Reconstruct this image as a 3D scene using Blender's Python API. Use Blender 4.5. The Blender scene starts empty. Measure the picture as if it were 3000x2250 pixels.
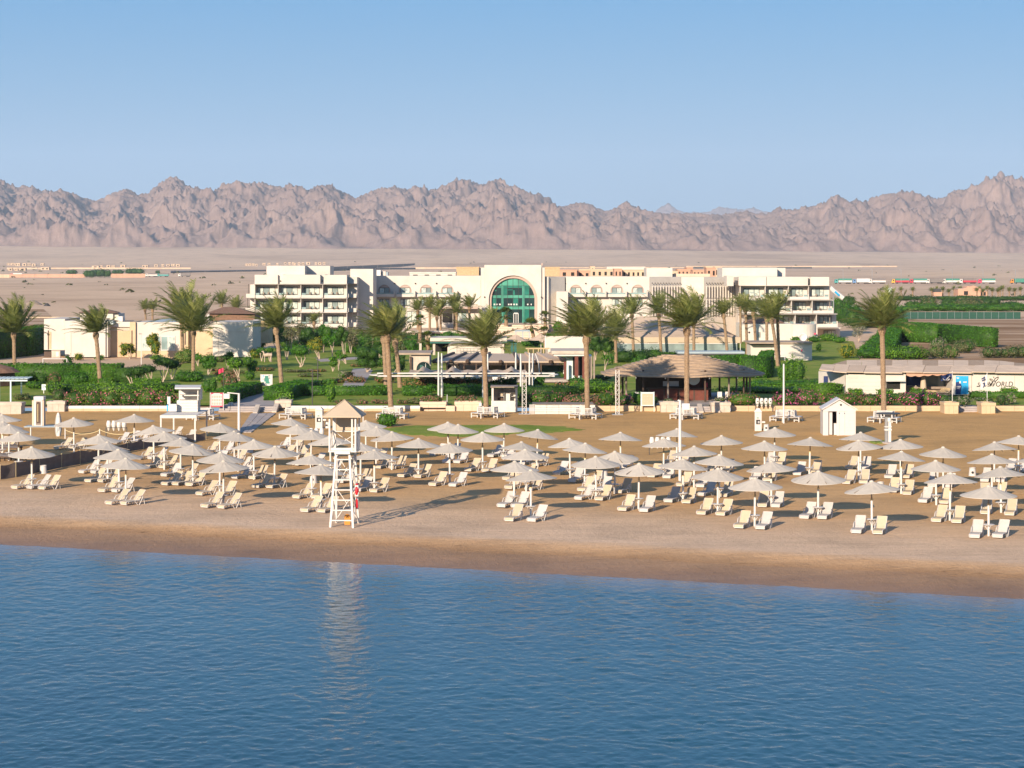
import bpy, math, random
import numpy as np
from mathutils import Vector, Matrix
C = bpy.context.scene.collection
R = math.radians
# ------------------------------------------------------------------ camera, sky, sun, exposure
F, HZ, CX, H = 6067.0, 780.0, 1500.0, 14.0      # focal length and horizon of the 3000 px wide photograph, camera height
sc = bpy.context.scene
cam = bpy.data.cameras.new('camera'); cam_o = bpy.data.objects.new('camera', cam); C.objects.link(cam_o)
cam_o.location = (0, 0, H); cam_o.rotation_euler = (R(90), 0, 0)
cam.sensor_width = 36; cam.lens = F * 36 / 3000
cam.shift_y = -(1125 - HZ) / 3000; cam.clip_start = 1; cam.clip_end = 60000
sc.camera = cam_o
SUN_EL, SUN_ROT = R(18.5), R(204.3)
w = bpy.data.worlds.new('World'); sc.world = w; w.use_nodes = True
nt = w.node_tree; nt.nodes.clear()
sky = nt.nodes.new('ShaderNodeTexSky'); sky.sky_type = 'NISHITA'; sky.sun_disc = False
sky.sun_elevation = SUN_EL; sky.sun_rotation = SUN_ROT; sky.altitude = 0
sky.air_density = 1.0; sky.dust_density = 0.25; sky.ozone_density = 4.0
bg = nt.nodes.new('ShaderNodeBackground'); bg.inputs['Strength'].default_value = 0.10
wo = nt.nodes.new('ShaderNodeOutputWorld')
# a pale band of dust haze hangs along the whole horizon
_tc = nt.nodes.new('ShaderNodeTexCoord'); _sx = nt.nodes.new('ShaderNodeSeparateXYZ'); nt.links.new(_tc.outputs['Generated'], _sx.inputs[0])
_rp = nt.nodes.new('ShaderNodeValToRGB'); nt.links.new(_sx.outputs['Z'], _rp.inputs[0])
for _i, (_p, _v) in enumerate(((0.0, 0.95), (0.13, 0.90), (0.35, 0.35), (0.7, 0.0))):
    _e = _rp.color_ramp.elements[_i] if _i < 2 else _rp.color_ramp.elements.new(_p); _e.position = _p; _e.color = (_v, _v, _v, 1)
_mx = nt.nodes.new('ShaderNodeMix'); _mx.data_type = 'RGBA'; nt.links.new(_rp.outputs[0], _mx.inputs[0]); nt.links.new(sky.outputs[0], _mx.inputs[6])
_r2 = nt.nodes.new('ShaderNodeValToRGB'); nt.links.new(_sx.outputs['Z'], _r2.inputs[0])
for _i, (_p, _v) in enumerate(((0.0, (1.26,1.93,2.74)), (0.04, (1.05,1.80,2.78)), (0.085, (0.66,1.64,2.88)), (0.135, (0.24,1.36,2.85)), (0.5, (0.25,1.05,2.6)))):
    _e = _r2.color_ramp.elements[_i] if _i < 2 else _r2.color_ramp.elements.new(_p); _e.position = _p; _e.color = (*_v, 1)
nt.links.new(_r2.outputs[0], _mx.inputs[7])
nt.links.new(_mx.outputs[2], bg.inputs[0]); nt.links.new(bg.outputs[0], wo.inputs[0])
sl = bpy.data.lights.new('sun', 'SUN'); sl.energy = 4.2; sl.angle = R(0.53); sl.color = (1.0, 0.83, 0.64)
so = bpy.data.objects.new('sun', sl); C.objects.link(so)
_d = Vector((-math.sin(SUN_ROT) * math.cos(SUN_EL), -math.cos(SUN_ROT) * math.cos(SUN_EL), -math.sin(SUN_EL)))
so.rotation_euler = _d.to_track_quat('-Z', 'Y').to_euler(); so.location = (-200, -300, 200)
sc.view_settings.view_transform = 'Standard'; sc.view_settings.look = 'None'
sc.view_settings.gamma = 1; sc.view_settings.use_curve_mapping = False
sc.view_settings.exposure = 1.2
sc.cycles.max_bounces = 6; sc.cycles.volume_bounces = 0
sc.cycles.use_denoising = True

# ------------------------------------------------------------------ helpers
def GY(py, g=0.0): return F * (H - g) / (py - HZ)                   # distance of a ground point of height g
def PX(px, Y): return (px - CX) * Y / F
def PZ(py, Y): return H - (py - HZ) * Y / F
def G(px, py, g=0.0):
    Y = GY(py, g); return Vector((PX(px, Y), Y, g))
def P(px, py, Y): return Vector((PX(px, Y), Y, PZ(py, Y)))

class MB:
    def __init__(s): s.v = []; s.f = []; s.m = []; s.cm = 0
    def mat(s, i): s.cm = i; return s
    def add(s, vs, fs):
        n = len(s.v); s.v += [tuple(p) for p in vs]
        for f in fs: s.f.append(tuple(i + n for i in f)); s.m.append(s.cm)
        return s
    def box(s, x0, x1, y0, y1, z0, z1):
        return s.add([(x0,y0,z0),(x1,y0,z0),(x1,y1,z0),(x0,y1,z0),(x0,y0,z1),(x1,y0,z1),(x1,y1,z1),(x0,y1,z1)],
                     [(0,3,2,1),(4,5,6,7),(0,1,5,4),(1,2,6,5),(2,3,7,6),(3,0,4,7)])
    def obox(s, c, sx, sy, sz, rz=0.0):
        c = Vector(c); ca, sa = math.cos(rz), math.sin(rz); vs = []
        for z in (-sz/2, sz/2):
            for x, y in ((-sx/2,-sy/2),(sx/2,-sy/2),(sx/2,sy/2),(-sx/2,sy/2)):
                vs.append((c.x + x*ca - y*sa, c.y + x*sa + y*ca, c.z + z))
        return s.add(vs, [(0,3,2,1),(4,5,6,7),(0,1,5,4),(1,2,6,5),(2,3,7,6),(3,0,4,7)])
    def bar(s, a, b, wd, ht=None, up=(0,0,1)):
        a, b = Vector(a), Vector(b); ht = ht or wd; d = (b - a).normalized()
        up = Vector(up)
        if abs(d.dot(up)) > 0.98: up = Vector((0,1,0))
        r = d.cross(up).normalized() * wd / 2; u = r.cross(d).normalized() * ht / 2
        vs = [a-r-u, a+r-u, a+r+u, a-r+u, b-r-u, b+r-u, b+r+u, b-r+u]
        return s.add(vs, [(0,1,2,3),(7,6,5,4),(1,0,4,5),(2,1,5,6),(3,2,6,7),(0,3,7,4)])
    def tube(s, pts, r, n=6, cap=True):
        pts = [Vector(p) for p in pts]; rs = r if isinstance(r, (list, tuple)) else [r] * len(pts)
        vs = []; fs = []; ref = None
        for i, p in enumerate(pts):
            d = (pts[min(i+1, len(pts)-1)] - pts[max(i-1, 0)]).normalized()
            if ref is None: ref = Vector((1,0,0)) if abs(d.x) < 0.9 else Vector((0,1,0))
            a = (ref - d * ref.dot(d)).normalized(); b = d.cross(a); ref = a
            for k in range(n):
                t = 2 * math.pi * k / n; vs.append(p + (a * math.cos(t) + b * math.sin(t)) * rs[i])
        for i in range(len(pts) - 1):
            for k in range(n):
                k2 = (k + 1) % n; fs.append((i*n+k, i*n+k2, (i+1)*n+k2, (i+1)*n+k))
        if cap: fs.append(tuple(range(n-1, -1, -1))); fs.append(tuple(range((len(pts)-1)*n, len(pts)*n)))
        return s.add(vs, fs)
    def lathe(s, prof, c=(0,0,0), n=16, cap=True):
        c = Vector(c); vs = []; fs = []
        for r, z in prof:
            for k in range(n):
                t = 2*math.pi*k/n; vs.append((c.x + r*math.cos(t), c.y + r*math.sin(t), c.z + z))
        for i in range(len(prof)-1):
            for k in range(n):
                k2 = (k+1) % n; fs.append((i*n+k, i*n+k2, (i+1)*n+k2, (i+1)*n+k))
        if cap: fs.append(tuple(range(n-1,-1,-1))); fs.append(tuple(range((len(prof)-1)*n, len(prof)*n)))
        return s.add(vs, fs)
    def prism(s, poly, a, b, axis='y'):
        # polygon in (x,z) extruded along y, or in (x,y) extruded along z, or (y,z) along x
        n = len(poly)
        def mk(p, q): return (p[0], q, p[1]) if axis == 'y' else ((p[0], p[1], q) if axis == 'z' else (q, p[0], p[1]))
        vs = [mk(p, a) for p in poly] + [mk(p, b) for p in poly]
        fs = [tuple(range(n-1,-1,-1)), tuple(range(n, 2*n))] + [(i, (i+1) % n, n + (i+1) % n, n + i) for i in range(n)]
        if axis == 'y': fs = [tuple(reversed(f)) for f in fs]
        return s.add(vs, fs)
    def torus(s, c, R0, r, n=20, m=8, axis='y'):
        vs = []; fs = []
        for i in range(n):
            a = 2*math.pi*i/n
            for j in range(m):
                b = 2*math.pi*j/m; q = R0 + r*math.cos(b); h = r*math.sin(b)
                p = {'y': (q*math.cos(a), h, q*math.sin(a)), 'x': (h, q*math.cos(a), q*math.sin(a)), 'z': (q*math.cos(a), q*math.sin(a), h)}[axis]
                vs.append((c[0]+p[0], c[1]+p[1], c[2]+p[2]))
        for i in range(n):
            for j in range(m):
                fs.append((i*m+j, ((i+1)%n)*m+j, ((i+1)%n)*m+(j+1)%m, i*m+(j+1)%m))
        return s.add(vs, fs)
    def mesh(s, name, mats, off=(0,0,0), smooth=False):
        me = bpy.data.meshes.new(name)
        v = [(p[0]-off[0], p[1]-off[1], p[2]-off[2]) for p in s.v]
        me.from_pydata(v, [], s.f)
        mats = mats if isinstance(mats, (list, tuple)) else [mats]
        for m in mats: me.materials.append(m)
        if len(mats) > 1: me.polygons.foreach_set('material_index', s.m)
        if smooth: me.polygons.foreach_set('use_smooth', [True] * len(s.f))
        me.update(); return me
    def build(s, name, mats, parent=None, off=None, smooth=False):
        if off is None: off = root_loc(parent) if parent is not None else (0,0,0)
        return link(name, s.mesh(name, mats, off, smooth), parent)

_roots = {}
def root_loc(o):
    while o.parent is not None: o = o.parent
    return tuple(o.location) if o.rotation_euler.z == 0 else (0,0,0)
def link(name, me, parent=None, loc=None):
    o = bpy.data.objects.new(name, me); C.objects.link(o)
    if parent is not None: o.parent = parent
    if loc is not None: o.location = loc
    return o
def npmesh(name, v, f, mats, smooth=False):
    """mesh out of numpy arrays; f is (n,3) or (n,4)"""
    me = bpy.data.meshes.new(name); v = np.asarray(v, np.float32); f = np.asarray(f, np.int32)
    k = f.shape[1]; me.vertices.add(len(v)); me.vertices.foreach_set('co', v.ravel())
    me.loops.add(f.size); me.loops.foreach_set('vertex_index', f.ravel())
    me.polygons.add(len(f)); me.polygons.foreach_set('loop_start', np.arange(0, f.size, k, dtype=np.int32))
    me.polygons.foreach_set('loop_total', np.full(len(f), k, np.int32))
    if smooth: me.polygons.foreach_set('use_smooth', np.ones(len(f), bool))
    for m in (mats if isinstance(mats, (list, tuple)) else [mats]): me.materials.append(m)
    me.update(calc_edges=True); return me
def thing(name, label, cat, loc=(0,0,0), rz=0.0, group=None):
    o = bpy.data.objects.new(name, None); C.objects.link(o); o.location = loc; o.rotation_euler = (0,0,rz)
    o.empty_display_size = 0.2
    return tag(o, label, cat, group)
def tag(o, label=None, cat=None, group=None, kind=None):
    if label: o['label'] = label
    if cat: o['category'] = cat
    if group: o['group'] = group
    if kind: o['kind'] = kind
    return o
def struct(name, me, kind='structure'):
    o = link(name, me); o['kind'] = kind; return o
def kids(o): return [c for c in bpy.data.objects if c.parent == o]
class Proto:
    """a thing's parts, gathered once so that copies need no search"""
    def __init__(s, root): s.root = root; s.ch = [(c, kids(c)) for c in kids(root)]
    def copy(s, loc, rz=0.0, label=None, group=None, scale=None):
        r = s.root.copy(); C.objects.link(r); r.location = loc; r.rotation_euler = (0,0,rz)
        if scale: r.scale = scale
        if label: r['label'] = label
        if group: r['group'] = group
        out = [r]
        for c, gs in s.ch:
            d = c.copy(); C.objects.link(d); d.parent = r; out.append(d)
            for g in gs:
                e = g.copy(); C.objects.link(e); e.parent = d; out.append(e)
        return out
    def drop(s):
        for c, gs in s.ch:
            for g in gs: bpy.data.objects.remove(g)
            bpy.data.objects.remove(c)
        bpy.data.objects.remove(s.root)

# ------------------------------------------------------------------ noise
_rs = np.random.RandomState(7)
_PERM = _rs.permutation(512).astype(np.int64); _PERM = np.concatenate([_PERM, _PERM])
_ANG = _rs.rand(512) * 2 * np.pi; _GX, _GY2 = np.cos(_ANG), np.sin(_ANG)
def perlin(x, y):
    xi = np.floor(x).astype(np.int64); yi = np.floor(y).astype(np.int64); xf = x - xi; yf = y - yi
    u = xf**3*(xf*(xf*6-15)+10); v = yf**3*(yf*(yf*6-15)+10)
    def g(ix, iy, dx, dy):
        h = _PERM[(_PERM[ix & 511] + iy) & 511]; return _GX[h]*dx + _GY2[h]*dy
    a = g(xi, yi, xf, yf); b = g(xi+1, yi, xf-1, yf); c = g(xi, yi+1, xf, yf-1); d = g(xi+1, yi+1, xf-1, yf-1)
    return (a + u*(b-a)) + v*((c + u*(d-c)) - (a + u*(b-a)))
def fbm(x, y, o=5, gain=0.5):
    s = 0; a = 1
    for i in range(o): s = s + a*perlin(x*2**i + 17.3*i, y*2**i - 9.1*i); a *= gain
    return s
def ridged(x, y, o=6, gain=0.5):
    s = 0; a = 1; wgt = 1
    for i in range(o):
        n = 1 - np.abs(perlin(x*2.07**i + 31.7*i, y*2.07**i + 11.9*i))*1.9; n = np.clip(n, 0, 1)**2 * wgt
        s = s + a*n; wgt = np.clip(n*1.8, 0, 1); a *= gain
    return s

# ------------------------------------------------------------------ materials
M = {}
def newmat(name):
    m = bpy.data.materials.new(name); m.use_nodes = True; t = m.node_tree
    return m, t, t.nodes['Principled BSDF']
def N(t, typ, **kw):
    n = t.nodes.new(typ)
    for k, v in kw.items():
        if hasattr(n, k): setattr(n, k, v)
        else: n.inputs[k.replace('_', ' ')].default_value = v
    return n
def ramp(t, src, stops):
    r = t.nodes.new('ShaderNodeValToRGB'); e = r.color_ramp.elements
    while len(e) < len(stops): e.new(0.5)
    for i, (p, c) in enumerate(stops): e[i].position = p; e[i].color = (*c, 1) if len(c) == 3 else c
    t.links.new(src, r.inputs[0]); return r.outputs[0]
def mixc(t, fac, a, b, mode='MIX'):
    n = t.nodes.new('ShaderNodeMix'); n.data_type = 'RGBA'; n.blend_type = mode
    for i, v in ((0, fac), (6, a), (7, b)):
        if hasattr(v, 'is_linked') or hasattr(v, 'links'): t.links.new(v, n.inputs[i])
        else: n.inputs[i].default_value = (*v, 1) if isinstance(v, tuple) and len(v) == 3 else v
    return n.outputs[2]
def noise(t, scale, detail=4, rough=0.6, vec=None, dist=0.0, dim='3D'):
    n = t.nodes.new('ShaderNodeTexNoise'); n.inputs['Scale'].default_value = scale; n.inputs['Detail'].default_value = detail
    n.inputs['Roughness'].default_value = rough; n.inputs['Distortion'].default_value = dist
    if vec is not None: t.links.new(vec, n.inputs['Vector'])
    return n.outputs['Fac']
def coords(t, kind='Object', scale=(1,1,1), rot=(0,0,0)):
    c = t.nodes.new('ShaderNodeTexCoord'); mp = t.nodes.new('ShaderNodeMapping')
    mp.inputs['Scale'].default_value = scale; mp.inputs['Rotation'].default_value = rot
    t.links.new(c.outputs[kind], mp.inputs[0]); return mp.outputs[0]
def bump(t, b, h, strength=0.4, dist=0.02):
    n = t.nodes.new('ShaderNodeBump'); n.inputs['Strength'].default_value = strength; n.inputs['Distance'].default_value = dist
    t.links.new(h, n.inputs['Height']); t.links.new(n.outputs[0], b.inputs['Normal']); return n
def world_pos(t):
    return t.nodes.new('ShaderNodeNewGeometry').outputs['Position']
def basic(name, col, rough=0.6, var=0.12, scale=1.5, bmp=0.0, bscale=20, metal=0.0, spec=0.3, objvar=0.0):
    """plain surface with soft grime variation in world space and a little relief"""
    m, t, b = newmat(name); wp = world_pos(t)
    n = noise(t, scale, 5, 0.65, wp)
    lo = tuple(c*(1-var) for c in col); hi = tuple(min(1, c*(1+var*0.6)) for c in col)
    c = ramp(t, n, [(0.3, lo), (0.7, hi)])
    if objvar:
        oi = t.nodes.new('ShaderNodeObjectInfo')
        c2 = ramp(t, oi.outputs['Random'], [(0, tuple(1-objvar for _ in range(3))), (1, (1,1,1))])
        c = mixc(t, 1.0, c, c2, 'MULTIPLY')
    t.links.new(c, b.inputs['Base Color']); b.inputs['Roughness'].default_value = rough
    b.inputs['Metallic'].default_value = metal; b.inputs['Specular IOR Level'].default_value = spec
    if bmp: bump(t, b, noise(t, bscale, 4, 0.6, wp), bmp, 0.03)
    M[name] = m; return m
def leafmat(name, stops, trans=0.25, clump=0.6, pink=None, pinkamt=0.5):
    """leaves: colour varies leaf by leaf and clump by clump; pink adds coloured bracts in clusters"""
    m, t, b = newmat(name); g = t.nodes.new('ShaderNodeNewGeometry'); oi = t.nodes.new('ShaderNodeObjectInfo')
    n = noise(t, clump, 3, 0.6, g.outputs['Position'])
    ma = N(t, 'ShaderNodeMath', operation='MULTIPLY_ADD'); t.links.new(g.outputs['Random Per Island'], ma.inputs[0])
    ma.inputs[1].default_value = 0.55; 
    mb = N(t, 'ShaderNodeMath', operation='MULTIPLY_ADD'); t.links.new(n, mb.inputs[0]); mb.inputs[1].default_value = 0.9; mb.inputs[2].default_value = -0.28
    t.links.new(mb.outputs[0], ma.inputs[2])
    c = ramp(t, ma.outputs[0], stops)
    if pink:
        n2 = noise(t, clump*1.6, 2, 0.5, g.outputs['Position'])
        mm = N(t, 'ShaderNodeMath', operation='MULTIPLY'); t.links.new(n2, mm.inputs[0])
        rr = N(t, 'ShaderNodeMath', operation='FRACT'); r7 = N(t, 'ShaderNodeMath', operation='MULTIPLY'); r7.inputs[1].default_value = 7.31
        t.links.new(g.outputs['Random Per Island'], r7.inputs[0]); t.links.new(r7.outputs[0], rr.inputs[0]); t.links.new(rr.outputs[0], mm.inputs[1])
        gt = N(t, 'ShaderNodeMath', operation='GREATER_THAN'); t.links.new(mm.outputs[0], gt.inputs[0]); gt.inputs[1].default_value = pinkamt
        pc = ramp(t, g.outputs['Random Per Island'], [(0, pink[0]), (1, pink[1])])
        c = mixc(t, gt.outputs[0], c, pc)
    v = ramp(t, oi.outputs['Random'], [(0, (0.82,0.86,0.8)), (1, (1.12,1.06,1.0))])
    c = mixc(t, 1.0, c, v, 'MULTIPLY')
    t.links.new(c, b.inputs['Base Color']); b.inputs['Roughness'].default_value = 0.55; b.inputs['Specular IOR Level'].default_value = 0.25
    tr = t.nodes.new('ShaderNodeBsdfTranslucent'); t.links.new(c, tr.inputs[0]); mx = t.nodes.new('ShaderNodeMixShader'); mx.inputs[0].default_value = trans
    t.links.new(b.outputs[0], mx.inputs[1]); t.links.new(tr.outputs[0], mx.inputs[2]); t.links.new(mx.outputs[0], t.nodes['Material Output'].inputs[0])
    M[name] = m; return m

basic('white_paint', (0.56,0.535,0.50), 0.5, 0.06, 0.8)
basic('white_plastic', (0.50,0.475,0.45), 0.4, 0.05, 2.0)
basic('white_wood', (0.53,0.505,0.47), 0.55, 0.10, 2.5)
basic('plaster', (0.52,0.475,0.42), 0.85, 0.12, 0.35, 0.08, 6)
basic('plaster_warm', (0.52,0.46,0.39), 0.85, 0.08, 0.3, 0.08, 6)
basic('limestone', (0.50,0.37,0.235), 0.85, 0.14, 0.9, 0.2, 10)
basic('stone_pale', (0.47,0.40,0.33), 0.85, 0.18, 1.6, 0.25, 9)
basic('paving', (0.33,0.29,0.27), 0.85, 0.18, 1.2, 0.2, 12)
basic('beige_wall', (0.58,0.44,0.33), 0.85, 0.10, 0.6, 0.1, 8)
basic('arch_pink', (0.40,0.30,0.25), 0.8, 0.06, 0.5)
basic('dark_frame', (0.035,0.03,0.028), 0.45, 0.15, 2)
basic('dark_wood', (0.075,0.045,0.03), 0.6, 0.3, 2, 0.2, 14)
basic('red_wood', (0.13,0.035,0.022), 0.6, 0.3, 1.5)
basic('orange_wood', (0.42,0.30,0.165), 0.6, 0.2, 2)
basic('wood_grey', (0.24,0.19,0.15), 0.75, 0.25, 3, 0.2, 20)
basic('grey_cushion', (0.13,0.12,0.125), 0.85, 0.15, 2)
basic('steel', (0.42,0.42,0.42), 0.35, 0.1, 2, metal=0.7)
basic('dark_steel', (0.06,0.06,0.06), 0.5, 0.15, 2, metal=0.3)
basic('rope', (0.62,0.50,0.27), 0.8, 0.15, 5)
basic('red', (0.55,0.02,0.03), 0.45, 0.1, 3)
basic('pink_red', (0.62,0.05,0.11), 0.6, 0.08, 3)
basic('orange', (0.50,0.20,0.03), 0.5, 0.1, 3)
basic('navy', (0.015,0.03,0.11), 0.7, 0.1, 3)
basic('cyan', (0.02,0.33,0.60), 0.6, 0.25, 0.8)
basic('black', (0.015,0.015,0.015), 0.6, 0.1, 2)
basic('pale_blue', (0.52,0.60,0.60), 0.6, 0.1, 2)
basic('roof_blue', (0.28,0.34,0.37), 0.55, 0.08, 0.8)
basic('terracotta', (0.46,0.27,0.185), 0.85, 0.14, 0.15)
basic('sandhouse', (0.56,0.42,0.29), 0.9, 0.15, 0.1, objvar=0.2)
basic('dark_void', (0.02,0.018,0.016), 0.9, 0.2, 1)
basic('brown_thatch', (0.20,0.115,0.075), 0.95, 0.3, 3, 0.6, 14)
basic('canvas_tan', (0.47,0.36,0.265), 0.9, 0.08, 0.5, 0.06, 5)
basic('canvas_cream', (0.43,0.345,0.25), 0.85, 0.08, 0.7, 0.05, 6)
basic('curtain', (0.62,0.63,0.56), 0.85, 0.2, 3.0)
basic('green_paint', (0.02,0.10,0.085), 0.5, 0.15, 2)
basic('green_net', (0.02,0.07,0.05), 0.8, 0.15, 2)
basic('tarp_green', (0.05,0.20,0.15), 0.7, 0.15, 0.4)
basic('tarp_grey', (0.17,0.15,0.14), 0.8, 0.15, 0.4)
basic('bark_pale', (0.42,0.33,0.25), 0.9, 0.2, 4, 0.3, 20)
basic('canvas_umbrella', (0.48,0.43,0.36), 0.9, 0.10, 2.2, 0.05, 9, objvar=0.12)
basic('sling_cream', (0.47,0.385,0.27), 0.7, 0.08, 5, objvar=0.12)
basic('sling_white', (0.46,0.43,0.405), 0.7, 0.08, 5, objvar=0.12)
basic('roof_felt', (0.34,0.265,0.20), 0.95, 0.25, 0.6, 0.4, 8)
basic('screen_cloth', (0.15,0.118,0.10), 0.9, 0.25, 1.6, 0.1, 12)
basic('sheet_roof', (0.55,0.425,0.315), 0.9, 0.18, 0.8, 0.3, 8)
basic('soil', (0.19,0.125,0.075), 0.95, 0.3, 0.7, 0.4, 10)
leafmat('leaf_hedge', [(0.0,(0.017,0.064,0.004)), (0.5,(0.050,0.163,0.008)), (1.0,(0.120,0.282,0.015))])
leafmat('leaf_bright', [(0.0,(0.035,0.105,0.006)), (0.5,(0.091,0.218,0.011)), (1.0,(0.211,0.339,0.021))])
leafmat('leaf_dark', [(0.0,(0.012,0.039,0.006)), (0.5,(0.031,0.085,0.010)), (1.0,(0.078,0.155,0.017))])
leafmat('leaf_olive', [(0.0,(0.053,0.060,0.027)), (0.5,(0.128,0.128,0.060)), (1.0,(0.240,0.217,0.112))])
leafmat('leaf_yellow', [(0.0,(0.098,0.110,0.009)), (0.5,(0.234,0.235,0.017)), (1.0,(0.429,0.353,0.034))])
leafmat('leaf_silver', [(0.0,(0.10,0.11,0.07)), (0.5,(0.19,0.19,0.13)), (1.0,(0.30,0.28,0.2))])
leafmat('leaf_bougain', [(0.0,(0.028,0.064,0.006)), (0.5,(0.071,0.127,0.011)), (1.0,(0.168,0.183,0.021))], pink=((0.540,0.105,0.240),(0.390,0.150,0.135)), pinkamt=0.36)
leafmat('leaf_magenta', [(0.0,(0.028,0.064,0.006)), (0.5,(0.071,0.127,0.011)), (1.0,(0.140,0.170,0.021))], pink=((0.630,0.075,0.330),(0.450,0.135,0.210)), pinkamt=0.27)
leafmat('leaf_russet', [(0.0,(0.075,0.075,0.027)), (0.5,(0.195,0.135,0.053)), (1.0,(0.300,0.180,0.090))], pink=((0.450,0.150,0.105),(0.330,0.165,0.090)), pinkamt=0.36)
leafmat('leaf_rose', [(0.0,(0.10,0.06,0.03)), (0.5,(0.22,0.12,0.08)), (1.0,(0.34,0.20,0.14))])
leafmat('leaf_palm', [(0.0,(0.085,0.115,0.03)), (0.5,(0.20,0.23,0.065)), (1.0,(0.40,0.38,0.16))], trans=0.4)
leafmat('leaf_fan', [(0.0,(0.03,0.055,0.008)), (0.5,(0.08,0.12,0.016)), (1.0,(0.19,0.19,0.04))], trans=0.2)
# ------------------------------------------------------------------ glass, thatch, trunk, ground materials
def glassmat(name, col, rough=0.06, ior=1.5, var=0.4, trans=0.0):
    m, t, b = newmat(name); n = noise(t, 0.5, 2, 0.5, world_pos(t))
    c = ramp(t, n, [(0.35, tuple(x*(1-var) for x in col)), (0.65, col)])
    t.links.new(c, b.inputs['Base Color']); b.inputs['Roughness'].default_value = rough; b.inputs['IOR'].default_value = ior
    b.inputs['Specular IOR Level'].default_value = 0.6; b.inputs['Transmission Weight'].default_value = trans
    M[name] = m
glassmat('glass_room', (0.24,0.30,0.29)); glassmat('glass_dark', (0.02,0.045,0.045), trans=0.0)
glassmat('glass_teal', (0.03,0.19,0.14)); glassmat('glass_teal_pale', (0.09,0.33,0.24)); glassmat('glass_blue', (0.28,0.38,0.37))
def thatchmat(name, a, b_, rows):
    m, t, b = newmat(name); wp = world_pos(t); n = noise(t, 2.2, 5, 0.7, wp); n2 = noise(t, 18, 3, 0.6, wp)
    c = ramp(t, n, [(0.25, a), (0.75, b_)]); c = mixc(t, 0.35, c, ramp(t, n2, [(0.3,(0.3,0.3,0.3)),(0.7,(1,1,1))]), 'MULTIPLY')
    t.links.new(c, b.inputs['Base Color']); b.inputs['Roughness'].default_value = 0.95; bump(t, b, n2, 0.6, 0.05); M[name] = m
thatchmat('thatch', (0.30,0.21,0.14), (0.45,0.33,0.225), 1)
def trunkmat():
    m, t, b = newmat('palm_trunk'); wp = world_pos(t); n = noise(t, 9, 4, 0.7, wp); n2 = noise(t, 1.2, 3, 0.5, wp)
    c = ramp(t, n, [(0.25,(0.13,0.085,0.05)),(0.6,(0.30,0.205,0.125)),(0.85,(0.42,0.30,0.19))])
    c = mixc(t, 0.3, c, ramp(t, n2, [(0.3,(0.6,0.6,0.6)),(0.7,(1,1,1))]), 'MULTIPLY')
    t.links.new(c, b.inputs['Base Color']); b.inputs['Roughness'].default_value = 0.95; bump(t, b, n, 0.8, 0.05); M['palm_trunk'] = m
trunkmat()

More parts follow.
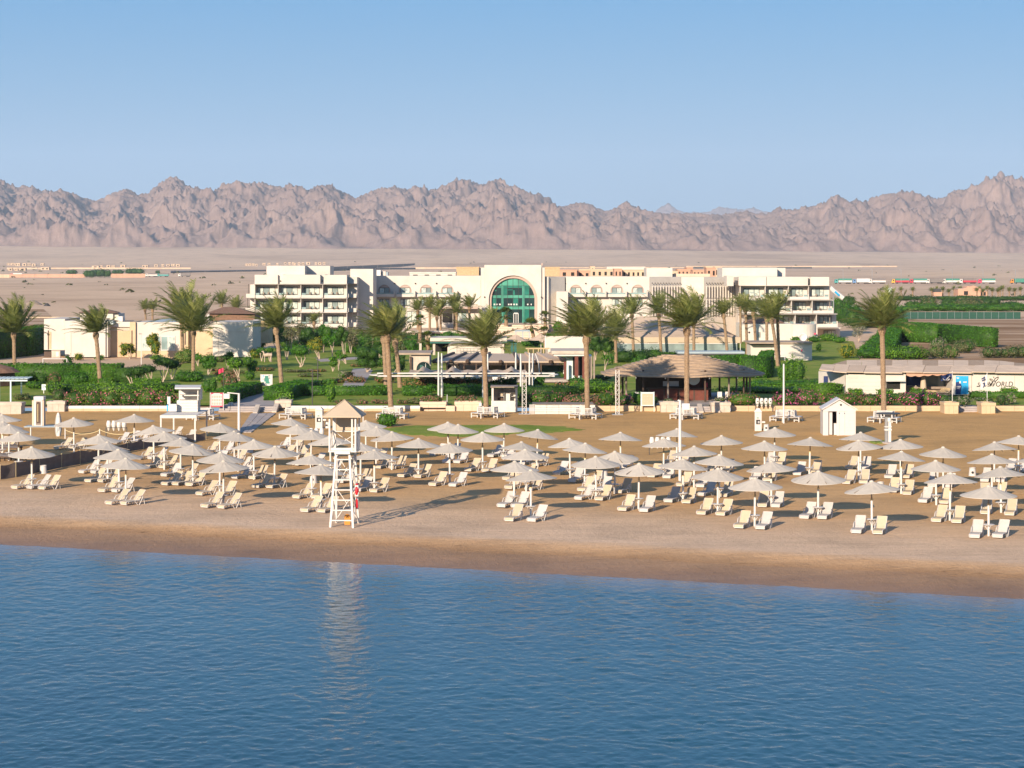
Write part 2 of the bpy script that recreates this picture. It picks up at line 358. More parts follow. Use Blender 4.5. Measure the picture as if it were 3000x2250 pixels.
# shore: the water's edge runs straight but slanted, nearer to the camera on the right
SH_A = Vector((-26.9, 108.7)); SH_D = Vector((49.3, -17.9)).normalized(); SH_N = Vector((-SH_D.y, SH_D.x))  # normal points inland
SEA = -0.6
def shore_d(x, y): return (x - SH_A.x) * SH_N.x + (y - SH_A.y) * SH_N.y
def sandmat():
    m, t, b = newmat('beach_sand'); wp = world_pos(t)
    dp = N(t, 'ShaderNodeVectorMath', operation='DOT_PRODUCT'); t.links.new(wp, dp.inputs[0]); dp.inputs[1].default_value = (SH_N.x, SH_N.y, 0)
    ad = N(t, 'ShaderNodeMath', operation='ADD'); t.links.new(dp.outputs['Value'], ad.inputs[0]); ad.inputs[1].default_value = -(SH_A.x*SH_N.x + SH_A.y*SH_N.y)
    mp = N(t, 'ShaderNodeMapping'); t.links.new(wp, mp.inputs[0]); mp.inputs['Rotation'].default_value = (0,0,math.atan2(SH_D.x*0+0.363, 1)); mp.inputs['Scale'].default_value = (0.25, 1.0, 1)
    n1 = noise(t, 0.55, 5, 0.65, mp.outputs[0]); n2 = noise(t, 0.16, 4, 0.6, wp)
    wob = N(t, 'ShaderNodeMath', operation='MULTIPLY_ADD'); t.links.new(n1, wob.inputs[0]); wob.inputs[1].default_value = 2.6; t.links.new(ad.outputs[0], wob.inputs[2])
    mr = N(t, 'ShaderNodeMapRange'); mr.inputs['From Min'].default_value = 0; mr.inputs['From Max'].default_value = 60; t.links.new(wob.outputs[0], mr.inputs[0])
    k = 1/60
    col = ramp(t, mr.outputs[0], [(0.0,(0.165,0.09,0.056)), (1.6*k,(0.24,0.142,0.080)), (4.9*k,(0.32,0.198,0.112)), (5.5*k,(0.37,0.215,0.105)), (7.0*k,(0.51,0.318,0.170)),
                                   (8.6*k,(0.61,0.43,0.288)), (17*k,(0.60,0.412,0.258)), (25*k,(0.54,0.335,0.16)), (1.0,(0.51,0.295,0.105))])
    pat = ramp(t, n2, [(0.3,(0.80,0.80,0.80)),(0.5,(1,1,1)),(0.72,(1.10,1.08,1.05))])
    col = mixc(t, 1.0, col, pat, 'MULTIPLY')
    # raked and trodden streaks
    mp2 = N(t, 'ShaderNodeMapping'); t.links.new(wp, mp2.inputs[0]); mp2.inputs['Scale'].default_value = (0.10, 0.8, 1)
    n3 = noise(t, 1.6, 5, 0.7, mp2.outputs[0])
    col = mixc(t, 1.0, col, ramp(t, n3, [(0.3,(0.84,0.82,0.80)),(0.6,(1,1,1)),(0.8,(1.12,1.12,1.12))]), 'MULTIPLY')
    n4 = noise(t, 2.6, 5, 0.7, wp); col = mixc(t, 1.0, col, ramp(t, n4, [(0.28,(0.76,0.74,0.72)),(0.42,(0.97,0.97,0.97)),(0.75,(1.08,1.08,1.08))]), 'MULTIPLY')
    # dark specks of weed along the wrack line
    wn = noise(t, 3.5, 4, 0.75, mp.outputs[0]); wb = ramp(t, mr.outputs[0], [(4.6*k,(0,0,0)),(5.4*k,(1,1,1)),(6.6*k,(0.5,0.5,0.5)),(8.0*k,(0,0,0))])
    sp = ramp(t, wn, [(0.60,(0,0,0)),(0.70,(1,1,1))]); fm = mixc(t, 1.0, wb, sp, 'MULTIPLY')
    s0 = N(t, 'ShaderNodeSeparateColor'); t.links.new(fm, s0.inputs[0])
    col = mixc(t, s0.outputs[0], col, (0.10,0.055,0.02))
    t.links.new(col, b.inputs['Base Color'])
    rg = ramp(t, mr.outputs[0], [(0,(0.35,)*3),(3*k,(0.6,)*3),(6*k,(0.95,)*3)]); s1 = N(t, 'ShaderNodeSeparateColor'); t.links.new(rg, s1.inputs[0]); t.links.new(s1.outputs[0], b.inputs['Roughness'])
    b.inputs['Specular IOR Level'].default_value = 0.25
    hs = noise(t, 3.2, 6, 0.7, wp)
    bump(t, b, hs, 0.7, 0.13); M['beach_sand'] = m
sandmat()
def desertmat():
    m, t, b = newmat('desert_sand'); wp = world_pos(t)
    mp = N(t, 'ShaderNodeMapping'); t.links.new(wp, mp.inputs[0]); mp.inputs['Scale'].default_value = (1, 0.55, 0)
    n1 = noise(t, 0.0022, 6, 0.62, mp.outputs[0], 0.6); n2 = noise(t, 0.02, 6, 0.65, mp.outputs[0]); n3 = noise(t, 0.35, 5, 0.7, wp)
    c = ramp(t, n1, [(0.30,(0.44,0.30,0.195)),(0.46,(0.58,0.41,0.27)),(0.58,(0.63,0.45,0.30)),(0.72,(0.65,0.46,0.285))])
    c = mixc(t, 1.0, c, ramp(t, n2, [(0.28,(0.74,0.72,0.70)),(0.5,(1,1,1)),(0.75,(1.08,1.07,1.05))]), 'MULTIPLY')
    c = mixc(t, 1.0, c, ramp(t, n3, [(0.3,(0.86,0.85,0.84)),(0.6,(1,1,1))]), 'MULTIPLY')
    t.links.new(c, b.inputs['Base Color']); b.inputs['Roughness'].default_value = 0.95; b.inputs['Specular IOR Level'].default_value = 0.1
    M['desert_sand'] = m
    m, t, b = newmat('damp_earth'); wp = world_pos(t); mp = N(t, 'ShaderNodeMapping'); t.links.new(wp, mp.inputs[0]); mp.inputs['Scale'].default_value = (0.35, 1, 0)
    n1 = noise(t, 0.05, 6, 0.6, mp.outputs[0], 0.6)
    c = ramp(t, n1, [(0.32,(0.20,0.11,0.05)),(0.48,(0.32,0.20,0.11)),(0.6,(0.46,0.32,0.21)),(0.8,(0.56,0.40,0.28))])
    t.links.new(c, b.inputs['Base Color']); b.inputs['Roughness'].default_value = 0.95; b.inputs['Specular IOR Level'].default_value = 0.1; M['damp_earth'] = m
    m, t, b = newmat('lawn'); wp = world_pos(t); n1 = noise(t, 0.28, 5, 0.65, wp); n2 = noise(t, 7, 4, 0.7, wp)
    c = ramp(t, n1, [(0.28,(0.12,0.19,0.022)),(0.46,(0.19,0.26,0.035)),(0.62,(0.28,0.29,0.06)),(0.8,(0.37,0.31,0.11))])
    c = mixc(t, 1.0, c, ramp(t, n2, [(0.3,(0.6,0.6,0.6)),(0.65,(1.08,1.08,1.08))]), 'MULTIPLY')
    t.links.new(c, b.inputs['Base Color']); b.inputs['Roughness'].default_value = 0.9; b.inputs['Specular IOR Level'].default_value = 0.1; bump(t, b, n2, 0.8, 0.08); M['lawn'] = m
desertmat()
def mountmat():
    m, t, b = newmat('mountain_rock'); wp = world_pos(t)
    n1 = noise(t, 0.0025, 7, 0.68, wp, 0.5); n2 = noise(t, 0.024, 8, 0.78, wp)
    c = ramp(t, n1, [(0.28,(0.205,0.142,0.122)),(0.48,(0.25,0.175,0.148)),(0.68,(0.295,0.21,0.174))])
    c = mixc(t, 1.0, c, ramp(t, n2, [(0.28,(0.62,0.62,0.62)),(0.55,(1,1,1)),(0.75,(1.12,1.1,1.08))]), 'MULTIPLY')
    t.links.new(c, b.inputs['Base Color']); b.inputs['Roughness'].default_value = 1; b.inputs['Specular IOR Level'].default_value = 0.05
    bump(t, b, n2, 0.8, 7); M['mountain_rock'] = m
mountmat()
def watermat():
    m, t, b = newmat('sea_water'); wp = world_pos(t)
    def layer(sx, sy, rot, scale, det, rough):
        mp = N(t, 'ShaderNodeMapping'); t.links.new(wp, mp.inputs[0]); mp.inputs['Scale'].default_value = (sx, sy, 1); mp.inputs['Rotation'].default_value = (0,0,rot)
        return noise(t, scale, det, rough, mp.outputs[0], 0.35)
    a = layer(1.45, 0.85, 0.30, 1.45, 3, 0.55); c = layer(1.5, 0.9, -0.35, 3.9, 3, 0.6); d = layer(1.0, 0.8, 0.25, 0.30, 2, 0.5)
    s1 = N(t, 'ShaderNodeMath', operation='MULTIPLY_ADD'); t.links.new(a, s1.inputs[0]); s1.inputs[1].default_value = 1.0
    s2 = N(t, 'ShaderNodeMath', operation='MULTIPLY'); t.links.new(c, s2.inputs[0]); s2.inputs[1].default_value = 0.34; t.links.new(s2.outputs[0], s1.inputs[2])
    s3 = N(t, 'ShaderNodeMath', operation='MULTIPLY_ADD'); t.links.new(d, s3.inputs[0]); s3.inputs[1].default_value = 0.9; t.links.new(s1.outputs[0], s3.inputs[2])
    bump(t, b, s3.outputs[0], 1.0, 0.03)
    n = layer(0.4, 1.0, 0.2, 0.08, 3, 0.5)
    # shallow at the sand, deep further out
    dp = N(t, 'ShaderNodeVectorMath', operation='DOT_PRODUCT'); t.links.new(wp, dp.inputs[0]); dp.inputs[1].default_value = (SH_N.x, SH_N.y, 0)
    mr = N(t, 'ShaderNodeMapRange'); mr.inputs['From Min'].default_value = SH_A.x*SH_N.x + SH_A.y*SH_N.y + 0.4; mr.inputs['From Max'].default_value = SH_A.x*SH_N.x + SH_A.y*SH_N.y - 4.5
    t.links.new(dp.outputs['Value'], mr.inputs[0])
    deep = ramp(t, n, [(0.3,(0.0005,0.034,0.054)),(0.7,(0.001,0.054,0.080))])
    col = mixc(t, mr.outputs[0], (0.16,0.11,0.10), deep)
    t.links.new(col, b.inputs['Base Color']); b.inputs['Roughness'].default_value = 0.05; b.inputs['IOR'].default_value = 1.27; b.inputs['Specular Tint'].default_value = (0.40,0.84,1.0,1)
    M['sea_water'] = m
watermat()

# ------------------------------------------------------------------ ground, sea, desert, mountains
def grid(xs, ys, zf):
    X, Y = np.meshgrid(xs, ys); Z = zf(X, Y); v = np.stack([X.ravel(), Y.ravel(), Z.ravel()], 1)
    return v, quads(len(ys), len(xs))
def quads(nr, nc):
    i = (np.arange(nr-1)[:, None]*nc + np.arange(nc-1)[None, :]).ravel()
    return np.stack([i, i+1, i+nc+1, i+nc], 1)
def beach_z(X, Y):
    d = (X - SH_A.x)*SH_N.x + (Y - SH_A.y)*SH_N.y
    z = np.where(d < 7.5, -0.6*np.clip((7.5 - d)/7.5, 0, None)**1.15, 0.0)
    z = np.where(d < 0, -0.6 + d*0.12, z)
    z = z + 0.05*np.exp(-((d-6.3)/0.9)**2)
    return z + 0.035*fbm(X*0.5, Y*0.5, 3)*(d > 0) + 0.02*fbm(X*1.9, Y*1.9, 2)*(d > 7)
BX = np.arange(-90, 90.1, 0.45); BY = np.arange(72, 200.4, 0.45)
v, f = grid(BX, BY, beach_z); _dd = (v[:,0]-SH_A.x)*SH_N.x + (v[:,1]-SH_A.y)*SH_N.y; f = f[(_dd[f] > -2.0).any(1)]; struct('beach', npmesh('beach', v, f, M['beach_sand'], True))
def sea_z(X, Y):
    ca, sa = math.cos(0.30), math.sin(0.30); u, v = X*ca + Y*sa, Y*ca - X*sa; wu = u + 0.5*perlin(u*0.35, v*0.3); wv = v + 0.5*perlin(u*0.3+9, v*0.35)
    calm = 0.25 + 0.75*np.clip(-((X-SH_A.x)*SH_N.x + (Y-SH_A.y)*SH_N.y)/6, 0, 1)         # smaller ripples close to the sand
    gust = 0.85 + 0.5*perlin(X*0.07, Y*0.06)
    return SEA + calm*gust*(0.026*perlin(wu*1.25, wv*1.05) + 0.027*perlin(wu*2.7+5, wv*2.2) + 0.024*perlin(u*0.28, v*0.24) + 0.012*perlin(u*5.3, v*4.4))
_sy = np.concatenate([np.linspace(-60, 54, 6), np.geomspace(56, 112, 560), [135]]); _su = np.concatenate([[-4500,-2500], np.arange(-1640, 1640, 7.2), [2500,4500]])
_U, _Y = np.meshgrid(_su, _sy); _X = _U*np.maximum(_Y, 56)/F*np.where(np.abs(_U) > 1700, 3, 1); _Z = np.where((_Y > 55.5) & (_Y < 113) & (np.abs(_U) < 1650), sea_z(_X, _Y), SEA)
struct('sea', npmesh('sea', np.stack([_X.ravel(), _Y.ravel(), _Z.ravel()], 1), quads(len(_sy), len(_su)), M['sea_water'], True))
basic('blue_reflect_bed', (0.004,0.06,0.095), 0.9, 0.2, 0.05)  # reflected water colour is put into this unseen bed, for downward ripple reflections
struct('seabed', MB().add([(-2500,-1500,-8),(2500,-1500,-8),(2500,300,-8),(-2500,300,-8)], [(0,1,2,3)]).mesh('seabed', M['blue_reflect_bed']))
def desert_g(X, Y):
    u = X/Y*F                                   # bearing
    far = 66 - 11*np.clip((u + 1500)/3000, -0.5, 1.5)*2
    a = np.where(Y < 1900, 0.3, 0.3 + (np.clip(Y, 1900, 4300)-1900)/2400*10.2)
    t = np.clip((Y-4300)/2700, 0, 3); g = a + (far + 14 - 10.5)*t*(0.55 + 0.45*t)
    return g
DY = np.concatenate([np.linspace(200.3, 700, 60), np.geomspace(705, 7300, 150)]); DU = np.linspace(-1050, 1050, 121)
UU, YY = np.meshgrid(DU, DY); XX = UU*(YY+600)/1500
ZZ = desert_g(XX, YY) + np.where(YY > 520, fbm(XX*0.006, YY*0.006, 4)*0.7*np.clip((YY-520)/600, 0, 1), 0) + np.where(YY > 1500, fbm(XX*0.0016, YY*0.0011, 3)*2.2*np.clip((YY-1500)/1500, 0, 1), 0)
struct('desert_ground', npmesh('desert_ground', np.stack([XX.ravel(), YY.ravel(), ZZ.ravel()], 1), quads(len(DY), len(DU)), M['desert_sand'], True))

def poly_px(name, pts, z, mat, kind='structure'):
    """a flat patch of ground, its corners given as ground points"""
    vs = [G(px, py, z) for px, py in pts]
    return struct(name, MB().add(vs, [tuple(range(len(vs)))]).mesh(name, mat), kind)
SKY = []
for k, (x0, pts) in enumerate(((0,[(0,168),(30,170),(60,195),(95,222),(130,210),(190,203),(230,225),(275,245),(300,230),(345,240),(370,250),(410,232),(470,255),(520,280),(570,292),(605,312),(650,290),(700,275),(760,240),(820,228),(860,240),(885,262),(935,272),(960,250),(1010,210),(1060,175),(1100,155),(1135,145),(1170,165),(1200,205),(1260,215),(1300,222),(1345,235),(1360,240),(1400,218),(1460,200),(1520,178),(1575,182),(1610,200),(1650,185),(1680,178),(1710,195),(1760,205),(1820,215),(1870,205),(1915,193),(1945,215),(1970,240),(2010,225),(2060,210),(2120,200),(2170,205)]),
    (1000,[(0,255),(60,265),(95,290),(140,270),(200,240),(250,222),(275,230),(310,212),(340,215),(370,212),(410,235),(450,225),(520,203),(560,220),(585,250),(640,215),(690,190),(740,170),(800,165),(850,180),(880,185),(910,205),(940,200),(985,158),(1050,172),(1080,205),(1120,205),(1160,228),(1190,235),(1220,270),(1250,245),(1280,260),(1300,280),(1330,275),(1360,295),(1390,340),(1430,340),(1500,330),(1570,310),(1620,335),(1680,360),(1720,380),(1770,350),(1820,325),(1855,310),(1900,340),(1950,360),(2000,378),(2050,380),(2090,388),(2150,388)]),
    (2000,[(0,385),(50,388),(100,386),(170,392),(230,395),(300,392),(360,378),(420,370),(470,385),(520,392),(570,385),(600,345),(615,338),(640,360),(680,365),(740,360),(800,340),(860,335),(890,340),(930,300),(1000,258),(1035,295),(1070,310),(1100,295),(1140,310),(1200,300),(1240,280),(1290,270),(1330,265),(1380,250),(1470,240),(1530,265),(1590,270),(1660,300),(1720,265),(1740,245),(1780,235),(1850,225),(1900,200),(1960,175),(2010,140),(2070,122),(2110,145),(2150,160),(2212,155)]))):
    SKY += [(x0 + a*0.45208, 450 + b*0.45208) for a, b in pts]
SKY = [(-900,560),(-500,540),(-200,575)] + SKY + [(3200,560),(3500,540),(3900,600)]
def range_mesh(name, sky_pts, u0, u1, du, Y0, Y1, nr, seed, foot=1.0, fs=1.0, nf=1.0):
    us = np.arange(u0, u1, du); tt = np.linspace(0, 1, nr); ys = Y0 + (Y1-Y0)*tt
    U, Y = np.meshgrid(us - CX, ys); X = U*Y/F
    base = desert_g(X, Y) if foot else np.zeros_like(X) + 20
    T = np.repeat(tt[:, None], len(us), 1)
    sm = lambda a, b, x: (lambda q: q*q*(3-2*q))(np.clip((x-a)/(b-a), 0, 1))
    Xw = X + 70*fbm(X*0.0045*fs + seed, Y*0.004*fs, 4, 0.55); Yw = Y + 90*fbm(X*0.004*fs - seed, Y*0.0045*fs + 7, 4, 0.55)
    rp = np.random.RandomState(int(seed*10)); h = np.zeros_like(X) + 2.0; D_ = Y1 - Y0; W0, W1 = X.min(), X.max()
    # massifs: sharp-crested cones with gullied flanks, low spurs in front and high peaks behind
    for n_, t0, t1, h0, h1 in ((150, 0.03, 0.22, 35, 95), (130, 0.16, 0.48, 90, 190), (110, 0.42, 0.80, 190, 330)):
        for i in range(int(n_*nf)):
            yc = Y0 + D_*rp.uniform(t0, t1); xc = (u0-CX + (u1-u0)*(i + rp.rand())/int(n_*nf))*yc/F; Hp = rp.uniform(h0, h1)/fs*1.15; sl = rp.uniform(0.50, 0.80); ph = rp.rand()*6.28; kk = rp.randint(3, 6); ax = rp.uniform(0.75, 1.3); rot = rp.uniform(-0.6, 0.6)
            rad = Hp/sl*1.5; c0 = max(0, int(((xc-rad-150)/(yc+rad)*F + CX - u0)/du) - 8 if xc-rad < 0 else int(((xc-rad-150)/(yc+rad)*F + CX - u0)/du) - 8); c1 = int(((xc+rad+150)/(max(Y0, yc-rad))*F + CX - u0)/du) + 8
            c0 = max(0, min(c0, int(((xc-rad-150)/(max(Y0, yc-rad))*F + CX - u0)/du) - 8)); c1 = max(c1, int(((xc+rad+150)/(yc+rad)*F + CX - u0)/du) + 8)
            if c1 <= 0 or c0 >= len(us): continue
            r0 = max(0, int((yc-rad-150-Y0)/D_*nr)); r1 = min(nr, int((yc+rad+150-Y0)/D_*nr)+2); S = (slice(r0, r1), slice(c0, c1))
            dx, dy = Xw[S]-xc, Yw[S]-yc; dx, dy = dx*math.cos(rot)+dy*math.sin(rot), (dy*math.cos(rot)-dx*math.sin(rot))*ax; th = np.arctan2(dy, dx); d = np.sqrt(dx*dx+dy*dy)
            g_ = 1 + 0.20*np.abs(np.sin(th*kk*0.5+ph)) - 0.10 + 0.12*np.sin(th*(2*kk+1)+2*ph)
            h[S] = np.maximum(h[S], Hp - sl*d*g_)
    rel = np.clip(h/120.0, 0, 1)
    h = h + rel*(34*(ridged(X*0.0085*fs + seed, Y*0.0075*fs, 5, 0.6) - 0.75) + 10*fbm(X*0.04*fs, Y*0.035*fs, 3, 0.6)) + 5*sm(0.02, 0.15, T)*fbm(X*0.02*fs, Y*0.02*fs, 4)
    h = np.maximum(h, 0.3)*(0.15 + 0.85*sm(-0.01, 0.05, T))
    sx = np.array([p[0] for p in sky_pts]); sy = np.array([p[1] for p in sky_pts])
    tgt = np.interp(us, sx, sy) - 2.2*fbm(us*0.06, us*0+3, 4) - 1.2*np.abs(perlin(us*0.19, us*0+8))*3
    for sig in (90, 40, 20, 12):
        ker = np.exp(-0.5*(np.arange(-60, 61)/(sig/du))**2); ker /= ker.sum()
        py = HZ - (base + h - H)/Y*F; top = py.min(0); row = py.argmin(0)
        b0 = HZ - (base[row, np.arange(len(us))] - H)/Y[row, np.arange(len(us))]*F
        k = np.clip((b0 - tgt)/np.maximum(b0 - top, 4), 0.5, 1.9)
        k = np.convolve(np.pad(k, 60, mode='edge'), ker, 'valid')
        h = h*(1 + (k[None, :]-1)*sm(0.0, 0.6, T*0.8+0.2))
    v = np.stack([X.ravel(), Y.ravel(), (base + h - 14.0*np.clip(1 - T/0.03, 0, 1)).ravel()], 1)
    return struct(name, npmesh(name, v, quads(nr, len(us)), M['mountain_rock'], True))
range_mesh('mountains', SKY, -620, 3620, 2.6, 7000, 9600, 190, 1.7)
FAR = [(1800,660),(1900,640),(1930,612),(1945,598),(1953,593),(1966,600),(1985,618),(2020,622),(2060,623),(2085,617),(2097,607),(2115,608),(2140,611),(2165,613),(2190,611),(2215,611),(2240,619),(2270,628),(2330,640),(2500,660)]
range_mesh('distant_mountains', FAR, 1800, 2500, 3.0, 15000, 18500, 70, 5.2, 0, 0.45, 0.25)
# ------------------------------------------------------------------ beach furniture
def bz(x, y): return float(beach_z(np.array([x]), np.array([y]))[0])
def B(px, py):
    """point on the beach seen at a ground pixel"""
    g = G(px, py, 0.0); return Vector((g.x, g.y, bz(g.x, g.y)))
LAND = [(20,'the blue pergola'),(111,'the shower pillar'),(172,'the surfboard'),(255,'the left hedge'),(340,'the leftmost jar rack'),(470,'the raised deck'),(552,'the white booth'),
        (635,'the pink noticeboard'),(705,'the lamp mast'),(770,'the paved ramp'),(867,'the ramp-side bench'),(936,'the left phone pillar'),(1010,'the lifeguard tower'),(1130,'the round bush'),
        (1270,'the left beige planter'),(1370,'the right beige planter'),(1478,'the white kiosk'),(1580,'the plank wall end'),(1720,'the plank wall palm'),(1810,'the truss column'),
        (1897,'the cream noticeboard'),(1975,'the speaker mast'),(2110,'the thatched bar'),(2221,'the right phone pillar'),(2300,'the white flagpole'),(2455,'the white shed'),
        (2602,'the lamp pillar'),(2700,'the clay wall'),(2785,'the navy flag'),(2885,'the white flag'),(2985,'the right frame edge')]
ORD = ['first','second','third','fourth','fifth','sixth','seventh','eighth','ninth','tenth']
def near_land(px): return min(range(len(LAND)), key=lambda i: abs(LAND[i][0]-px))

# parasols: apex points read from the photograph (3000 px frame)
UMB = []
for x0, y0, s, L in ((0,1050,.27125,[(-15,590),(25,612),(25,685),(95,715),(203,798),(345,957),(800,642),(1450,608),(1665,725),(1775,795),(1060,825),(1165,905),(1950,865),(1290,985),(2085,930),(1360,1080)]),
        (600,1050,.27125,[(160,700),(320,787),(360,810),(530,880),(750,950),(160,1015),(200,1110),(920,648),(1000,720),(1145,780),(1360,835),(1160,1048),(1260,1150),(1740,672),(1850,740),(2020,795),(1680,915),(1830,990)]),
        (1200,1050,.27125,[(95,865),(420,695),(520,715),(1015,705),(790,800),(435,915),(1375,770),(1200,903),(1260,985),(1125,1115),(1310,1210),(1735,868),(1890,918),(2015,1058),(2215,1010),(2280,800)]),
        (1800,1050,.27125,[(260,1140),(675,763),(530,865),(1155,835),(860,953),(740,1090),(1130,1045),(1115,1185),(1515,1290),(1625,893),(1725,750),(1695,1115),(2105,855),(2200,1215)]),
        (2400,1050,.27125,[(445,800),(425,885),(880,880),(885,1005),(570,1330),(1340,962),(1265,1105),(1410,1240),(2150,838),(1890,903),(1865,1035),(1965,1172),(1830,1380),(2392,1030)])):
    UMB += [(x0 + a*s, y0 + b*s) for a, b in L]
# loungers: span and ground line of each, with the colour of its sling (c cream, w white)
LOU = []
for x0, L in ((0,[(110,310,690,'c'),(250,450,692,'w'),(345,535,697,'c'),(490,625,350,'c'),(615,750,352,'c'),(1010,1095,300,'w'),(1100,1180,285,'w'),(1195,1285,285,'w'),(690,875,555,'w'),(805,970,560,'w'),(745,925,635,'c'),(862,1050,637,'c'),
        (862,1040,720,'c'),(990,1165,722,'w'),(925,1130,825,'c'),(1070,1255,830,'c'),(1190,1325,437,'c'),(1305,1445,438,'w'),(1258,1415,512,'c'),(1395,1545,515,'c'),(1405,1575,585,'w'),(1560,1705,590,'c'),(1420,1575,660,'c'),(1510,1670,660,'c'),(1615,1790,667,'c'),
        (1760,1895,385,'c'),(1900,2030,388,'w'),(1995,2130,465,'c'),(2040,2180,530,'w'),(2030,2180,603,'w'),(1715,1890,747,'c'),(1890,2045,750,'c'),(1755,1940,852,'c'),(1905,2090,860,'c'),(-40,50,340,'w'),(55,150,338,'c'),(1470,1560,250,'w'),(1590,1685,278,'w'),(1850,1950,470,'w')]),
        (750,[(-52,112,605,'c'),(195,290,348,'w'),(300,390,352,'c'),(200,345,420,'c'),(330,470,420,'c'),(335,480,490,'c'),(465,600,490,'w'),(510,640,562,'c'),(610,740,562,'w'),(-10,145,680,'c'),(105,275,685,'c'),(330,515,775,'c'),(500,655,775,'c'),(398,585,890,'c'),(548,715,893,'c'),
        (725,860,640,'w'),(865,992,640,'c'),(860,1010,715,'w'),(990,1165,720,'c'),(875,1005,445,'c'),(1005,1150,445,'c'),(1040,1170,515,'c'),(1165,1305,517,'c'),(1243,1390,590,'c'),(1369,1530,595,'c'),(1493,1670,665,'c'),(1675,1835,672,'w'),(1522,1640,405,'w'),(1655,1770,402,'w'),(1605,1735,468,'w'),(1710,1850,470,'w'),(1808,1950,540,'c'),(1955,2095,545,'c'),(2020,2130,418,'w'),(2135,2245,420,'w'),(2130,2300,615,'c'),(2045,2300,850,'w'),(2300,2440,612,'c'),(2165,2300,692,'c')]),
        (1500,[(60,190,485,'w'),(187,320,497,'c'),(-80,128,967,'c'),(130,325,972,'w'),(4,155,852,'w'),(125,275,703,'c'),(358,500,568,'w'),(505,640,570,'c'),(480,635,635,'w'),(650,775,655,'c'),(578,715,713,'c'),(735,870,710,'w'),(560,720,785,'w'),(720,870,790,'c'),(895,1040,728,'c'),(913,1080,880,'c'),(1095,1255,888,'w'),(795,920,510,'w'),(930,1060,512,'w'),(1170,1300,590,'c'),(1291,1425,598,'w'),(1325,1430,470,'c'),(1438,1540,470,'c'),(1422,1565,670,'c'),(1585,1710,677,'w'),(1315,1465,808,'w'),(1452,1615,815,'c'),(1625,1765,750,'w'),(1785,1920,755,'c'),(1585,1760,908,'c'),(1762,1920,917,'c'),(1672,1785,545,'c'),(1815,1925,548,'c'),(1920,2070,1030,'c'),(2095,2270,1038,'w'),(2105,2240,845,'c'),(2050,2170,618,'w'),(2180,2290,625,'c')]),
        (2250,[(10,160,845,'w'),(-20,72,490,'w'),(70,152,488,'c'),(222,332,570,'w'),(365,465,560,'c'),(685,780,522,'c'),(800,900,525,'w'),(640,770,648,'c'),(780,890,645,'c'),(1010,1115,603,'w'),(1162,1258,600,'c'),(1035,1145,722,'c'),(1155,1275,738,'c'),(1300,1430,810,'w'),(1475,1600,818,'c'),(1368,1490,675,'w'),(1512,1630,680,'w'),(1418,1555,975,'c'),(1576,1720,983,'c'),(280,420,943,'w'),(427,570,948,'w'),(715,855,1070,'w'),(900,1040,1078,'c'),(1740,1867,1110,'w'),(1953,2085,1113,'w'),(1825,1950,905,'c'),(2040,2162,918,'c'),(1835,1940,630,'w'),(1962,2072,632,'w'),(1825,1935,770,'c'),(1958,2060,762,'c'),(2055,2135,545,'w'),(2180,2260,545,'w')])):
    LOU += [(x0 + (a+b)/2*.33906, 1200 + c*.33906 - 3.5, k) for a, b, c, k in L]

def cone_canopy(R0, top, rim, n=16, rings=7, sag=0.022):
    m = MB(); vs = []; 
    for i in range(rings+1):
        f_ = i/rings; r = 0.05 + (R0-0.05)*f_
        for k in range(n*2):
            t = math.pi*k/n; z = top - (top-rim)*(0.25*f_**0.7 + 0.75*f_)
            if k % 2: z -= sag*math.sin(math.pi*min(1, f_*1.05))*0.6; rr = r*(1-0.010*f_)
            else: rr = r
            vs.append((rr*math.cos(t), rr*math.sin(t), z))
    c2 = n*2; fs = []
    for i in range(rings):
        for k in range(c2):
            k2 = (k+1) % c2; fs.append((i*c2+k, (i+1)*c2+k, (i+1)*c2+k2, i*c2+k2))
    # rolled hem and the underside
    b0 = len(vs)
    for r, dz in ((R0*1.003, -0.022), (R0*0.975, -0.026), (0.06, (top-rim)*0.90)):
        for k in range(c2):
            t = math.pi*k/n; vs.append((r*math.cos(t), r*math.sin(t), rim+dz))
    for j in range(3):
        a = (rings*c2) if j == 0 else b0 + (j-1)*c2; b = b0 + j*c2
        for k in range(c2):
            k2 = (k+1) % c2; fs.append((a+k, b+k, b+k2, a+k2))
    m.add(vs, fs); return m
def make_parasol():
    r = thing('beach_parasol', 'off-white cone parasol', 'parasol')
    MB().tube([(0,0,-0.3),(0,0,1.62)], 0.062, 10).build('pole', M['white_paint'], r)
    MB().tube([(0,0,1.60),(0,0,1.68)], 0.072, 10).build('collar', M['rope'], r)
    MB().tube([(0,0,1.62),(0,0,2.55)], 0.034, 8).build('inner_pole', M['wood_grey'], r)
    can = cone_canopy(1.49, 2.60, 2.10).build('canopy', M['canvas_umbrella'], r)
    MB().lathe([(0.13,-0.03),(0.10,0.03),(0.03,0.06)], (0,0,2.60), 10).build('cap', M['canvas_umbrella'], can)
    MB().lathe([(0.30,0),(0.31,0.012),(0.31,0.03),(0.29,0.035)], (0,0,0.58), 18).build('side_table', M['white_plastic'], r)
    b = MB()
    for k in range(3):
        a = 2*math.pi*k/3; b.bar((0.06*math.cos(a),0.06*math.sin(a),0.34), (0.24*math.cos(a),0.24*math.sin(a),0.585), 0.03)
    b.build('table_bracket', M['white_plastic'], r)
    rb = MB()
    for k in range(8):
        a = 2*math.pi*k/8; rb.bar((0.04*math.cos(a),0.04*math.sin(a),2.44), (1.40*math.cos(a),1.40*math.sin(a),2.07), 0.03)
    rb.build('canopy_ribs', M['wood_grey'], r)
    return r
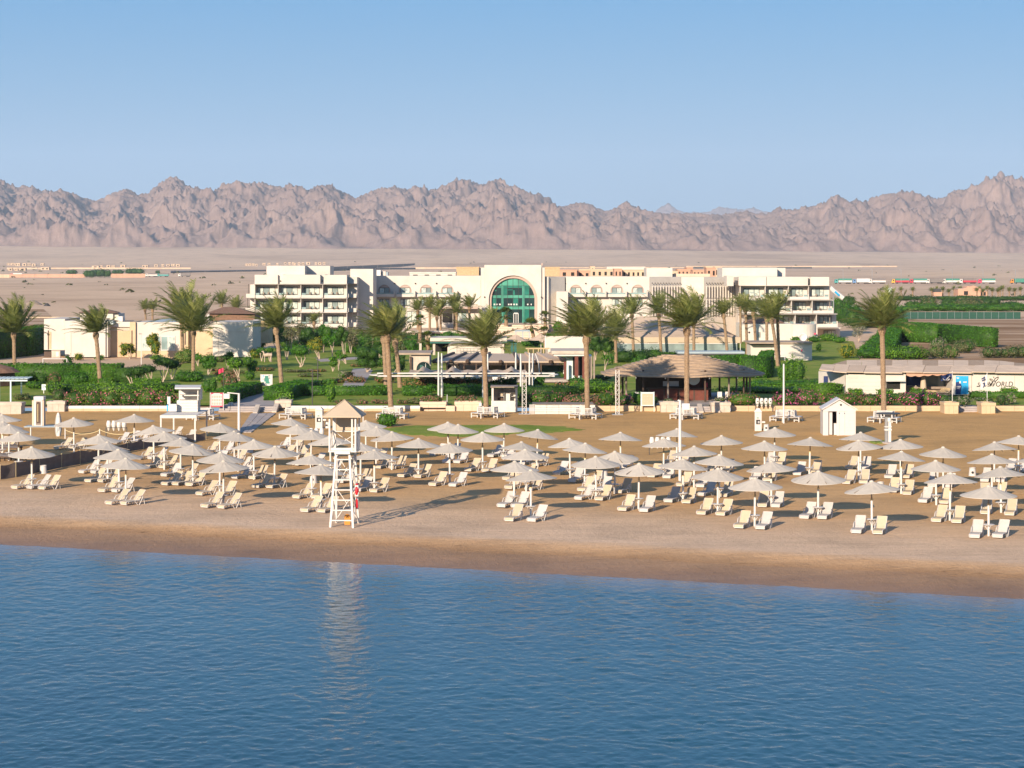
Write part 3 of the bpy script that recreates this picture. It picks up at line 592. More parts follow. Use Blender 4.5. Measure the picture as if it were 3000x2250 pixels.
def make_lounger(kind):
    sm = M['sling_cream'] if kind == 'c' else M['sling_white']; fm = M['white_plastic']
    r = thing('sun_lounger', 'sun lounger', 'sun lounger')
    def strip(prof, w, th):
        m = MB(); n = len(prof); vs = []
        for y, z in prof:
            vs += [(-w/2,y,z),(w/2,y,z),(w/2,y,z-th),(-w/2,y,z-th)]
        fs = []
        for i in range(n-1):
            a, b = i*4, i*4+4; fs += [(a,a+1,b+1,b),(a+3,b+3,b+2,a+2),(a,b,b+3,a+3),(a+1,a+2,b+2,b+1)]
        fs += [(0,3,2,1), ((n-1)*4,(n-1)*4+1,(n-1)*4+2,(n-1)*4+3)]
        return m.add(vs, fs)
    strip([(-1.03,0.13),(-1.05,0.19),(-1.02,0.26),(-0.95,0.30),(-0.6,0.315),(-0.2,0.30),(0.18,0.31)], 0.60, 0.025).build('seat', sm, r)
    strip([(0.17,0.32),(0.30,0.44),(0.52,0.70),(0.74,0.96),(0.80,1.04),(0.81,1.06)], 0.60, 0.03).build('backrest', sm, r)
    for s in (-1, 1):
        x = 0.325*s
        MB().tube([(x,-0.98,0.10),(x,-1.07,0.14),(x,-1.08,0.22),(x,-1.02,0.285),(x,-0.9,0.31),(x,-0.5,0.32),(x,0.25,0.32)], 0.032, 6).build('side_rail', fm, r)
        MB().tube([(x,-0.30,0.31),(x,-0.16,0.22),(x,-0.02,0.06),(x,0.03,-0.03)], 0.032, 6).build('front_leg', fm, r)
        MB().tube([(x*1.05,0.16,-0.03),(x*1.08,0.40,0.36),(x*1.08,0.52,0.57)], 0.034, 6).build('rear_leg', fm, r)
        MB().tube([(x*1.08,0.52,0.57),(x*1.10,0.40,0.64),(x*1.10,0.10,0.60),(x*1.08,0.02,0.56),(x*1.05,-0.16,0.33)], 0.030, 6).build('armrest', fm, r)
        MB().tube([(x,0.17,0.33),(x*1.0,0.52,0.72),(x,0.79,1.04)], 0.024, 6).build('back_rail', fm, r)
        MB().tube([(x,0.52,0.58),(x,0.64,0.28),(x,0.70,-0.03)], 0.026, 6).build('prop_leg', fm, r)
    MB().tube([(-0.32,-1.0,0.10),(0.32,-1.0,0.10)], 0.05, 8).build('foot_roll', fm, r)
    return r
random.seed(3)
ul = []
for px, py in UMB:
    Y = F*(H-2.6)/(py-HZ); x = PX(px, Y); ul.append(dict(px=px, Y=Y, x=x, z=bz(x, Y)))
cells = {}
for u in ul: cells.setdefault(near_land(u['px']), []).append(u)
for i, us in cells.items():
    us.sort(key=lambda u: shore_d(u['x'], u['Y']))
    for k, u in enumerate(us):
        pos = 'alone' if len(us) == 1 else ORD[k] + ' from the water'
        u['ph'] = ('the lone parasol' if len(us) == 1 else 'the %s parasol from the water' % ORD[k]) + ' below ' + LAND[i][1]
        u['lab'] = 'off-white cone parasol, ' + ('standing alone' if len(us) == 1 else pos) + ' below ' + LAND[i][1]
pp = Proto(make_parasol())
for u in ul:
    objs = pp.copy((u['x'], u['Y'], u['z']), random.uniform(0, 6.28), u['lab'], 'parasols planted across the beach')
    objs[0].rotation_euler = (R(random.uniform(-1.5, 1.5)), R(random.uniform(-1.5, 1.5)), random.uniform(0, 6.28))
    s = random.uniform(0.97, 1.03); objs[0].scale = (s, s, 1)
    for o in objs:
        if o.name.startswith('canopy') and 'rib' not in o.name:
            tx, ty = random.gauss(0, 2.2), random.gauss(0, 2.2); M_ = Matrix.Translation((0,0,2.5)) @ Matrix.Rotation(R(tx), 4, 'X') @ Matrix.Rotation(R(ty), 4, 'Y') @ Matrix.Translation((0,0,-2.5))
            o.matrix_local = M_
pp.drop()
lp = {'c': Proto(make_lounger('c')), 'w': Proto(make_lounger('w'))}
LS = 0.79
RZ0 = math.atan2(-SH_N.x, SH_N.y)
ll = []
for px, py, k in LOU:
    p = B(px, py); ll.append(dict(px=px, p=p, k=k, u=min(ul, key=lambda u: (u['x']-p.x)**2 + ((u['Y']-p.y)*0.8)**2)))
byu = {}
for l in ll: byu.setdefault(id(l['u']), []).append(l)
for ls in byu.values():
    ls.sort(key=lambda l: l['px']); n = len(ls)
    names = {1: ['near'], 2: ['left of','right of'], 3: ['leftmost by','middle by','rightmost by']}.get(n) or [ORD[i] + '-from-left by' for i in range(n)]
    for l, nm in zip(ls, names):
        l['lab'] = ('cream' if l['k'] == 'c' else 'white') + ' lounger ' + nm + ' ' + l['u']['ph']
        lp[l['k']].copy(l['p'], RZ0 - R(17*max(0, min(1, (2500-l['px'])/2300))) + R(random.gauss(0, 5)), l['lab'], 'sun loungers set out under the parasols', (LS,)*3)
for q in lp.values(): q.drop()

# ------------------------------------------------------------------ lifeguard tower
def tower():
    Yf = GY(1546); k = F/Yf; xl, xr = PX(968, Yf), PX(1034, Yf); dpt = 2.15
    cx = (xl+xr)/2 + 0.06; t = thing('lifeguard_tower', 'tall white timber lifeguard tower with a hipped tan canvas roof', 'lifeguard tower', (cx, Yf+dpt/2, -0.02)); t.rotation_euler = (0,0,R(-3.5))
    W_ = 1.22; D = dpt; zd = PZ(1322, Yf); wd = M['white_wood']; zt = 6.0
    def L(x, y, z): return (x*(W_/2), y*(D/2), z)
    tp = 0.52
    for sx in (-1, 1):
        MB().bar(L(sx*1.02,-1,-0.1), (sx*0.36,-0.62,zd-0.1), 0.11, 0.11).build('front_leg', wd, t)
        MB().bar(L(sx*1.0,1,-0.1), (sx*0.50,0.62,zd-0.1), 0.11, 0.11).build('rear_leg', wd, t)
    for i in range(7):
        f_ = (i + 0.75)/7.6; z = f_*zd; y = -1.08 + f_*0.46; hw = 0.62 + f_*(0.36-0.62)
        MB().bar((-hw,y,z),(hw,y,z), 0.09, 0.06).build('ladder_rung', wd, t)
    for sx in (-1, 1):
        for (a, b) in (((0,0.0),(1,0.45)),((1,0.0),(0,0.45)),((0,0.48),(1,0.92)),((1,0.48),(0,0.92))):
            def pt(e, f_): return (sx*(0.62 + f_*(0.44-0.62)), (-1.08 if e == 0 else 1.08)*(1-f_) + (-0.62 if e == 0 else 0.62)*f_, f_*zd)
            MB().bar(pt(a[0], a[1]), pt(b[0], b[1]), 0.07, 0.04, (1,0,0)).build('side_brace', wd, t)
        for f_ in (0.47, 0.9):
            MB().bar((sx*(0.62-0.18*f_), -1.08+0.46*f_, f_*zd), (sx*(0.62-0.18*f_), 1.08-0.46*f_, f_*zd), 0.09, 0.06).build('side_rail', wd, t)
    for (z0, z1) in ((0.2,1.9),(2.0,3.8)):
        for s in (-1, 1):
            q = lambda z: 0.60 - z/zd*0.12
            MB().bar((-s*q(z0), 1.08-0.46*z0/zd, z0), (s*q(z1), 1.08-0.46*z1/zd, z1), 0.07, 0.04).build('back_brace', wd, t)
    fl = MB()
    MB().box(-0.76,0.76,-0.80,0.80,zd-0.06,zd+0.02).build('deck', wd, t)
    MB().box(-0.42,0.42,-0.86,-0.802,zd-0.16,zd+0.01).build('deck_fascia', wd, t)
    for x, y in ((-0.70,-0.74),(0.52,-0.74),(-0.70,0.74),(0.70,0.74),(0.70,-0.74),(-0.62,0.74)):
        MB().box(x-0.045,x+0.045,y-0.045,y+0.045,zd+0.02,zt-0.02).build('corner_post', wd, t)
    MB().box(-0.55,0.60,0.755,0.785,zd+1.0,zt-0.05).build('back_curtain', M['canvas_cream'], t)
    MB().box(-0.70,0.70,0.70,0.78,zd+0.92,zd+0.98).build('back_rail', wd, t)
    for sx in (-1, 1):
        MB().bar((sx*0.72,-0.7,zd+0.98),(sx*0.72,0.7,zd+0.98), 0.06, 0.06).build('hand_rail', wd, t)
        for a in (-1, 1):
            for y0, y1 in ((-0.7,0.0),(0.0,0.7)):
                MB().bar((sx*0.72, y0 if a > 0 else y1, zd+0.06),(sx*0.72, y1 if a > 0 else y0, zd+0.95), 0.05, 0.03, (1,0,0)).build('lattice_bar', wd, t)
    for a in (-1, 1):
        MB().bar((-0.66*a,0.74,zd+0.06),(0.66*a,0.74,zd+0.92), 0.05, 0.03).build('lattice_bar', wd, t)
    for i in range(9):
        y = -0.66 + i*0.165; MB().box(0.745,0.765,y-0.06,y+0.06,zd+0.04,zd+0.96).build('slat', wd, t)
    MB().box(-0.66,0.64,-0.74,-0.70,zd+0.03,zd+0.17).build('toe_board', wd, t)
    rf = MB(); e = 1.04; ey = 1.06; ap = (0.0, 0.0, 6.78)
    c4 = [(-e,-ey,zt-0.02),(e,-ey,zt-0.02),(e,ey,zt-0.02),(-e,ey,zt-0.02)]; c5 = [(x,y,z-0.07) for x,y,z in c4]
    rf.add(c4 + c5 + [ap, (0,0,6.70)], [(0,1,8),(1,2,8),(2,3,8),(3,0,8),(0,4,5,1),(1,5,6,2),(2,6,7,3),(3,7,4,0),(5,4,9),(6,5,9),(7,6,9),(4,7,9)])
    r = rf.build('roof', M['canvas_cream'], t)
    hp = MB()
    for x, y, z in c4: hp.bar((x,y,z+0.015), (ap[0],ap[1],ap[2]+0.02), 0.05, 0.03)
    hp.build('hip_trim', M['canvas_cream'], r)
    # things hung on or leaning at the tower
    lb = thing('lifebuoy', 'red and white lifebuoy hung on the side of the lifeguard tower', 'lifebuoy', (cx+0.72, Yf+0.5, 1.95))
    MB().torus((0,0,0), 0.30, 0.085, 24, 8, 'x').build('ring', M['red'], lb, (0,0,0), True)
    for k in range(4):
        a = math.pi/4 + k*math.pi/2; MB().obox((0,0.30*math.cos(a),0.30*math.sin(a)), 0.19, 0.17, 0.17).build('white_band', M['white_paint'], lb, (0,0,0))
    rc = thing('rescue_can', 'red rescue float hanging under the lifebuoy on the lifeguard tower', 'rescue float', (cx+0.70, Yf+0.52, 0.95))
    MB().tube([(0,0,0.55),(0,0,0.45),(0.01,0,0.1),(0,0,0)], [0.03,0.075,0.085,0.03], 8).build('float', M['red'], rc, (0,0,0))
    MB().tube([(0,0,0.55),(0.02,0,0.68),(0,0,0.76)], 0.012, 5).build('strap', M['black'], rc, (0,0,0))
    ob = thing('rescue_board', 'orange board standing in sand under the lifeguard tower', 'board', (cx+0.12, Yf+1.35, -0.02))
    MB().prism([(-0.14,0),(0.18,0),(0.18,0.4),(0.12,0.56),(-0.04,0.6),(-0.14,0.5)], -0.04, 0.04).build('panel', M['orange'], ob, (0,0,0))
    MB().tube([(-0.05,-0.05,0.4),(0.02,-0.09,0.46),(0.09,-0.05,0.4)], 0.015, 5).build('grip', M['black'], ob, (0,0,0))
tower()

# ------------------------------------------------------------------ hexagonal tree benches
def bench_proto():
    r = thing('tree_bench', 'bench', 'bench'); wd = M['white_wood']; Ro, Ri, sh = 1.58, 0.98, 0.46
    for k in range(6):
        a0, a1 = math.pi/3*k, math.pi/3*(k+1)
        p = lambda R_, a, z: (R_*math.cos(a), R_*math.sin(a), z)
        for j in range(3):
            ra, rb = Ri + (Ro-Ri)*j/3 + 0.01, Ri + (Ro-Ri)*(j+1)/3 - 0.01
            MB().add([p(ra,a0,sh-0.04),p(rb,a0,sh-0.04),p(rb,a1,sh-0.04),p(ra,a1,sh-0.04),p(ra,a0,sh),p(rb,a0,sh),p(rb,a1,sh),p(ra,a1,sh)],
                     [(0,3,2,1),(4,5,6,7),(0,1,5,4),(1,2,6,5),(2,3,7,6),(3,0,4,7)]).build('plank', wd, r)
        MB().bar(p(Ro-0.06,a0,-0.05), p(Ro-0.06,a0,sh-0.03), 0.09).build('leg', wd, r)
        MB().bar(p(Ri,a0,-0.05), p(Ri-0.05,a0,sh+0.56), 0.09).build('back_post', wd, r)
        MB().bar(p(Ro-0.10,a0,0.16), p(Ri,a0,0.16), 0.05, 0.07).build('stretcher', wd, r)
        MB().bar(p(Ri-0.04,a0,sh+0.50), p(Ri-0.04,a1,sh+0.50), 0.06, 0.09).build('top_rail', wd, r)
        MB().bar(p(Ri-0.01,a0,sh+0.10), p(Ri-0.01,a1,sh+0.10), 0.05, 0.05).build('low_rail', wd, r)
        A, Bv = Vector(p(Ri-0.02,a0,0)), Vector(p(Ri-0.02,a1,0))
        for j in range(6):
            q = A.lerp(Bv, (j+1)/7); MB().bar((q.x,q.y,sh+0.10), (q.x*0.975,q.y*0.975,sh+0.48), 0.052, 0.025, (q.x,q.y,0)).build('slat', wd, r)
    return r
bp = Proto(bench_proto())
BEN = [(595,1229,0.25,'white hexagonal bench under the edge of the raised deck'),(867,1226,0.15,'white hexagonal bench beside the paved ramp and the phone pillar'),(1150,1226,0.3,'white hexagonal bench half hidden by the round bush'),
       (1429,1223,0.1,'white hexagonal bench round the palm before the white kiosk'),(1715,1226,0.12,'white hexagonal bench round the palm before the plank wall'),(2010,1227,0.2,'white hexagonal bench round the palm before the thatched bar'),
       (2303,1234,0.18,'white hexagonal bench round the bare white flagpole'),(2590,1237,0.1,'white hexagonal bench round the palm behind the lamp pillar')]
for px, py, rz, lab in BEN: bp.copy(B(px, py), rz, lab, 'white hexagonal benches along the top of the beach')
bp.drop()

# ------------------------------------------------------------------ wind screen, rope posts, jars, bins
def screen_fence():
    pts = [(-25,1408,1360),(0,1405,1363),(46,1399,1354),(115,1385,1342),(180,1371,1331),(234,1361,1319),(300,1346,1316),(373,1325,1298),(420,1317,1286),(464,1307,1278),(520,1298,1272),(573,1293,1270),(603,1289,1266)]
    t = thing('windbreak_fence', 'low brown fabric windbreak on posts zigzagging between the loungers', 'windbreak', tuple(B(300,1346)))
    q = [B(p[0], p[1]) for p in pts]; hs = [PZ(p[2], v.y) for p, v in zip(pts, q)]
    for i in range(len(pts)-1):
        a, b = q[i], q[i+1]; m = MB(); vs = []; n = 8
        nrm = Vector((-(b-a).y, (b-a).x, 0)).normalized()*0.012
        for j in range(n+1):
            f_ = j/n; p = a.lerp(b, f_); sag = math.sin(math.pi*f_)
            zt = hs[i]*(1-f_) + hs[i+1]*f_ - 0.10*sag; bul = nrm*(6*sag)
            for z in (0.02, 0.5*zt, zt):
                o = bul*(1 if z not in (0.02,) else 0.4); vs.append((p.x+o.x, p.y+o.y, p.z+z)); 
        fs = []
        for j in range(n):
            for e in range(2): fs.append((j*3+e, (j+1)*3+e, (j+1)*3+e+1, j*3+e+1))
        m.add(vs, fs); vs2 = [(x-nrm.x*2, y-nrm.y*2, z) for x,y,z in vs]; m.add(vs2, [tuple(reversed(f)) for f in fs])
        m.build('screen_panel', M['screen_cloth'], t)
    for p, h in zip(q, hs): MB().tube([(p.x,p.y,p.z-0.2),(p.x,p.y,p.z+h+0.04)], 0.035, 7).build('post', M['rope'], t)
screen_fence()
prev = None
for i, (px, top, bot, lab) in enumerate(((90,1253,1282,'by the shower pillar'),(191,1256,1285,'just right of the surfboard'),(292,1258,1286,'left of the jar rack'),(396,1260,1290,'right of the jar rack'))):
    p = B(px, bot); h = PZ(top, p.y); t = thing('rope_post', 'short white rope post ' + lab, 'post', tuple(p), 0, 'rope barrier posts')
    MB().tube([(0,0,-0.2),(0,0,h)], 0.05, 8).build('shaft', M['white_paint'], t, (0,0,0)); MB().lathe([(0.06,h),(0.06,h+0.03),(0.02,h+0.05)], (0,0,0), 8).build('cap', M['rope'], t, (0,0,0))
    if prev is not None and i != 1:
        a = prev + Vector((0,0,h-0.08)); b = p + Vector((0,0,h-0.08)); pts = [a.lerp(b, k/10) - Vector((0,0,0.32*4*(k/10)*(1-k/10))) for k in range(11)]
        o = MB().tube(pts, 0.022, 6).build('barrier_rope', M['rope']); tag(o, 'sagging yellow rope between two posts, ' + ('left end at the surfboard' if i == 2 else 'passing before the jar rack'), 'rope', 'barrier ropes')
    prev = p
def jar_rack(px0, px1, py, n, lab, sc_=1.0, holes=False, jl='', top=None):
    p0, p1 = B(px0, py), B(px1, py); c = (p0+p1)/2; wdt = (p1-p0).length; t = thing('jar_rack', lab, 'rack', tuple(c)); hh = 0.74*sc_
    st = M['dark_steel']
    for x in (-wdt/2, wdt/2):
        for y in (-0.16, 0.16): MB().bar((x,y,-0.1),(x,y,hh), 0.04).build('leg', st, t, (0,0,0))
        MB().bar((x,-0.16,hh*0.3),(x,0.16,hh*0.3), 0.03).build('leg_brace', st, t, (0,0,0))
    for y in (-0.16, 0.16): MB().bar((-wdt/2,y,hh),(wdt/2,y,hh), 0.04).build('rail', st, t, (0,0,0))
    for i in range(n):
        x = -wdt/2 + wdt*(i+0.5)/n; r = min(0.19, wdt/n*0.46)
        j = thing('clay_jar', 'white pointed clay jar, %s from left on %s' % (ORD[i], jl), 'jar', (c.x+x, c.y, c.z+hh-0.30*sc_), 0, 'white pointed jars on racks')
        MB().lathe([(0.03,0),(0.06,0.06),(r*0.72,0.26),(r,0.48),(r*1.02,0.60),(r*0.86,0.76),(r*0.70,0.82),(r*0.80,0.86),(r*0.55,0.87)], (0,0,0), 14).build('body', M['white_paint'], j, (0,0,0), True)
        if holes: MB().lathe([(0.07,-0.02),(0.07,0.02)], (0,0,0), 10).mesh('h', M['black'])
        if holes:
            h_ = MB().tube([(0,-r*1.04,0.56),(0,-r*0.9,0.56)], 0.065, 10).build('hole', M['black'], j, (0,0,0))
jar_rack(311, 371, 1279, 4, 'dark metal rack of four white jars behind the rope', 1.0, False, 'the rack behind the rope')
jar_rack(2213, 2263, 1206, 4, 'dark metal rack of four holed jars at the limestone wall', 1.0, True, 'the wall-side rack')
jar_rack(1902, 1966, 1332, 4, 'dark metal rack of white jars among parasols below the bar', 1.0, False, 'the rack below the bar')
jar_rack(889, 950, 1303, 4, 'dark metal rack of jars hidden behind parasols near the tower', 1.0, False, 'the rack near the tower')
def bin_(px, py, lab, hole, h=0.55, r=0.24):
    p = B(px, py); t = thing('sand_bin', lab, 'bin', tuple(p), R(-10), 'white sand bins')
    MB().lathe([(r*1.15,-0.05),(r*1.05,0.05),(r*0.86,h*0.9),(r*0.95,h),(r*0.80,h),(r*0.75,h*0.7)], (0,0,0), 14).build('tub', M['white_plastic'], t, (0,0,0), False)
    if hole: MB().tube([(0,-r*1.06,h*0.45),(0,-r*0.7,h*0.45)], 0.085, 12).build('opening', M['black'], t, (0,0,0))
bin_(127,1387,'plain white tub standing against the brown windbreak',False)
bin_(918,1415,'white tub with dark opening left of the lifeguard tower',True)
bin_(959,1254,'small white tub with dark opening beside the first phone pillar',True)
bin_(2245,1262,'small white tub with dark opening beside the second phone pillar',True)
bin_(733,1326,'white tub behind parasols near the lamp mast',False)
bin_(1506,1349,'tub with dark opening between parasols below the white kiosk',True)
bin_(1873,1385,'white tub just behind the parasol left of the speaker mast',False)
bin_(1770,1403,'white tub behind loungers below the plank wall palm',False)
bin_(2511,1397,'white tub behind loungers below the white shed',False) if False else None
bin_(2579,1438,'white tub behind the parasol below the lamp pillar',False)
bin_(2849,1394,'white tub with dark opening left of the rightmost parasols',True)
def daybed(px, py, lab):
    p = B(px, py); t = thing('wooden_daybed', lab, 'daybed', tuple(p), RZ0 + R(95), 'dark wooden daybeds at the left edge')
    for x in (-0.33,0.33):
        for y in (-0.85,0.85): MB().box(x-0.04,x+0.04,y-0.04,y+0.04,-0.05,0.30).build('leg', M['dark_wood'], t, (0,0,0))
        MB().box(x-0.04,x+0.04,-0.95,0.95,0.301,0.38).build('side_rail', M['dark_wood'], t, (0,0,0))
    for j in range(9): MB().box(-0.289,0.289,-0.92+j*0.21,-0.80+j*0.21,0.33,0.36).build('slat', M['dark_wood'], t, (0,0,0))
    MB().box(-0.34,0.34,-0.93,0.93,0.381,0.46).build('mattress', M['grey_cushion'], t, (0,0,0))
daybed(26,1324,'dark wooden daybed with grey mattress, farthest from the windbreak'); daybed(8,1347,'dark wooden daybed with grey mattress cut by the left frame edge'); daybed(38,1352,'dark wooden daybed with grey mattress nearest the windbreak')
# ------------------------------------------------------------------ plants
rng = np.random.RandomState(11)
def leaf_quads(p, n, size, rg, asp=0.62, spread=0.8):
    k = len(p); n = n + rg.normal(0, spread*0.6, (k,3)); n /= np.linalg.norm(n, axis=1, keepdims=True) + 1e-9
    r = rg.normal(0, 1, (k,3)); a = r - n*(r*n).sum(1, keepdims=True); a /= np.linalg.norm(a, axis=1, keepdims=True) + 1e-9
    b = np.cross(n, a); s = size*(0.65 + 0.7*rg.rand(k,1))
    v = np.stack([p - a*s/2, p + b*s*asp/2, p + a*s/2, p - b*s*asp/2], 1).reshape(-1, 3)
    f = np.arange(4*k).reshape(k, 4); return v, f
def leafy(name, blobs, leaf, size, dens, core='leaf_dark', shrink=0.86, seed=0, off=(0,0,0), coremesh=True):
    """a mass of separate leaves over dark inner cores; blobs = ellipsoids (c, r) or boxes (c, half, rz) or hedges"""
    rg = np.random.RandomState(seed); vs = []; fs = []; mi = []; nb = 0
    def put(v, f, m):
        nonlocal nb
        vs.append(v); fs.append(f + nb); mi.append(np.full(len(f), m)); nb += len(v)
    for bl in blobs:
        if bl[0] == 'e':
            c, r = np.array(bl[1]), np.array(bl[2]); p_ = 1.6
            A = 4*math.pi*(((r[0]*r[1])**p_ + (r[0]*r[2])**p_ + (r[1]*r[2])**p_)/3)**(1/p_)
            n = max(30, int(A*dens/(size*size))); d = rg.normal(0, 1, (n,3)); d /= np.linalg.norm(d, axis=1, keepdims=True)
            lump = 1 + 0.16*np.sin(d[:,0]*5+c[0]*3)*np.sin(d[:,1]*4+c[1]) + 0.10*np.sin(d[:,2]*7+d[:,0]*6+c[0])
            k = (0.70 + 0.40*rg.rand(n)**0.8)*lump; p = c + d*r*k[:,None]
            nr = d/r; nr /= np.linalg.norm(nr, axis=1, keepdims=True); put(*leaf_quads(p, nr, size, rg), 0)
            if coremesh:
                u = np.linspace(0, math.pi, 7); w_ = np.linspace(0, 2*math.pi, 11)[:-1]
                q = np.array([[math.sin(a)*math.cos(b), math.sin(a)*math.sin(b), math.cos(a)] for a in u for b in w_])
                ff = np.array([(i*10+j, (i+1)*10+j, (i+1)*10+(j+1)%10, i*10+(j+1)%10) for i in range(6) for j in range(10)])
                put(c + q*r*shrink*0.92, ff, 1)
        else:
            c, h, rz = np.array(bl[1]), np.array(bl[2]), bl[3]; ca, sa = math.cos(rz), math.sin(rz); Rm = np.array([[ca,-sa,0],[sa,ca,0],[0,0,1]])
            for ax, sg in ((0,1),(0,-1),(1,1),(1,-1),(2,1)):
                o = [i for i in range(3) if i != ax]; A = 4*h[o[0]]*h[o[1]]; n = max(6, int(A*dens/(size*size)))
                p = np.zeros((n,3)); p[:,o[0]] = (rg.rand(n)*2-1)*h[o[0]]; p[:,o[1]] = (rg.rand(n)*2-1)*h[o[1]]
                wv = 0.05*np.sin(p[:,o[0]]*2.1+c[0])+0.05*np.sin(p[:,o[1]]*3.3+c[1])
                p[:,ax] = sg*(h[ax] - size*0.3 + rg.rand(n)*size*0.6 + wv*min(1, h[ax]*2)); nn = np.zeros((n,3)); nn[:,ax] = sg
                put(*leaf_quads(c + p@Rm.T, nn@Rm.T, size, rg), 0)
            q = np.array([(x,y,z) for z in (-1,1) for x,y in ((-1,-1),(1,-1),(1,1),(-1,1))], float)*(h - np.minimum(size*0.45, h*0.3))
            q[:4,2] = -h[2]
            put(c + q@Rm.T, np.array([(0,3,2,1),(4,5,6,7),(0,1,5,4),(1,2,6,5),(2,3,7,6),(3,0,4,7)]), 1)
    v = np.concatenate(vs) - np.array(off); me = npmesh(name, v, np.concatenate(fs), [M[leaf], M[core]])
    me.polygons.foreach_set('material_index', np.concatenate(mi).astype(np.int32)); me.update(); return me
GZ = 0.48
_sd = [100]
def sd(): _sd[0] += 1; return _sd[0]
def lsize(Y): return 0.085 + Y*0.00042
def shrub(px, py, wpx, hpx, leaf, label, cat='shrub', name='shrub', g=GZ, lumps=1, dens=1.5, group=None, deep=0.9):
    """a rounded bush standing at ground pixel (px, py), wpx wide and hpx high in the photograph"""
    Y = GY(py, g); s = Y/F; w_, h_ = wpx*s, hpx*s; c = Vector((PX(px, Y), Y + w_*deep/2, g)); rg = random.Random(int(px*7+py)); bl = []
    if lumps == 1: bl = [('e', (0,0,h_*0.48), (w_*0.5, w_*0.5*deep, h_*0.52))]
    else:
        for i in range(lumps):
            f_ = (i+0.5)/lumps*2-1; hh = h_*(0.78+0.22*rg.random()); ww = w_/lumps*0.78
            bl.append(('e', (f_*(w_*0.5-ww*0.5), rg.uniform(-0.2,0.2)*w_*deep*0.3, hh*0.46), (ww, max(ww, w_*0.22*deep), hh*0.54)))
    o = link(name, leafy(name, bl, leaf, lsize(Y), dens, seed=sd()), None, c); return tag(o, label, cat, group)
def hedge(pts, h, th, leaf, label, g=GZ, dens=1.5, bumps=0.0, name='hedge', cat='hedge', group=None):
    """a clipped hedge along ground pixels"""
    q = [G(a, b, g) for a, b in pts]; bl = []
    for a, b in zip(q, q[1:]):
        L = (b-a).length; m = (a+b)/2; rz = math.atan2((b-a).y, (b-a).x)
        if bumps:
            n = max(1, int(L/(th*1.1)))
            for i in range(n):
                p = a.lerp(b, (i+0.5)/n); hh = h*(1 + bumps*math.sin(i*2.3+a.x))*(0.9+0.15*((i*37)%10)/10)
                bl.append(('e', (p.x, p.y, p.z+hh*0.45), (max(L/n*0.72, th*0.5), th*0.62, hh*0.56)))
        else: bl.append(('b', (m.x, m.y, m.z+h/2), (L/2+th*0.25, th/2, h/2), rz))
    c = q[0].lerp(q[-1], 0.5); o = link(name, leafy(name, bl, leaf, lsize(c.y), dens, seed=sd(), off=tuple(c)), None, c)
    return tag(o, label, cat, group)
def trunk_mb(base, top, r0, r1, bend=0.0, n=7, seg=6, wob=0.0, rg=random):
    pts = []; rs = []
    for i in range(seg+1):
        f_ = i/seg; p = Vector(base).lerp(Vector(top), f_); p.x += bend*math.sin(math.pi*f_) + (rg.uniform(-wob, wob) if 0 < i < seg else 0); p.y += (rg.uniform(-wob, wob) if 0 < i < seg else 0)
        pts.append(p); rs.append(r0 + (r1-r0)*f_)
    return pts, rs
def tree(px, py, cx, cy, cw, ch, leaf, label, kind='round', g=GZ, cat='tree', name='garden_tree', bark='bark_pale', group=None, dens=1.3):
    """trunk foot at (px, py), crown centred at (cx, cy) and cw by ch pixels"""
    Y = GY(py, g); s = Y/F; base = Vector((PX(px, Y), Y, g)); cc = Vector((PX(cx, Y), Y, PZ(cy, Y))); w_, h_ = cw*s, ch*s
    t = thing(name, label, cat, tuple(base), 0, group); rg = random.Random(int(px*3+py*5)); c = cc - base; bl = []; m = MB()
    if kind == 'mushroom':
        bl = [('e', tuple(c), (w_/2, w_*0.45, h_/2)), ('e', (c.x, c.y, c.z-h_*0.15), (w_*0.44, w_*0.4, h_*0.34))]
        for k in range(3):
            e = Vector((c.x + (k-1)*w_*0.24, c.y + rg.uniform(-0.1,0.1)*w_, c.z - h_*0.25)); pts, rs = trunk_mb((rg.uniform(-.05,.05)*w_,0,-0.05), e, 0.055+0.012*w_, 0.035, rg.uniform(-.1,.1)*w_, 6, 5, 0.03*w_, rg); m.tube(pts, rs, 6)
    elif kind == 'cloud':
        for k in range(4):
            o = Vector((rg.uniform(-0.33,0.33)*w_, rg.uniform(-.3,.3)*w_, rg.uniform(-0.3,0.3)*h_)); e = c + o; bl.append(('e', tuple(e), (w_*rg.uniform(.24,.34), w_*0.28, h_*rg.uniform(.24,.34))))
            pts, rs = trunk_mb((0,0,-0.05), e - Vector((0,0,0.1*h_)), 0.09, 0.035, rg.uniform(-.15,.15)*w_, 6, 5, 0.05*w_, rg); m.tube(pts, rs, 6)
    else:
        nb_ = 7 if kind == 'round' else 11
        for k in range(nb_):
            a = rg.random()*6.28; rr = math.sqrt(rg.random())*0.33; o = Vector((math.cos(a)*rr*w_, math.sin(a)*rr*w_, rg.uniform(-0.30,0.30)*h_)); e = c + o
            q_ = rg.uniform(0.22, 0.32) if kind == 'round' else rg.uniform(0.16, 0.24); bl.append(('e', tuple(e), (w_*q_, w_*q_, h_*q_*1.05)))
            if k < 5:
                pts, rs = trunk_mb((0,0,-0.05), e, 0.04+0.010*w_, 0.02, rg.uniform(-.08,.08)*w_, 6, 5, 0.02*w_, rg); m.tube(pts, rs, 6)
    m.build('trunk', M[bark], t, (0,0,0))
    link('crown', leafy('crown', bl, leaf, lsize(Y)*(0.95 if kind != 'loose' else 1.15), dens if kind != 'loose' else 0.75, seed=sd(), coremesh=kind != 'loose'), t); return t

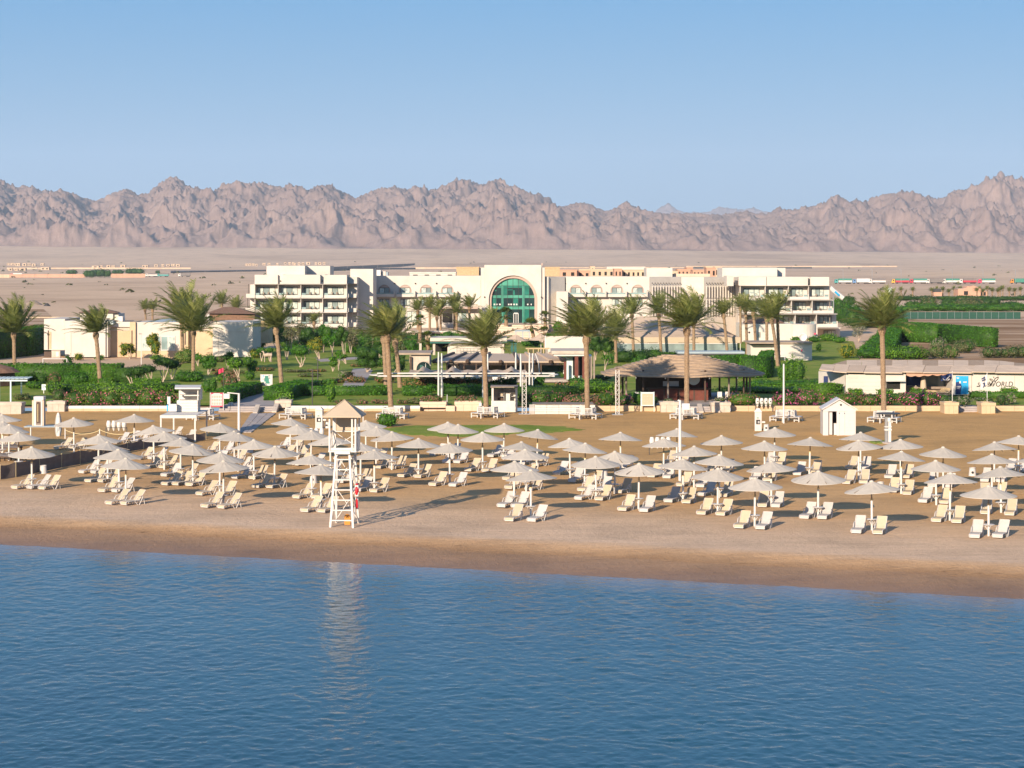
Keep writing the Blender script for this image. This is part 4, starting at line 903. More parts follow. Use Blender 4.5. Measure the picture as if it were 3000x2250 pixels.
# ---- date palms
def frond_mesh(az, el, L, seed, wind, npair, lw, name='frond'):
    rg = np.random.RandomState(seed); d = np.array([math.cos(az)*math.cos(el), math.sin(az)*math.cos(el), math.sin(el)]); p = np.zeros(3); pts = [p.copy()]; nseg = 9; ds = []
    for i in range(nseg):
        f_ = (i+1)/nseg; d = d + np.array([wind*0.15*f_, 0.02*f_, -0.105*f_*(0.35+abs(math.cos(el)))]); d /= np.linalg.norm(d); ds.append(d.copy()); p = p + d*L/nseg; pts.append(p.copy())
    pts = np.array(pts); ds = np.array(ds + [ds[-1]]); v = []; f = []
    up0 = np.array([0,0,1.0])
    for i in range(len(pts)):
        s = np.cross(ds[i], up0); s /= np.linalg.norm(s)+1e-6; w_ = 0.045*(1-0.8*i/nseg); v += [pts[i]-s*w_, pts[i]+s*w_]
    for i in range(nseg): f.append((2*i, 2*i+1, 2*i+3, 2*i+2))
    for k in range(npair):
        t = 0.14 + 0.86*(k+0.3*rg.rand())/npair; x = min(t*nseg, nseg-1e-3); i = int(x); q = pts[i]+(pts[i+1]-pts[i])*(x-i); d = ds[i]
        s = np.cross(d, up0); s /= np.linalg.norm(s)+1e-6; u = np.cross(s, d)
        ll = L*0.19*(0.45 + 0.75*math.sin(math.pi*min(1, t*0.85+0.12)))
        for sg in (-1, 1):
            dr = d*0.80 + s*sg*(0.55+0.15*rg.rand()) + u*(0.28*rg.rand()+0.02) + np.array([wind*0.28, 0, -0.14]); dr /= np.linalg.norm(dr); wv = np.cross(dr, u); wv /= np.linalg.norm(wv)+1e-6
            b = len(v); e = q + dr*ll; v += [q - d*lw*0.5, q + d*lw*0.5, e + d*lw*0.12 - up0*ll*0.10, e - d*lw*0.12 - up0*ll*0.10]; f.append((b, b+1, b+2, b+3))
    return np.array(v), np.array(f)
def crown_set(seed, n, L, wind, npair, lw):
    rg = np.random.RandomState(seed); out = []
    for k in range(n):
        f_ = (k+0.5)/n; el = R(86 - 76*f_**1.1) + rg.normal(0, 0.06); az = k*2.39996 + rg.normal(0, 0.2)
        # the sea wind combs the fronds to the left
        out.append(frond_mesh(az, el, L*(0.82+0.3*rg.rand())*(0.8 if f_ < 0.12 else 1), seed*100+k, wind, npair, lw))
    return out
NEARC = [[npmesh('frond', v, f, M['leaf_palm']) for v, f in crown_set(s_, 62, 3.75, wd_, 28, 0.125)] for s_, wd_ in ((1,-0.85),(2,-1.05),(3,-0.7))]
def joined(fr, mat, name='crown'):
    nb = 0; vs = []; fs = []
    for v, f in fr: vs.append(v); fs.append(f+nb); nb += len(v)
    return npmesh(name, np.concatenate(vs), np.concatenate(fs), mat)
FARC = [joined(crown_set(s_, 48, 3.75, wd_, 15, 0.19), M['leaf_palm']) for s_, wd_ in ((5,-0.8),(6,-0.5),(7,-1.0))]
def trunk_pts(b, t_, r0, r1, bend, n=26):
    pts = []; rs = []
    for i in range(n+1):
        f_ = i/n; p = Vector(b).lerp(Vector(t_), f_); p.x += bend*math.sin(math.pi*f_)*0.5; pts.append(p)
        r = r0 + (r1-r0)*f_ + 0.12*r0*math.exp(-f_*9); r *= 1 + (0.07 if i % 2 else -0.05); 
        if f_ > 0.93: r *= 1.22
        rs.append(r)
    return pts, rs
def palm(bx, by, tx, ty, cty, near, label, g=GZ, var=0, r=0.24, name='date_palm', group='date palms of the resort'):
    Y = GY(by, g); base = Vector((PX(bx, Y), Y, g)); top = Vector((PX(tx, Y), Y, PZ(ty, Y))); sc_ = max(0.55, (ty-cty)*Y/F/3.85)
    t = thing(name, label, 'palm tree', tuple(base), 0, group); tl = top-base
    pts, rs = trunk_pts((0,0,-0.1), tl, r, r*0.92, (tl.x*-0.15))
    tr = MB().tube(pts, rs, 9).build('trunk', M['palm_trunk'], t, (0,0,0))
    MB().lathe([(r*1.0,-0.55),(r*1.45,-0.25),(r*1.55,0.0),(r*1.1,0.30),(r*0.5,0.55)], tuple(tl), 9).build('leaf_base', M['palm_trunk'], tr, (0,0,0))
    if near:
        rz = random.uniform(-0.25, 0.25)
        for me in NEARC[var % 3]:
            o = link('frond', me, t, tl + Vector((0,0,0.12))); o.scale = (sc_,)*3; o.rotation_euler = (0,0,rz)
    else:
        o = link('crown', FARC[var % 3], t, tl + Vector((0,0,0.1))); o.scale = (sc_,)*3; o.rotation_euler = (0,0,random.uniform(-0.5,0.5))
    return t
random.seed(21)
for i, a in enumerate([
  (43,1118,41,981,867,1,'date palm at the far left edge behind the blue pergola'),
  (294,1131,281,980,888,1,'leaning date palm before the white annex, left of the bougainvillea hedge'),
  (566,1092,567,975,858,1,'big date palm before the white annex windows, left of the ramp'),
  (826,1140,809,967,862,1,'tall leaning date palm on the lawn right of the map board'),
  (1145,1197,1134,989,872,1,'date palm at the terrace edge just behind the round bush'),
  (1425,1222,1418,1024,900,1,'date palm growing through the bench before the white kiosk'),
  (1721,1225,1717,994,862,1,'date palm growing through the bench before the plank wall'),
  (2012,1226,2012,967,835,1,'tallest date palm, growing through the bench before the thatched bar'),
  (2590,1234,2584,964,842,1,'date palm growing through the bench behind the lamp pillar')]):
    palm(*a, g=0.0 if a[1] > 1200 else GZ, var=i)
for i, a in enumerate([
  (536,1062,532,938,822,0,'taller date palm behind the big palm at the white annex'),
  (427,935,425,908,874,0,'small distant palm left of a pair beyond the annex roof'),(447,936,447,908,875,0,'small distant palm right of a pair beyond the annex roof'),
  (650,930,650,893,848,0,'palm behind the brown thatched hut, left one'),(694,940,692,905,864,0,'palm behind the brown thatched hut, right one'),
  (1132,1153,1124,992,905,0,'second trunk close behind the palm at the round bush'),(1172,1135,1158,1003,905,0,'shorter palm right of the palm at the round bush'),
  (1805,1062,1803,990,890,0,'palm left of the tan marquee'),(1856,1041,1851,924,856,0,'palm at the left end of the tan marquee roof'),
  (1937,1040,1930,923,850,0,'palm in front of the tan marquee roof casting a shadow on it'),(2033,1042,2032,948,870,0,'palm hidden behind the tallest palm at the marquee'),
  (2131,1041,2120,924,864,0,'palm standing at the right corner of the tan marquee'),(2170,1006,2169,902,857,0,'leftmost palm of the tall row before the right hotel wing'),
  (2189,1037,2184,907,862,0,'second palm of the tall row before the right hotel wing'),(2216,1039,2207,918,868,0,'third palm of the tall row before the right hotel wing'),
  (2247,1045,2246,932,858,0,'fourth palm of the tall row before the right hotel wing'),(2279,1072,2261,937,862,0,'leaning palm sharing a foot with the row\'s last palm'),
  (2282,1070,2277,913,842,0,'last and tallest palm of the row before the right hotel wing'),
  (1224,966,1224,913,868,0,'leftmost palm of the cluster left of the arched entrance'),(1259,966,1259,906,862,0,'second palm of the cluster left of the arched entrance'),
  (1291,967,1291,910,864,0,'third palm of the cluster left of the arched entrance'),(1282,969,1280,930,890,0,'front palm of the cluster left of the arched entrance'),
  (1332,966,1330,902,855,0,'fourth palm of the cluster left of the arched entrance'),(1376,965,1375,902,856,0,'rightmost palm of the cluster left of the arched entrance'),
  (1338,968,1338,920,882,0,'low palm of the cluster left of the arched entrance'),
  (1737,1026,1735,995,930,0,'palm behind the plank wall palm, left one'),(1744,1040,1742,965,905,0,'palm behind the plank wall palm, right one'),
  (1676,1028,1655,985,945,0,'short leaning palm before the white pool wall'),(1686,1027,1681,970,930,0,'thick palm before the white pool wall'),
  (920,1004,920,945,925,0,'young palm at the left hotel balconies'),(2660,850,2660,838,828,0,'x')]):
    if a[6] != 'x': palm(*a, var=i, r=0.23 if i > 6 else 0.25, g=2.2 if 1200 < a[0] < 1400 else GZ)
# fan palms with green, brushy heads
def fan_head(seed, n, L):
    rg = np.random.RandomState(seed); v = []; f = []
    for k in range(n):
        el = R(75 - 110*(k+.5)/n); az = k*2.39996; d = np.array([math.cos(az)*math.cos(el), math.sin(az)*math.cos(el), math.sin(el)]); c = d*L*0.55
        s = np.cross(d, [0,0,1.0]); s /= np.linalg.norm(s)+1e-6; u = np.cross(s, d)
        b = len(v); v += [d*0.1-s*.02, d*0.1+s*.02, c+s*.02, c-s*.02]; f.append((b,b+1,b+2,b+3))
        for j in range(11):
            a = (j-5)/5*1.25; dd = d*math.cos(a) + s*math.sin(a) + np.array([0,0,-0.25*rg.rand()]); e = c + dd*L*0.45; w_ = np.cross(dd, u); w_ /= np.linalg.norm(w_)+1e-6
            b = len(v); v += [c - w_*.01, c + w_*.01, c + dd*L*0.25 + w_*0.07, e, c + dd*L*0.25 - w_*0.07]; f.append((b,b+1,b+2,b+3)); f.append((b,b+2,b+3,b+4))
    return npmesh('crown', np.array(v), np.array(f), M['leaf_fan'])
FAN = [fan_head(s_, 34, 1.9) for s_ in (1, 2)]
for i, (bx, by, tx, ty, cr, lab) in enumerate([(1230,1001,1230,940,22,'bright fan palm before the dark terrace bar'),(1256,1060,1251,992,26,'shaggy fan palm behind the pavilion\'s stone end wall'),(1482,953,1482,922,26,'fan palm before the glazed entrance arch'),
      (1566,1006,1556,955,28,'leaning fan palm at the pool below the entrance arch'),(1599,993,1596,930,22,'fan palm right of the entrance arch steps'),(1599,1022,1594,975,22,'fan palm at the white pool wall'),(1655,1000,1650,985,20,'low fan palm among the pool palms'),(1720,1010,1716,985,18,'small fan palm behind the plank wall palm')]):
    gz_ = 3.0 if bx == 1482 else GZ; Y = GY(by, gz_); t = thing('fan_palm', lab, 'palm tree', (PX(bx, Y), Y, gz_), 0, 'fan palms by the pool'); tl = Vector((PX(tx, Y)-PX(bx, Y), 0, PZ(ty, Y)-gz_))
    pts, rs = trunk_pts((0,0,-0.1), tl, 0.36, 0.27, 0.1, 14); MB().tube(pts, rs, 9).build('trunk', M['palm_trunk'], t, (0,0,0))
    o = link('crown', FAN[i % 2], t, tl); o.scale = (cr*Y/F/1.9*1.1,)*3; o.rotation_euler = (0,0,i)

# ------------------------------------------------------------------ lawns, paths and beds
poly_px('garden_lawn', [(-700,1187),(3700,1187),(3700,1160),(2660,1120),(2520,1060),(2500,1000),(2350,990),(1700,1000),(1000,1008),(640,1030),(500,1078),(-700,1085)], 0.46, M['lawn'])
poly_px('right_field', [(2640,928),(3600,928),(3900,1110),(2700,1110),(2600,1000)], 0.40, M['damp_earth'])
poly_px('left_field', [(-700,908),(128,906),(160,935),(128,985),(-700,985)], 0.40, M['damp_earth'])
def patch(name, pts, mat, lab=None, cat=None):
    """a turf patch following the sand"""
    c = B(sum(p[0] for p in pts)/len(pts), sum(p[1] for p in pts)/len(pts)); q = [B(a, b) for a, b in pts]; vs = [(c.x,c.y,c.z+0.05)]; fs = []
    n = 8; ring = []
    for i in range(len(q)):
        for j in range(n):
            p = q[i].lerp(q[(i+1) % len(q)], j/n); k = 1 + 0.06*math.sin(len(ring)*1.9) + 0.05*math.sin(len(ring)*0.77); p = c + (p-c)*k; ring.append(p)
    R_ = 10
    vs = []; 
    for r in range(R_+1):
        for p in ring:
            x, y = c.x+(p.x-c.x)*(r/R_), c.y+(p.y-c.y)*(r/R_); vs.append((x, y, bz(x, y) + (0.075 if r < R_ else 0.0)))
    m = len(ring)
    for r in range(R_):
        for k in range(m): fs.append((r*m+k, (r+1)*m+k, (r+1)*m+(k+1) % m, r*m+(k+1) % m))
    return tag(link(name, MB().add(vs, fs).mesh(name, mat, smooth=True)), kind='stuff')
patch('grass', [(1128,1258),(1180,1249),(1290,1247),(1500,1245),(1620,1248),(1712,1258),(1650,1266),(1500,1273),(1350,1281),(1220,1276),(1150,1268)], M['lawn'])
patch('grass', [(2545,1295),(2570,1290),(2592,1292),(2590,1299),(2560,1301)], M['lawn'])
# paved walk: planks of stone on the sand, a ramp, then the garden path
wk = thing('beach_walkway', 'grey stone walkway running over the sand up to the garden steps', 'walkway', tuple(B(745,1240)))
for j in range(3):
    for i in range(9):
        def cn(f_, u): 
            a = Vector(B(697,1268)).lerp(B(735,1212), f_); b = Vector(B(736,1268)).lerp(B(808,1212), f_); p = a.lerp(b, u); return Vector((p.x, p.y, bz(p.x, p.y)))
        f0, f1, u0, u1 = i/9+0.004, (i+1)/9-0.004, j/3+0.012, (j+1)/3-0.012; m = MB(); b4 = [cn(f0,u0), cn(f0,u1), cn(f1,u1), cn(f1,u0)]; dz = 0.004*((i*7+j*3) % 4)
        vs = [(p.x,p.y,p.z-0.1) for p in b4] + [(p.x,p.y,p.z+0.06+dz) for p in b4]
        m.add(vs, [(0,3,2,1),(4,5,6,7),(0,1,5,4),(1,2,6,5),(2,3,7,6),(3,0,4,7)]).build('slab', M['paving'], wk)
poly_px('garden_path', [(655,1187),(802,1187),(806,1156),(805,1148),(730,1148),(722,1160)], 0.475, M['paving'])
poly_px('garden_path', [(1000,1135),(1060,1135),(1092,1085),(1080,1078),(1035,1080)], 0.475, M['paving'])
poly_px('garden_path', [(925,1052),(1040,1046),(1080,1050),(940,1060)], 0.475, M['paving'])
poly_px('bar_floor', [(1900,1186),(2150,1186),(2170,1150),(1880,1150)], 0.475, M['paving'])
poly_px('football_pitch', [(-300,1084),(490,1084),(470,1044),(100,1042),(-300,1062)], 0.47, M['desert_sand'])
# ------------------------------------------------------------------ hedges, shrubs and trees of the garden, left to right
hedge([(-120,1062),(60,1045),(126,1030)], 4.2, 2.5, 'leaf_hedge', 'tall dark hedge at far left beside the white annex', g=0.4, dens=1.2)
hedge([(10,1118),(240,1118)], 2.1, 2.2, 'leaf_hedge', 'long clipped hedge behind the topiary balls at far left')
hedge([(258,1122),(345,1122)], 2.2, 2.4, 'leaf_hedge', 'clipped hedge block right of the leaning palm')
hedge([(350,1128),(400,1128)], 2.0, 1.5, 'leaf_dark', 'shaded hedge block behind the small lollipop topiary')
hedge([(180,1150),(515,1150)], 0.95, 1.6, 'leaf_bright', 'low bright hedge right behind the left bougainvillea hedge')
hedge([(295,1131),(325,1131)], 0.9, 1.0, 'leaf_bright', 'small cube hedge at the foot of the leaning palm')
hedge([(400,1134),(465,1134)], 0.95, 1.2, 'leaf_bright', 'low hedge block under the mushroom topiaries')
hedge([(195,1189),(350,1188),(512,1187)], 1.55, 1.3, 'leaf_bougain', 'pink flecked bougainvillea hedge along the left wall', bumps=0.05, cat='flowering hedge')
shrub(84,1121,34,28,'leaf_dark','dark ball topiary behind the pergola, left of two'); shrub(121,1124,36,30,'leaf_dark','dark ball topiary behind the pergola, right of two')
shrub(155,1128,36,36,'leaf_rose','reddish bush between ball topiary and long hedge'); shrub(155,1156,44,46,'leaf_bright','bright leafy shrub right of the blue signboard',lumps=2)
shrub(215,1132,80,46,'leaf_hedge','broad green shrub left of the leaning palm',lumps=3); shrub(168,1181,44,40,'leaf_olive','olive bush in the stone planter by the shower pillar',g=0.6)
shrub(95,1140,50,24,'leaf_bright','low bright shrub behind the blue signboard',lumps=2); shrub(60,1172,50,20,'leaf_olive','low dry planting beside the pergola posts',lumps=2,name='flower_bed')
shrub(196,1078,30,38,'leaf_dark','dark bush by the football goal'); shrub(212,1046,34,30,'leaf_dark','dark bush at the annex wall left of the blank panel'); shrub(228,1057,30,22,'leaf_yellow','yellowish bush at the annex wall')
shrub(288,1056,30,16,'leaf_bright','low bush at the foot of the annex wall'); tree(380,1052,377,1024,46,36,'leaf_yellow','small round tree before the beige annex wall')
tree(452,1052,448,1003,44,64,'leaf_yellow','bright narrow tree before the blue-glazed annex window'); shrub(455,1057,40,18,'leaf_bright','low bush under the bright narrow tree')
tree(388,1133,376,1095,24,17,'leaf_dark','small lollipop topiary on a bent trunk','mushroom',name='topiary_tree'); tree(402,1130,408,1086,56,30,'leaf_dark','dark mushroom topiary left of a pair','mushroom',name='topiary_tree')
tree(440,1120,432,1079,54,24,'leaf_dark','dark mushroom topiary right of a pair','mushroom',name='topiary_tree'); tree(476,1118,480,1058,64,30,'leaf_dark','high mushroom topiary before the annex','mushroom',name='topiary_tree')
tree(505,1110,506,1066,52,30,'leaf_dark','mushroom topiary left of the big palm','mushroom',name='topiary_tree'); tree(580,1072,578,1050,30,28,'leaf_hedge','small tree right of the big palm')
shrub(535,1065,60,48,'leaf_palm','bushy cycad at the foot of the big palm',lumps=2,dens=1.2,cat='cycad',name='cycad')
shrub(550,1120,86,40,'leaf_hedge','broad dark shrub behind the white booth',lumps=3)
shrub(612,1062,30,24,'leaf_dark','bush at the right end of the annex wall')
tree(700,1115,690,1062,58,36,'leaf_bright','mushroom tree on the lawn left of the map board','mushroom',name='topiary_tree'); tree(733,1110,738,1068,46,48,'leaf_bright','leafy tree right of the mushroom tree on the lawn')
shrub(730,1115,34,28,'leaf_bright','round shrub below the leafy lawn tree'); shrub(612,1150,44,50,'leaf_hedge','dark tree-like shrub behind the pink noticeboard',lumps=2); shrub(672,1148,52,60,'leaf_rose','dusky pink shrub under the pink flag',lumps=2)
shrub(745,1050,40,30,'leaf_yellow','golden shrub at the end of the annex'); shrub(736,1030,34,22,'leaf_bright','bright bush at the annex end corner')
tree(770,1018,772,985,74,78,'leaf_hedge','feathery green tree at the end of the annex','round'); tree(872,1010,872,968,86,60,'leaf_olive','brownish acacia before the left hotel balconies','loose'); tree(828,1012,828,985,40,44,'leaf_dark','dark tree beside the brownish acacia')
for i, (x, y, w_) in enumerate(((766,1040,26),(791,1040,22),(816,1036,22),(840,1036,20))): tree(x,y+18,x,y-15,w_,17,'leaf_hedge','drum topiary of the row behind the tall leaning palm, %s from left' % ORD[i],'mushroom',name='topiary_tree',group='drum topiaries in a row')
tree(880,1075,879,1026,64,34,'leaf_hedge','big flat drum topiary on the lawn','mushroom',name='topiary_tree'); tree(936,1052,924,1006,56,40,'leaf_yellow','yellow-green tree behind the flat drum topiary'); tree(974,1050,974,994,48,44,'leaf_hedge','airy tree behind the yellow-green tree','loose')
tree(1010,1060,1004,980,44,50,'leaf_dark','dark tree before the hotel ground floor'); tree(1075,1090,1076,1050,88,66,'leaf_dark','big dark round tree left of the palm at the round bush'); shrub(1062,1015,44,44,'leaf_bright','bright tree-like shrub behind the big dark tree',lumps=2)
shrub(1022,1012,26,18,'leaf_magenta','pink bougainvillea bush behind the dark tree',cat='flowering shrub'); tree(992,1085,992,1040,20,26,'leaf_hedge','thin young tree on the lawn','loose'); tree(1014,1066,1005,1045,26,18,'leaf_bright','small leaning tree on the lawn')
hedge([(650,1182),(690,1164),(738,1152)], 1.2, 2.2, 'leaf_hedge', 'dark hedge left of the garden steps'); hedge([(812,1172),(848,1160),(900,1148)], 1.25, 2.6, 'leaf_hedge', 'dark hedge right of the garden steps'); hedge([(812,1173),(848,1173)], 0.8, 1.0, 'leaf_bright','low cube hedge beside the stone planter at the steps')
hedge([(900,1158),(960,1158),(1125,1157)], 0.95, 1.3, 'leaf_hedge', 'long straight hedge crossing the lawn'); shrub(953,1148,50,28,'leaf_bright','round hedge ball left of the garden path',lumps=2); shrub(968,1178,36,54,'leaf_bright','two-tier shrub on the front lawn')
shrub(1115,1155,28,26,'leaf_hedge','cube hedge end near the palm at the round bush'); shrub(1003,1108,28,22,'leaf_silver','silver bush at the garden path'); shrub(1024,1112,26,24,'leaf_rose','reddish bush beside the silver bush'); shrub(990,1122,40,16,'leaf_russet','russet bed left of the garden path',lumps=2)
for i, (x, w_) in enumerate(((1000,40),(1060,34),(1115,60),(1180,40))): shrub(x,1184,w_,13,'leaf_rose','low reddish planting on the terrace edge, %s from the ramp' % ORD[i],name='flower_bed',lumps=3,group='reddish planting on the terrace edge')
for i, (x, y, w_) in enumerate(((860,1092,70),(925,1090,60),(880,1120,50),(1045,1075,40),(690,1095,60),(640,1088,50))): shrub(x,y,w_,9,'leaf_russet' if i % 2 else 'leaf_olive','low flower bed on the left lawn, %s from left' % ORD[(3,4,2,5,1,0)[i]] if False else ['low bed behind the tall leaning palm','low bed under the yellow-green tree','low bed in front of the flat drum topiary','low bed by the end of the garden path','low bed under the mushroom tree','low bed under the dusky shrub'][i],name='flower_bed',lumps=3)
tree(1150,1100,1170,1060,40,50,'leaf_dark','dark tree behind the palms at the round bush'); shrub(1110,1075,40,30,'leaf_bright','green shrub right of the big dark tree'); shrub(1125,1123,60,30,'leaf_russet','russet hedge end left of the shade frame',lumps=2)
# middle
hedge([(1190,1137),(1240,1137),(1345,1136)], 1.35, 1.5, 'leaf_russet', 'russet flowering hedge under the shade frame, left half', bumps=0.04, cat='flowering hedge'); hedge([(1350,1136),(1420,1136)], 1.2, 1.4, 'leaf_russet','russet flowering hedge under the shade frame, right half',bumps=0.04,cat='flowering hedge')
hedge([(1302,1157),(1440,1157)], 1.0, 3.0, 'leaf_hedge', 'long dark clipped hedge left of the white kiosk'); hedge([(1345,1132),(1412,1132)], 0.9, 1.4, 'leaf_bright','bright raised hedge behind the long dark hedge'); hedge([(1195,1158),(1250,1158)], 0.95, 2.0,'leaf_hedge','clipped hedge behind the first beige planter')
shrub(1264,1150,34,26,'leaf_hedge','cube shrub behind the first beige planter'); shrub(1450,1138,42,30,'leaf_hedge','leafy bush behind the white kiosk',lumps=2); hedge([(1475,1132),(1506,1132)],0.9,1.2,'leaf_hedge','short hedge block behind the white kiosk roof'); hedge([(1552,1134),(1585,1134)],1.1,1.4,'leaf_hedge','hedge block between truss and shade frame poles')
hedge([(1520,1157),(1680,1157)],0.9,2.2,'leaf_dark','shaded hedge behind the plank wall shrubs'); shrub(1215,1184,48,20,'leaf_olive','dry shrubs left of the first beige planter',lumps=2)
hedge([(1552,1186),(1650,1186)],1.45,1.6,'leaf_bougain','bougainvillea shrub behind the left end of the plank wall',bumps=0.08,cat='flowering hedge'); shrub(1535,1188,40,40,'leaf_dark','dark bush beside the white kiosk')
hedge([(1664,1187),(1740,1187)],1.25,1.5,'leaf_rose','dusky pink hedge behind the plank wall palm',bumps=0.06,cat='flowering hedge'); hedge([(1755,1188),(1800,1188)],1.5,1.4,'leaf_bougain','bougainvillea hedge right of the plank wall',bumps=0.06,cat='flowering hedge')
hedge([(1690,1152),(1795,1150)],1.55,2.2,'leaf_bright','bright rounded hedge behind the plank wall palm',bumps=0.04); shrub(1688,1130,44,26,'leaf_hedge','green shrub right of the pavilion'); shrub(1640,1118,44,60,'leaf_dark','dark leafy shrub at the pavilion corner',lumps=2)
shrub(1660,1140,70,24,'leaf_russet','russet planting at the pavilion corner',lumps=3,name='flower_bed'); shrub(1760,1115,60,20,'leaf_olive','olive bush right of the pavilion',lumps=2)
tree(1790,1060,1782,1010,44,50,'leaf_dark','dark tree between pavilion and thatched bar'); tree(1772,1085,1778,1050,40,44,'leaf_hedge','green tree behind the thatched bar','loose')
tree(1818,1150,1818,1100,36,70,'leaf_olive','airy white-flowering tree at the left end of the thatched bar','loose')
hedge([(1808,1062),(1935,1058)],1.9,2.2,'leaf_dark','dark hedge before the tan marquee',bumps=0.08); shrub(1972,1045,58,16,'leaf_bright','low bright hedge before the marquee glass',lumps=3); shrub(1988,1036,34,38,'leaf_magenta','magenta bougainvillea climbing before the marquee',cat='flowering shrub')
hedge([(1812,1188),(1848,1188)],1.35,1.2,'leaf_magenta','magenta bougainvillea left of the cream noticeboard',bumps=0.08,cat='flowering hedge'); shrub(1868,1186,40,36,'leaf_hedge','green bush behind the cream noticeboard'); shrub(1918,1186,24,26,'leaf_dark','dark bush right of the cream noticeboard')
hedge([(2118,1106),(2150,1104),(2235,1106)],2.6,3.5,'leaf_hedge','big curved clipped hedge wall behind the thatched bar'); hedge([(2238,1106),(2250,1085)],2.6,1.6,'leaf_hedge','end of the big clipped hedge turning back')
shrub(2325,1122,84,80,'leaf_bright','big bright bush right of the clipped hedge wall',lumps=3); hedge([(2160,1150),(2380,1148)],0.8,5.0,'leaf_bright','low bright hedge field right of the thatched bar',bumps=0.05); hedge([(2190,1135),(2370,1132)],0.8,3.0,'leaf_hedge','second low hedge field behind the bright one',bumps=0.05)
hedge([(2135,1188),(2215,1188)],1.35,1.6,'leaf_bougain','mostly green bougainvillea right of the thatched bar',bumps=0.1,cat='flowering hedge'); hedge([(2275,1188),(2392,1187)],1.5,1.6,'leaf_magenta','magenta bougainvillea hedge behind the white flagpole',bumps=0.07,cat='flowering hedge')
shrub(2355,1128,60,18,'leaf_olive','olive planting left of the clay building',lumps=2)
# right
hedge([(2395,1162),(2450,1160)],1.3,1.5,'leaf_bright','bright clipped hedge at the left end of the dive centre'); hedge([(2420,1187),(2515,1187)],1.45,1.5,'leaf_bougain','bougainvillea hedge behind the white shed',bumps=0.06,cat='flowering hedge'); hedge([(2525,1187),(2620,1187)],1.2,1.4,'leaf_bougain','bougainvillea hedge behind the lamp pillar',bumps=0.06,cat='flowering hedge')
hedge([(2640,1187),(2745,1187)],1.35,1.5,'leaf_magenta','bougainvillea hedge left of the first gatepost',bumps=0.06,cat='flowering hedge'); hedge([(2490,1160),(2517,1160)],0.75,0.9,'leaf_bright','cube hedge before the dive centre shutter'); hedge([(2578,1164),(2608,1164)],0.8,0.9,'leaf_bright','cube hedge under the dive centre hatch'); hedge([(2675,1163),(2705,1163)],0.85,1.0,'leaf_bright','cube hedge before the orange lounge sofa')
hedge([(2600,1170),(2740,1170)],0.6,1.0,'leaf_hedge','low dark hedge between dive centre and bougainvillea'); shrub(2760,1180,60,26,'leaf_dark','dark grey-green bush behind the first gatepost',lumps=2); shrub(2827,1192,48,32,'leaf_silver','silvery round bush between the gateposts'); hedge([(2850,1166),(3060,1166)],0.65,1.3,'leaf_hedge','low hedge along the white dive centre wall at far right')
hedge([(2820,1158),(2850,1158)],0.95,1.0,'leaf_bright','cube hedge under the blue poster'); hedge([(2942,1163),(2970,1163)],0.95,1.0,'leaf_bright','cube hedge at far right by the white wall'); shrub(2938,1188,34,34,'leaf_olive','dry grassy tuft right of the second gatepost',name='grass_tuft'); shrub(2965,1186,30,36,'leaf_silver','pale grassy tuft at far right',name='grass_tuft'); shrub(2905,1188,22,22,'leaf_olive','small dry tuft behind the second gatepost',name='grass_tuft')
for nm, px, py, w_, lab in (('agave',866*0+830,1176,34,'grey agave in the stone planter right of the steps'),('agave',1960,1180,34,'grey agave in the planter left of the bar steps'),('agave',2112,1178,40,'grey agave in the planter right of the bar steps'),('agave',2775,1178,30,'grey agave on the first gatepost'),('agave',2875,1177,38,'grey agave on the second gatepost')):
    shrub(px,py,w_,13,'leaf_silver',lab,name=nm,cat='agave',g=0.95 if px > 2700 else 0.75,dens=1.0)
shrub(2486,1050,50,44,'leaf_yellow','barrel-shaped yellow-green topiary on the right lawn'); tree(2516,1000,2516,968,48,44,'leaf_silver','bare silvery tree near the right end of the hotel','loose')
hedge([(2540,1048),(2575,1010),(2600,985)],1.3,2.2,'leaf_hedge','stepped clipped hedge row left of the big right palm',bumps=0.12); hedge([(2610,1050),(2640,1050),(2700,1052)],2.1,3.0,'leaf_bright','bright overgrown hedge right of the big right palm',bumps=0.1); hedge([(2596,1048),(2620,1000),(2640,965)],2.2,2.6,'leaf_hedge','tall hedge running back beside the big right palm')
hedge([(2640,1000),(2760,1004),(2904,1017)],3.2,2.2,'leaf_hedge','long high hedge wall on the right'); hedge([(2600,960),(2720,966),(2900,990)],1.4,2.0,'leaf_hedge','second hedge line behind the long high hedge')
for i, (x, y, w_, h_, lf) in enumerate(((2705,1052,56,38,'leaf_olive'),(2752,1050,54,44,'leaf_olive'),(2790,1050,50,46,'leaf_olive'),(2750,1030,46,40,'leaf_silver'),(2830,1034,70,40,'leaf_olive'))): shrub(x,y,w_,h_,lf,'dry olive bush before the long high hedge, '+['leftmost','middle front','right front','paler one behind','rightmost grassy'][i],lumps=2)
o = shrub(2960,1050,150,36,'leaf_olive','tall dry grass at the right edge behind the dive centre roof',lumps=5,name='dry_grass')
for i, (x, y, w_, h_) in enumerate(((2472,930,60,60),(2500,935,70,70),(2520,945,80,60),(2625,935,60,70),(2490,880,40,30),(2455,905,40,60))): shrub(x,y+15,w_,h_,'leaf_hedge' if i % 2 else 'leaf_dark','dense tree mass at the right end of the hotel, '+['leftmost','second','third','behind the big palm','uppermost','closest to the wall'][i],lumps=2,cat='tree clump',name='tree_clump')
hedge([(2530,955),(2610,960)],3.5,3,'leaf_hedge','tall hedge screen behind the barrel topiary')
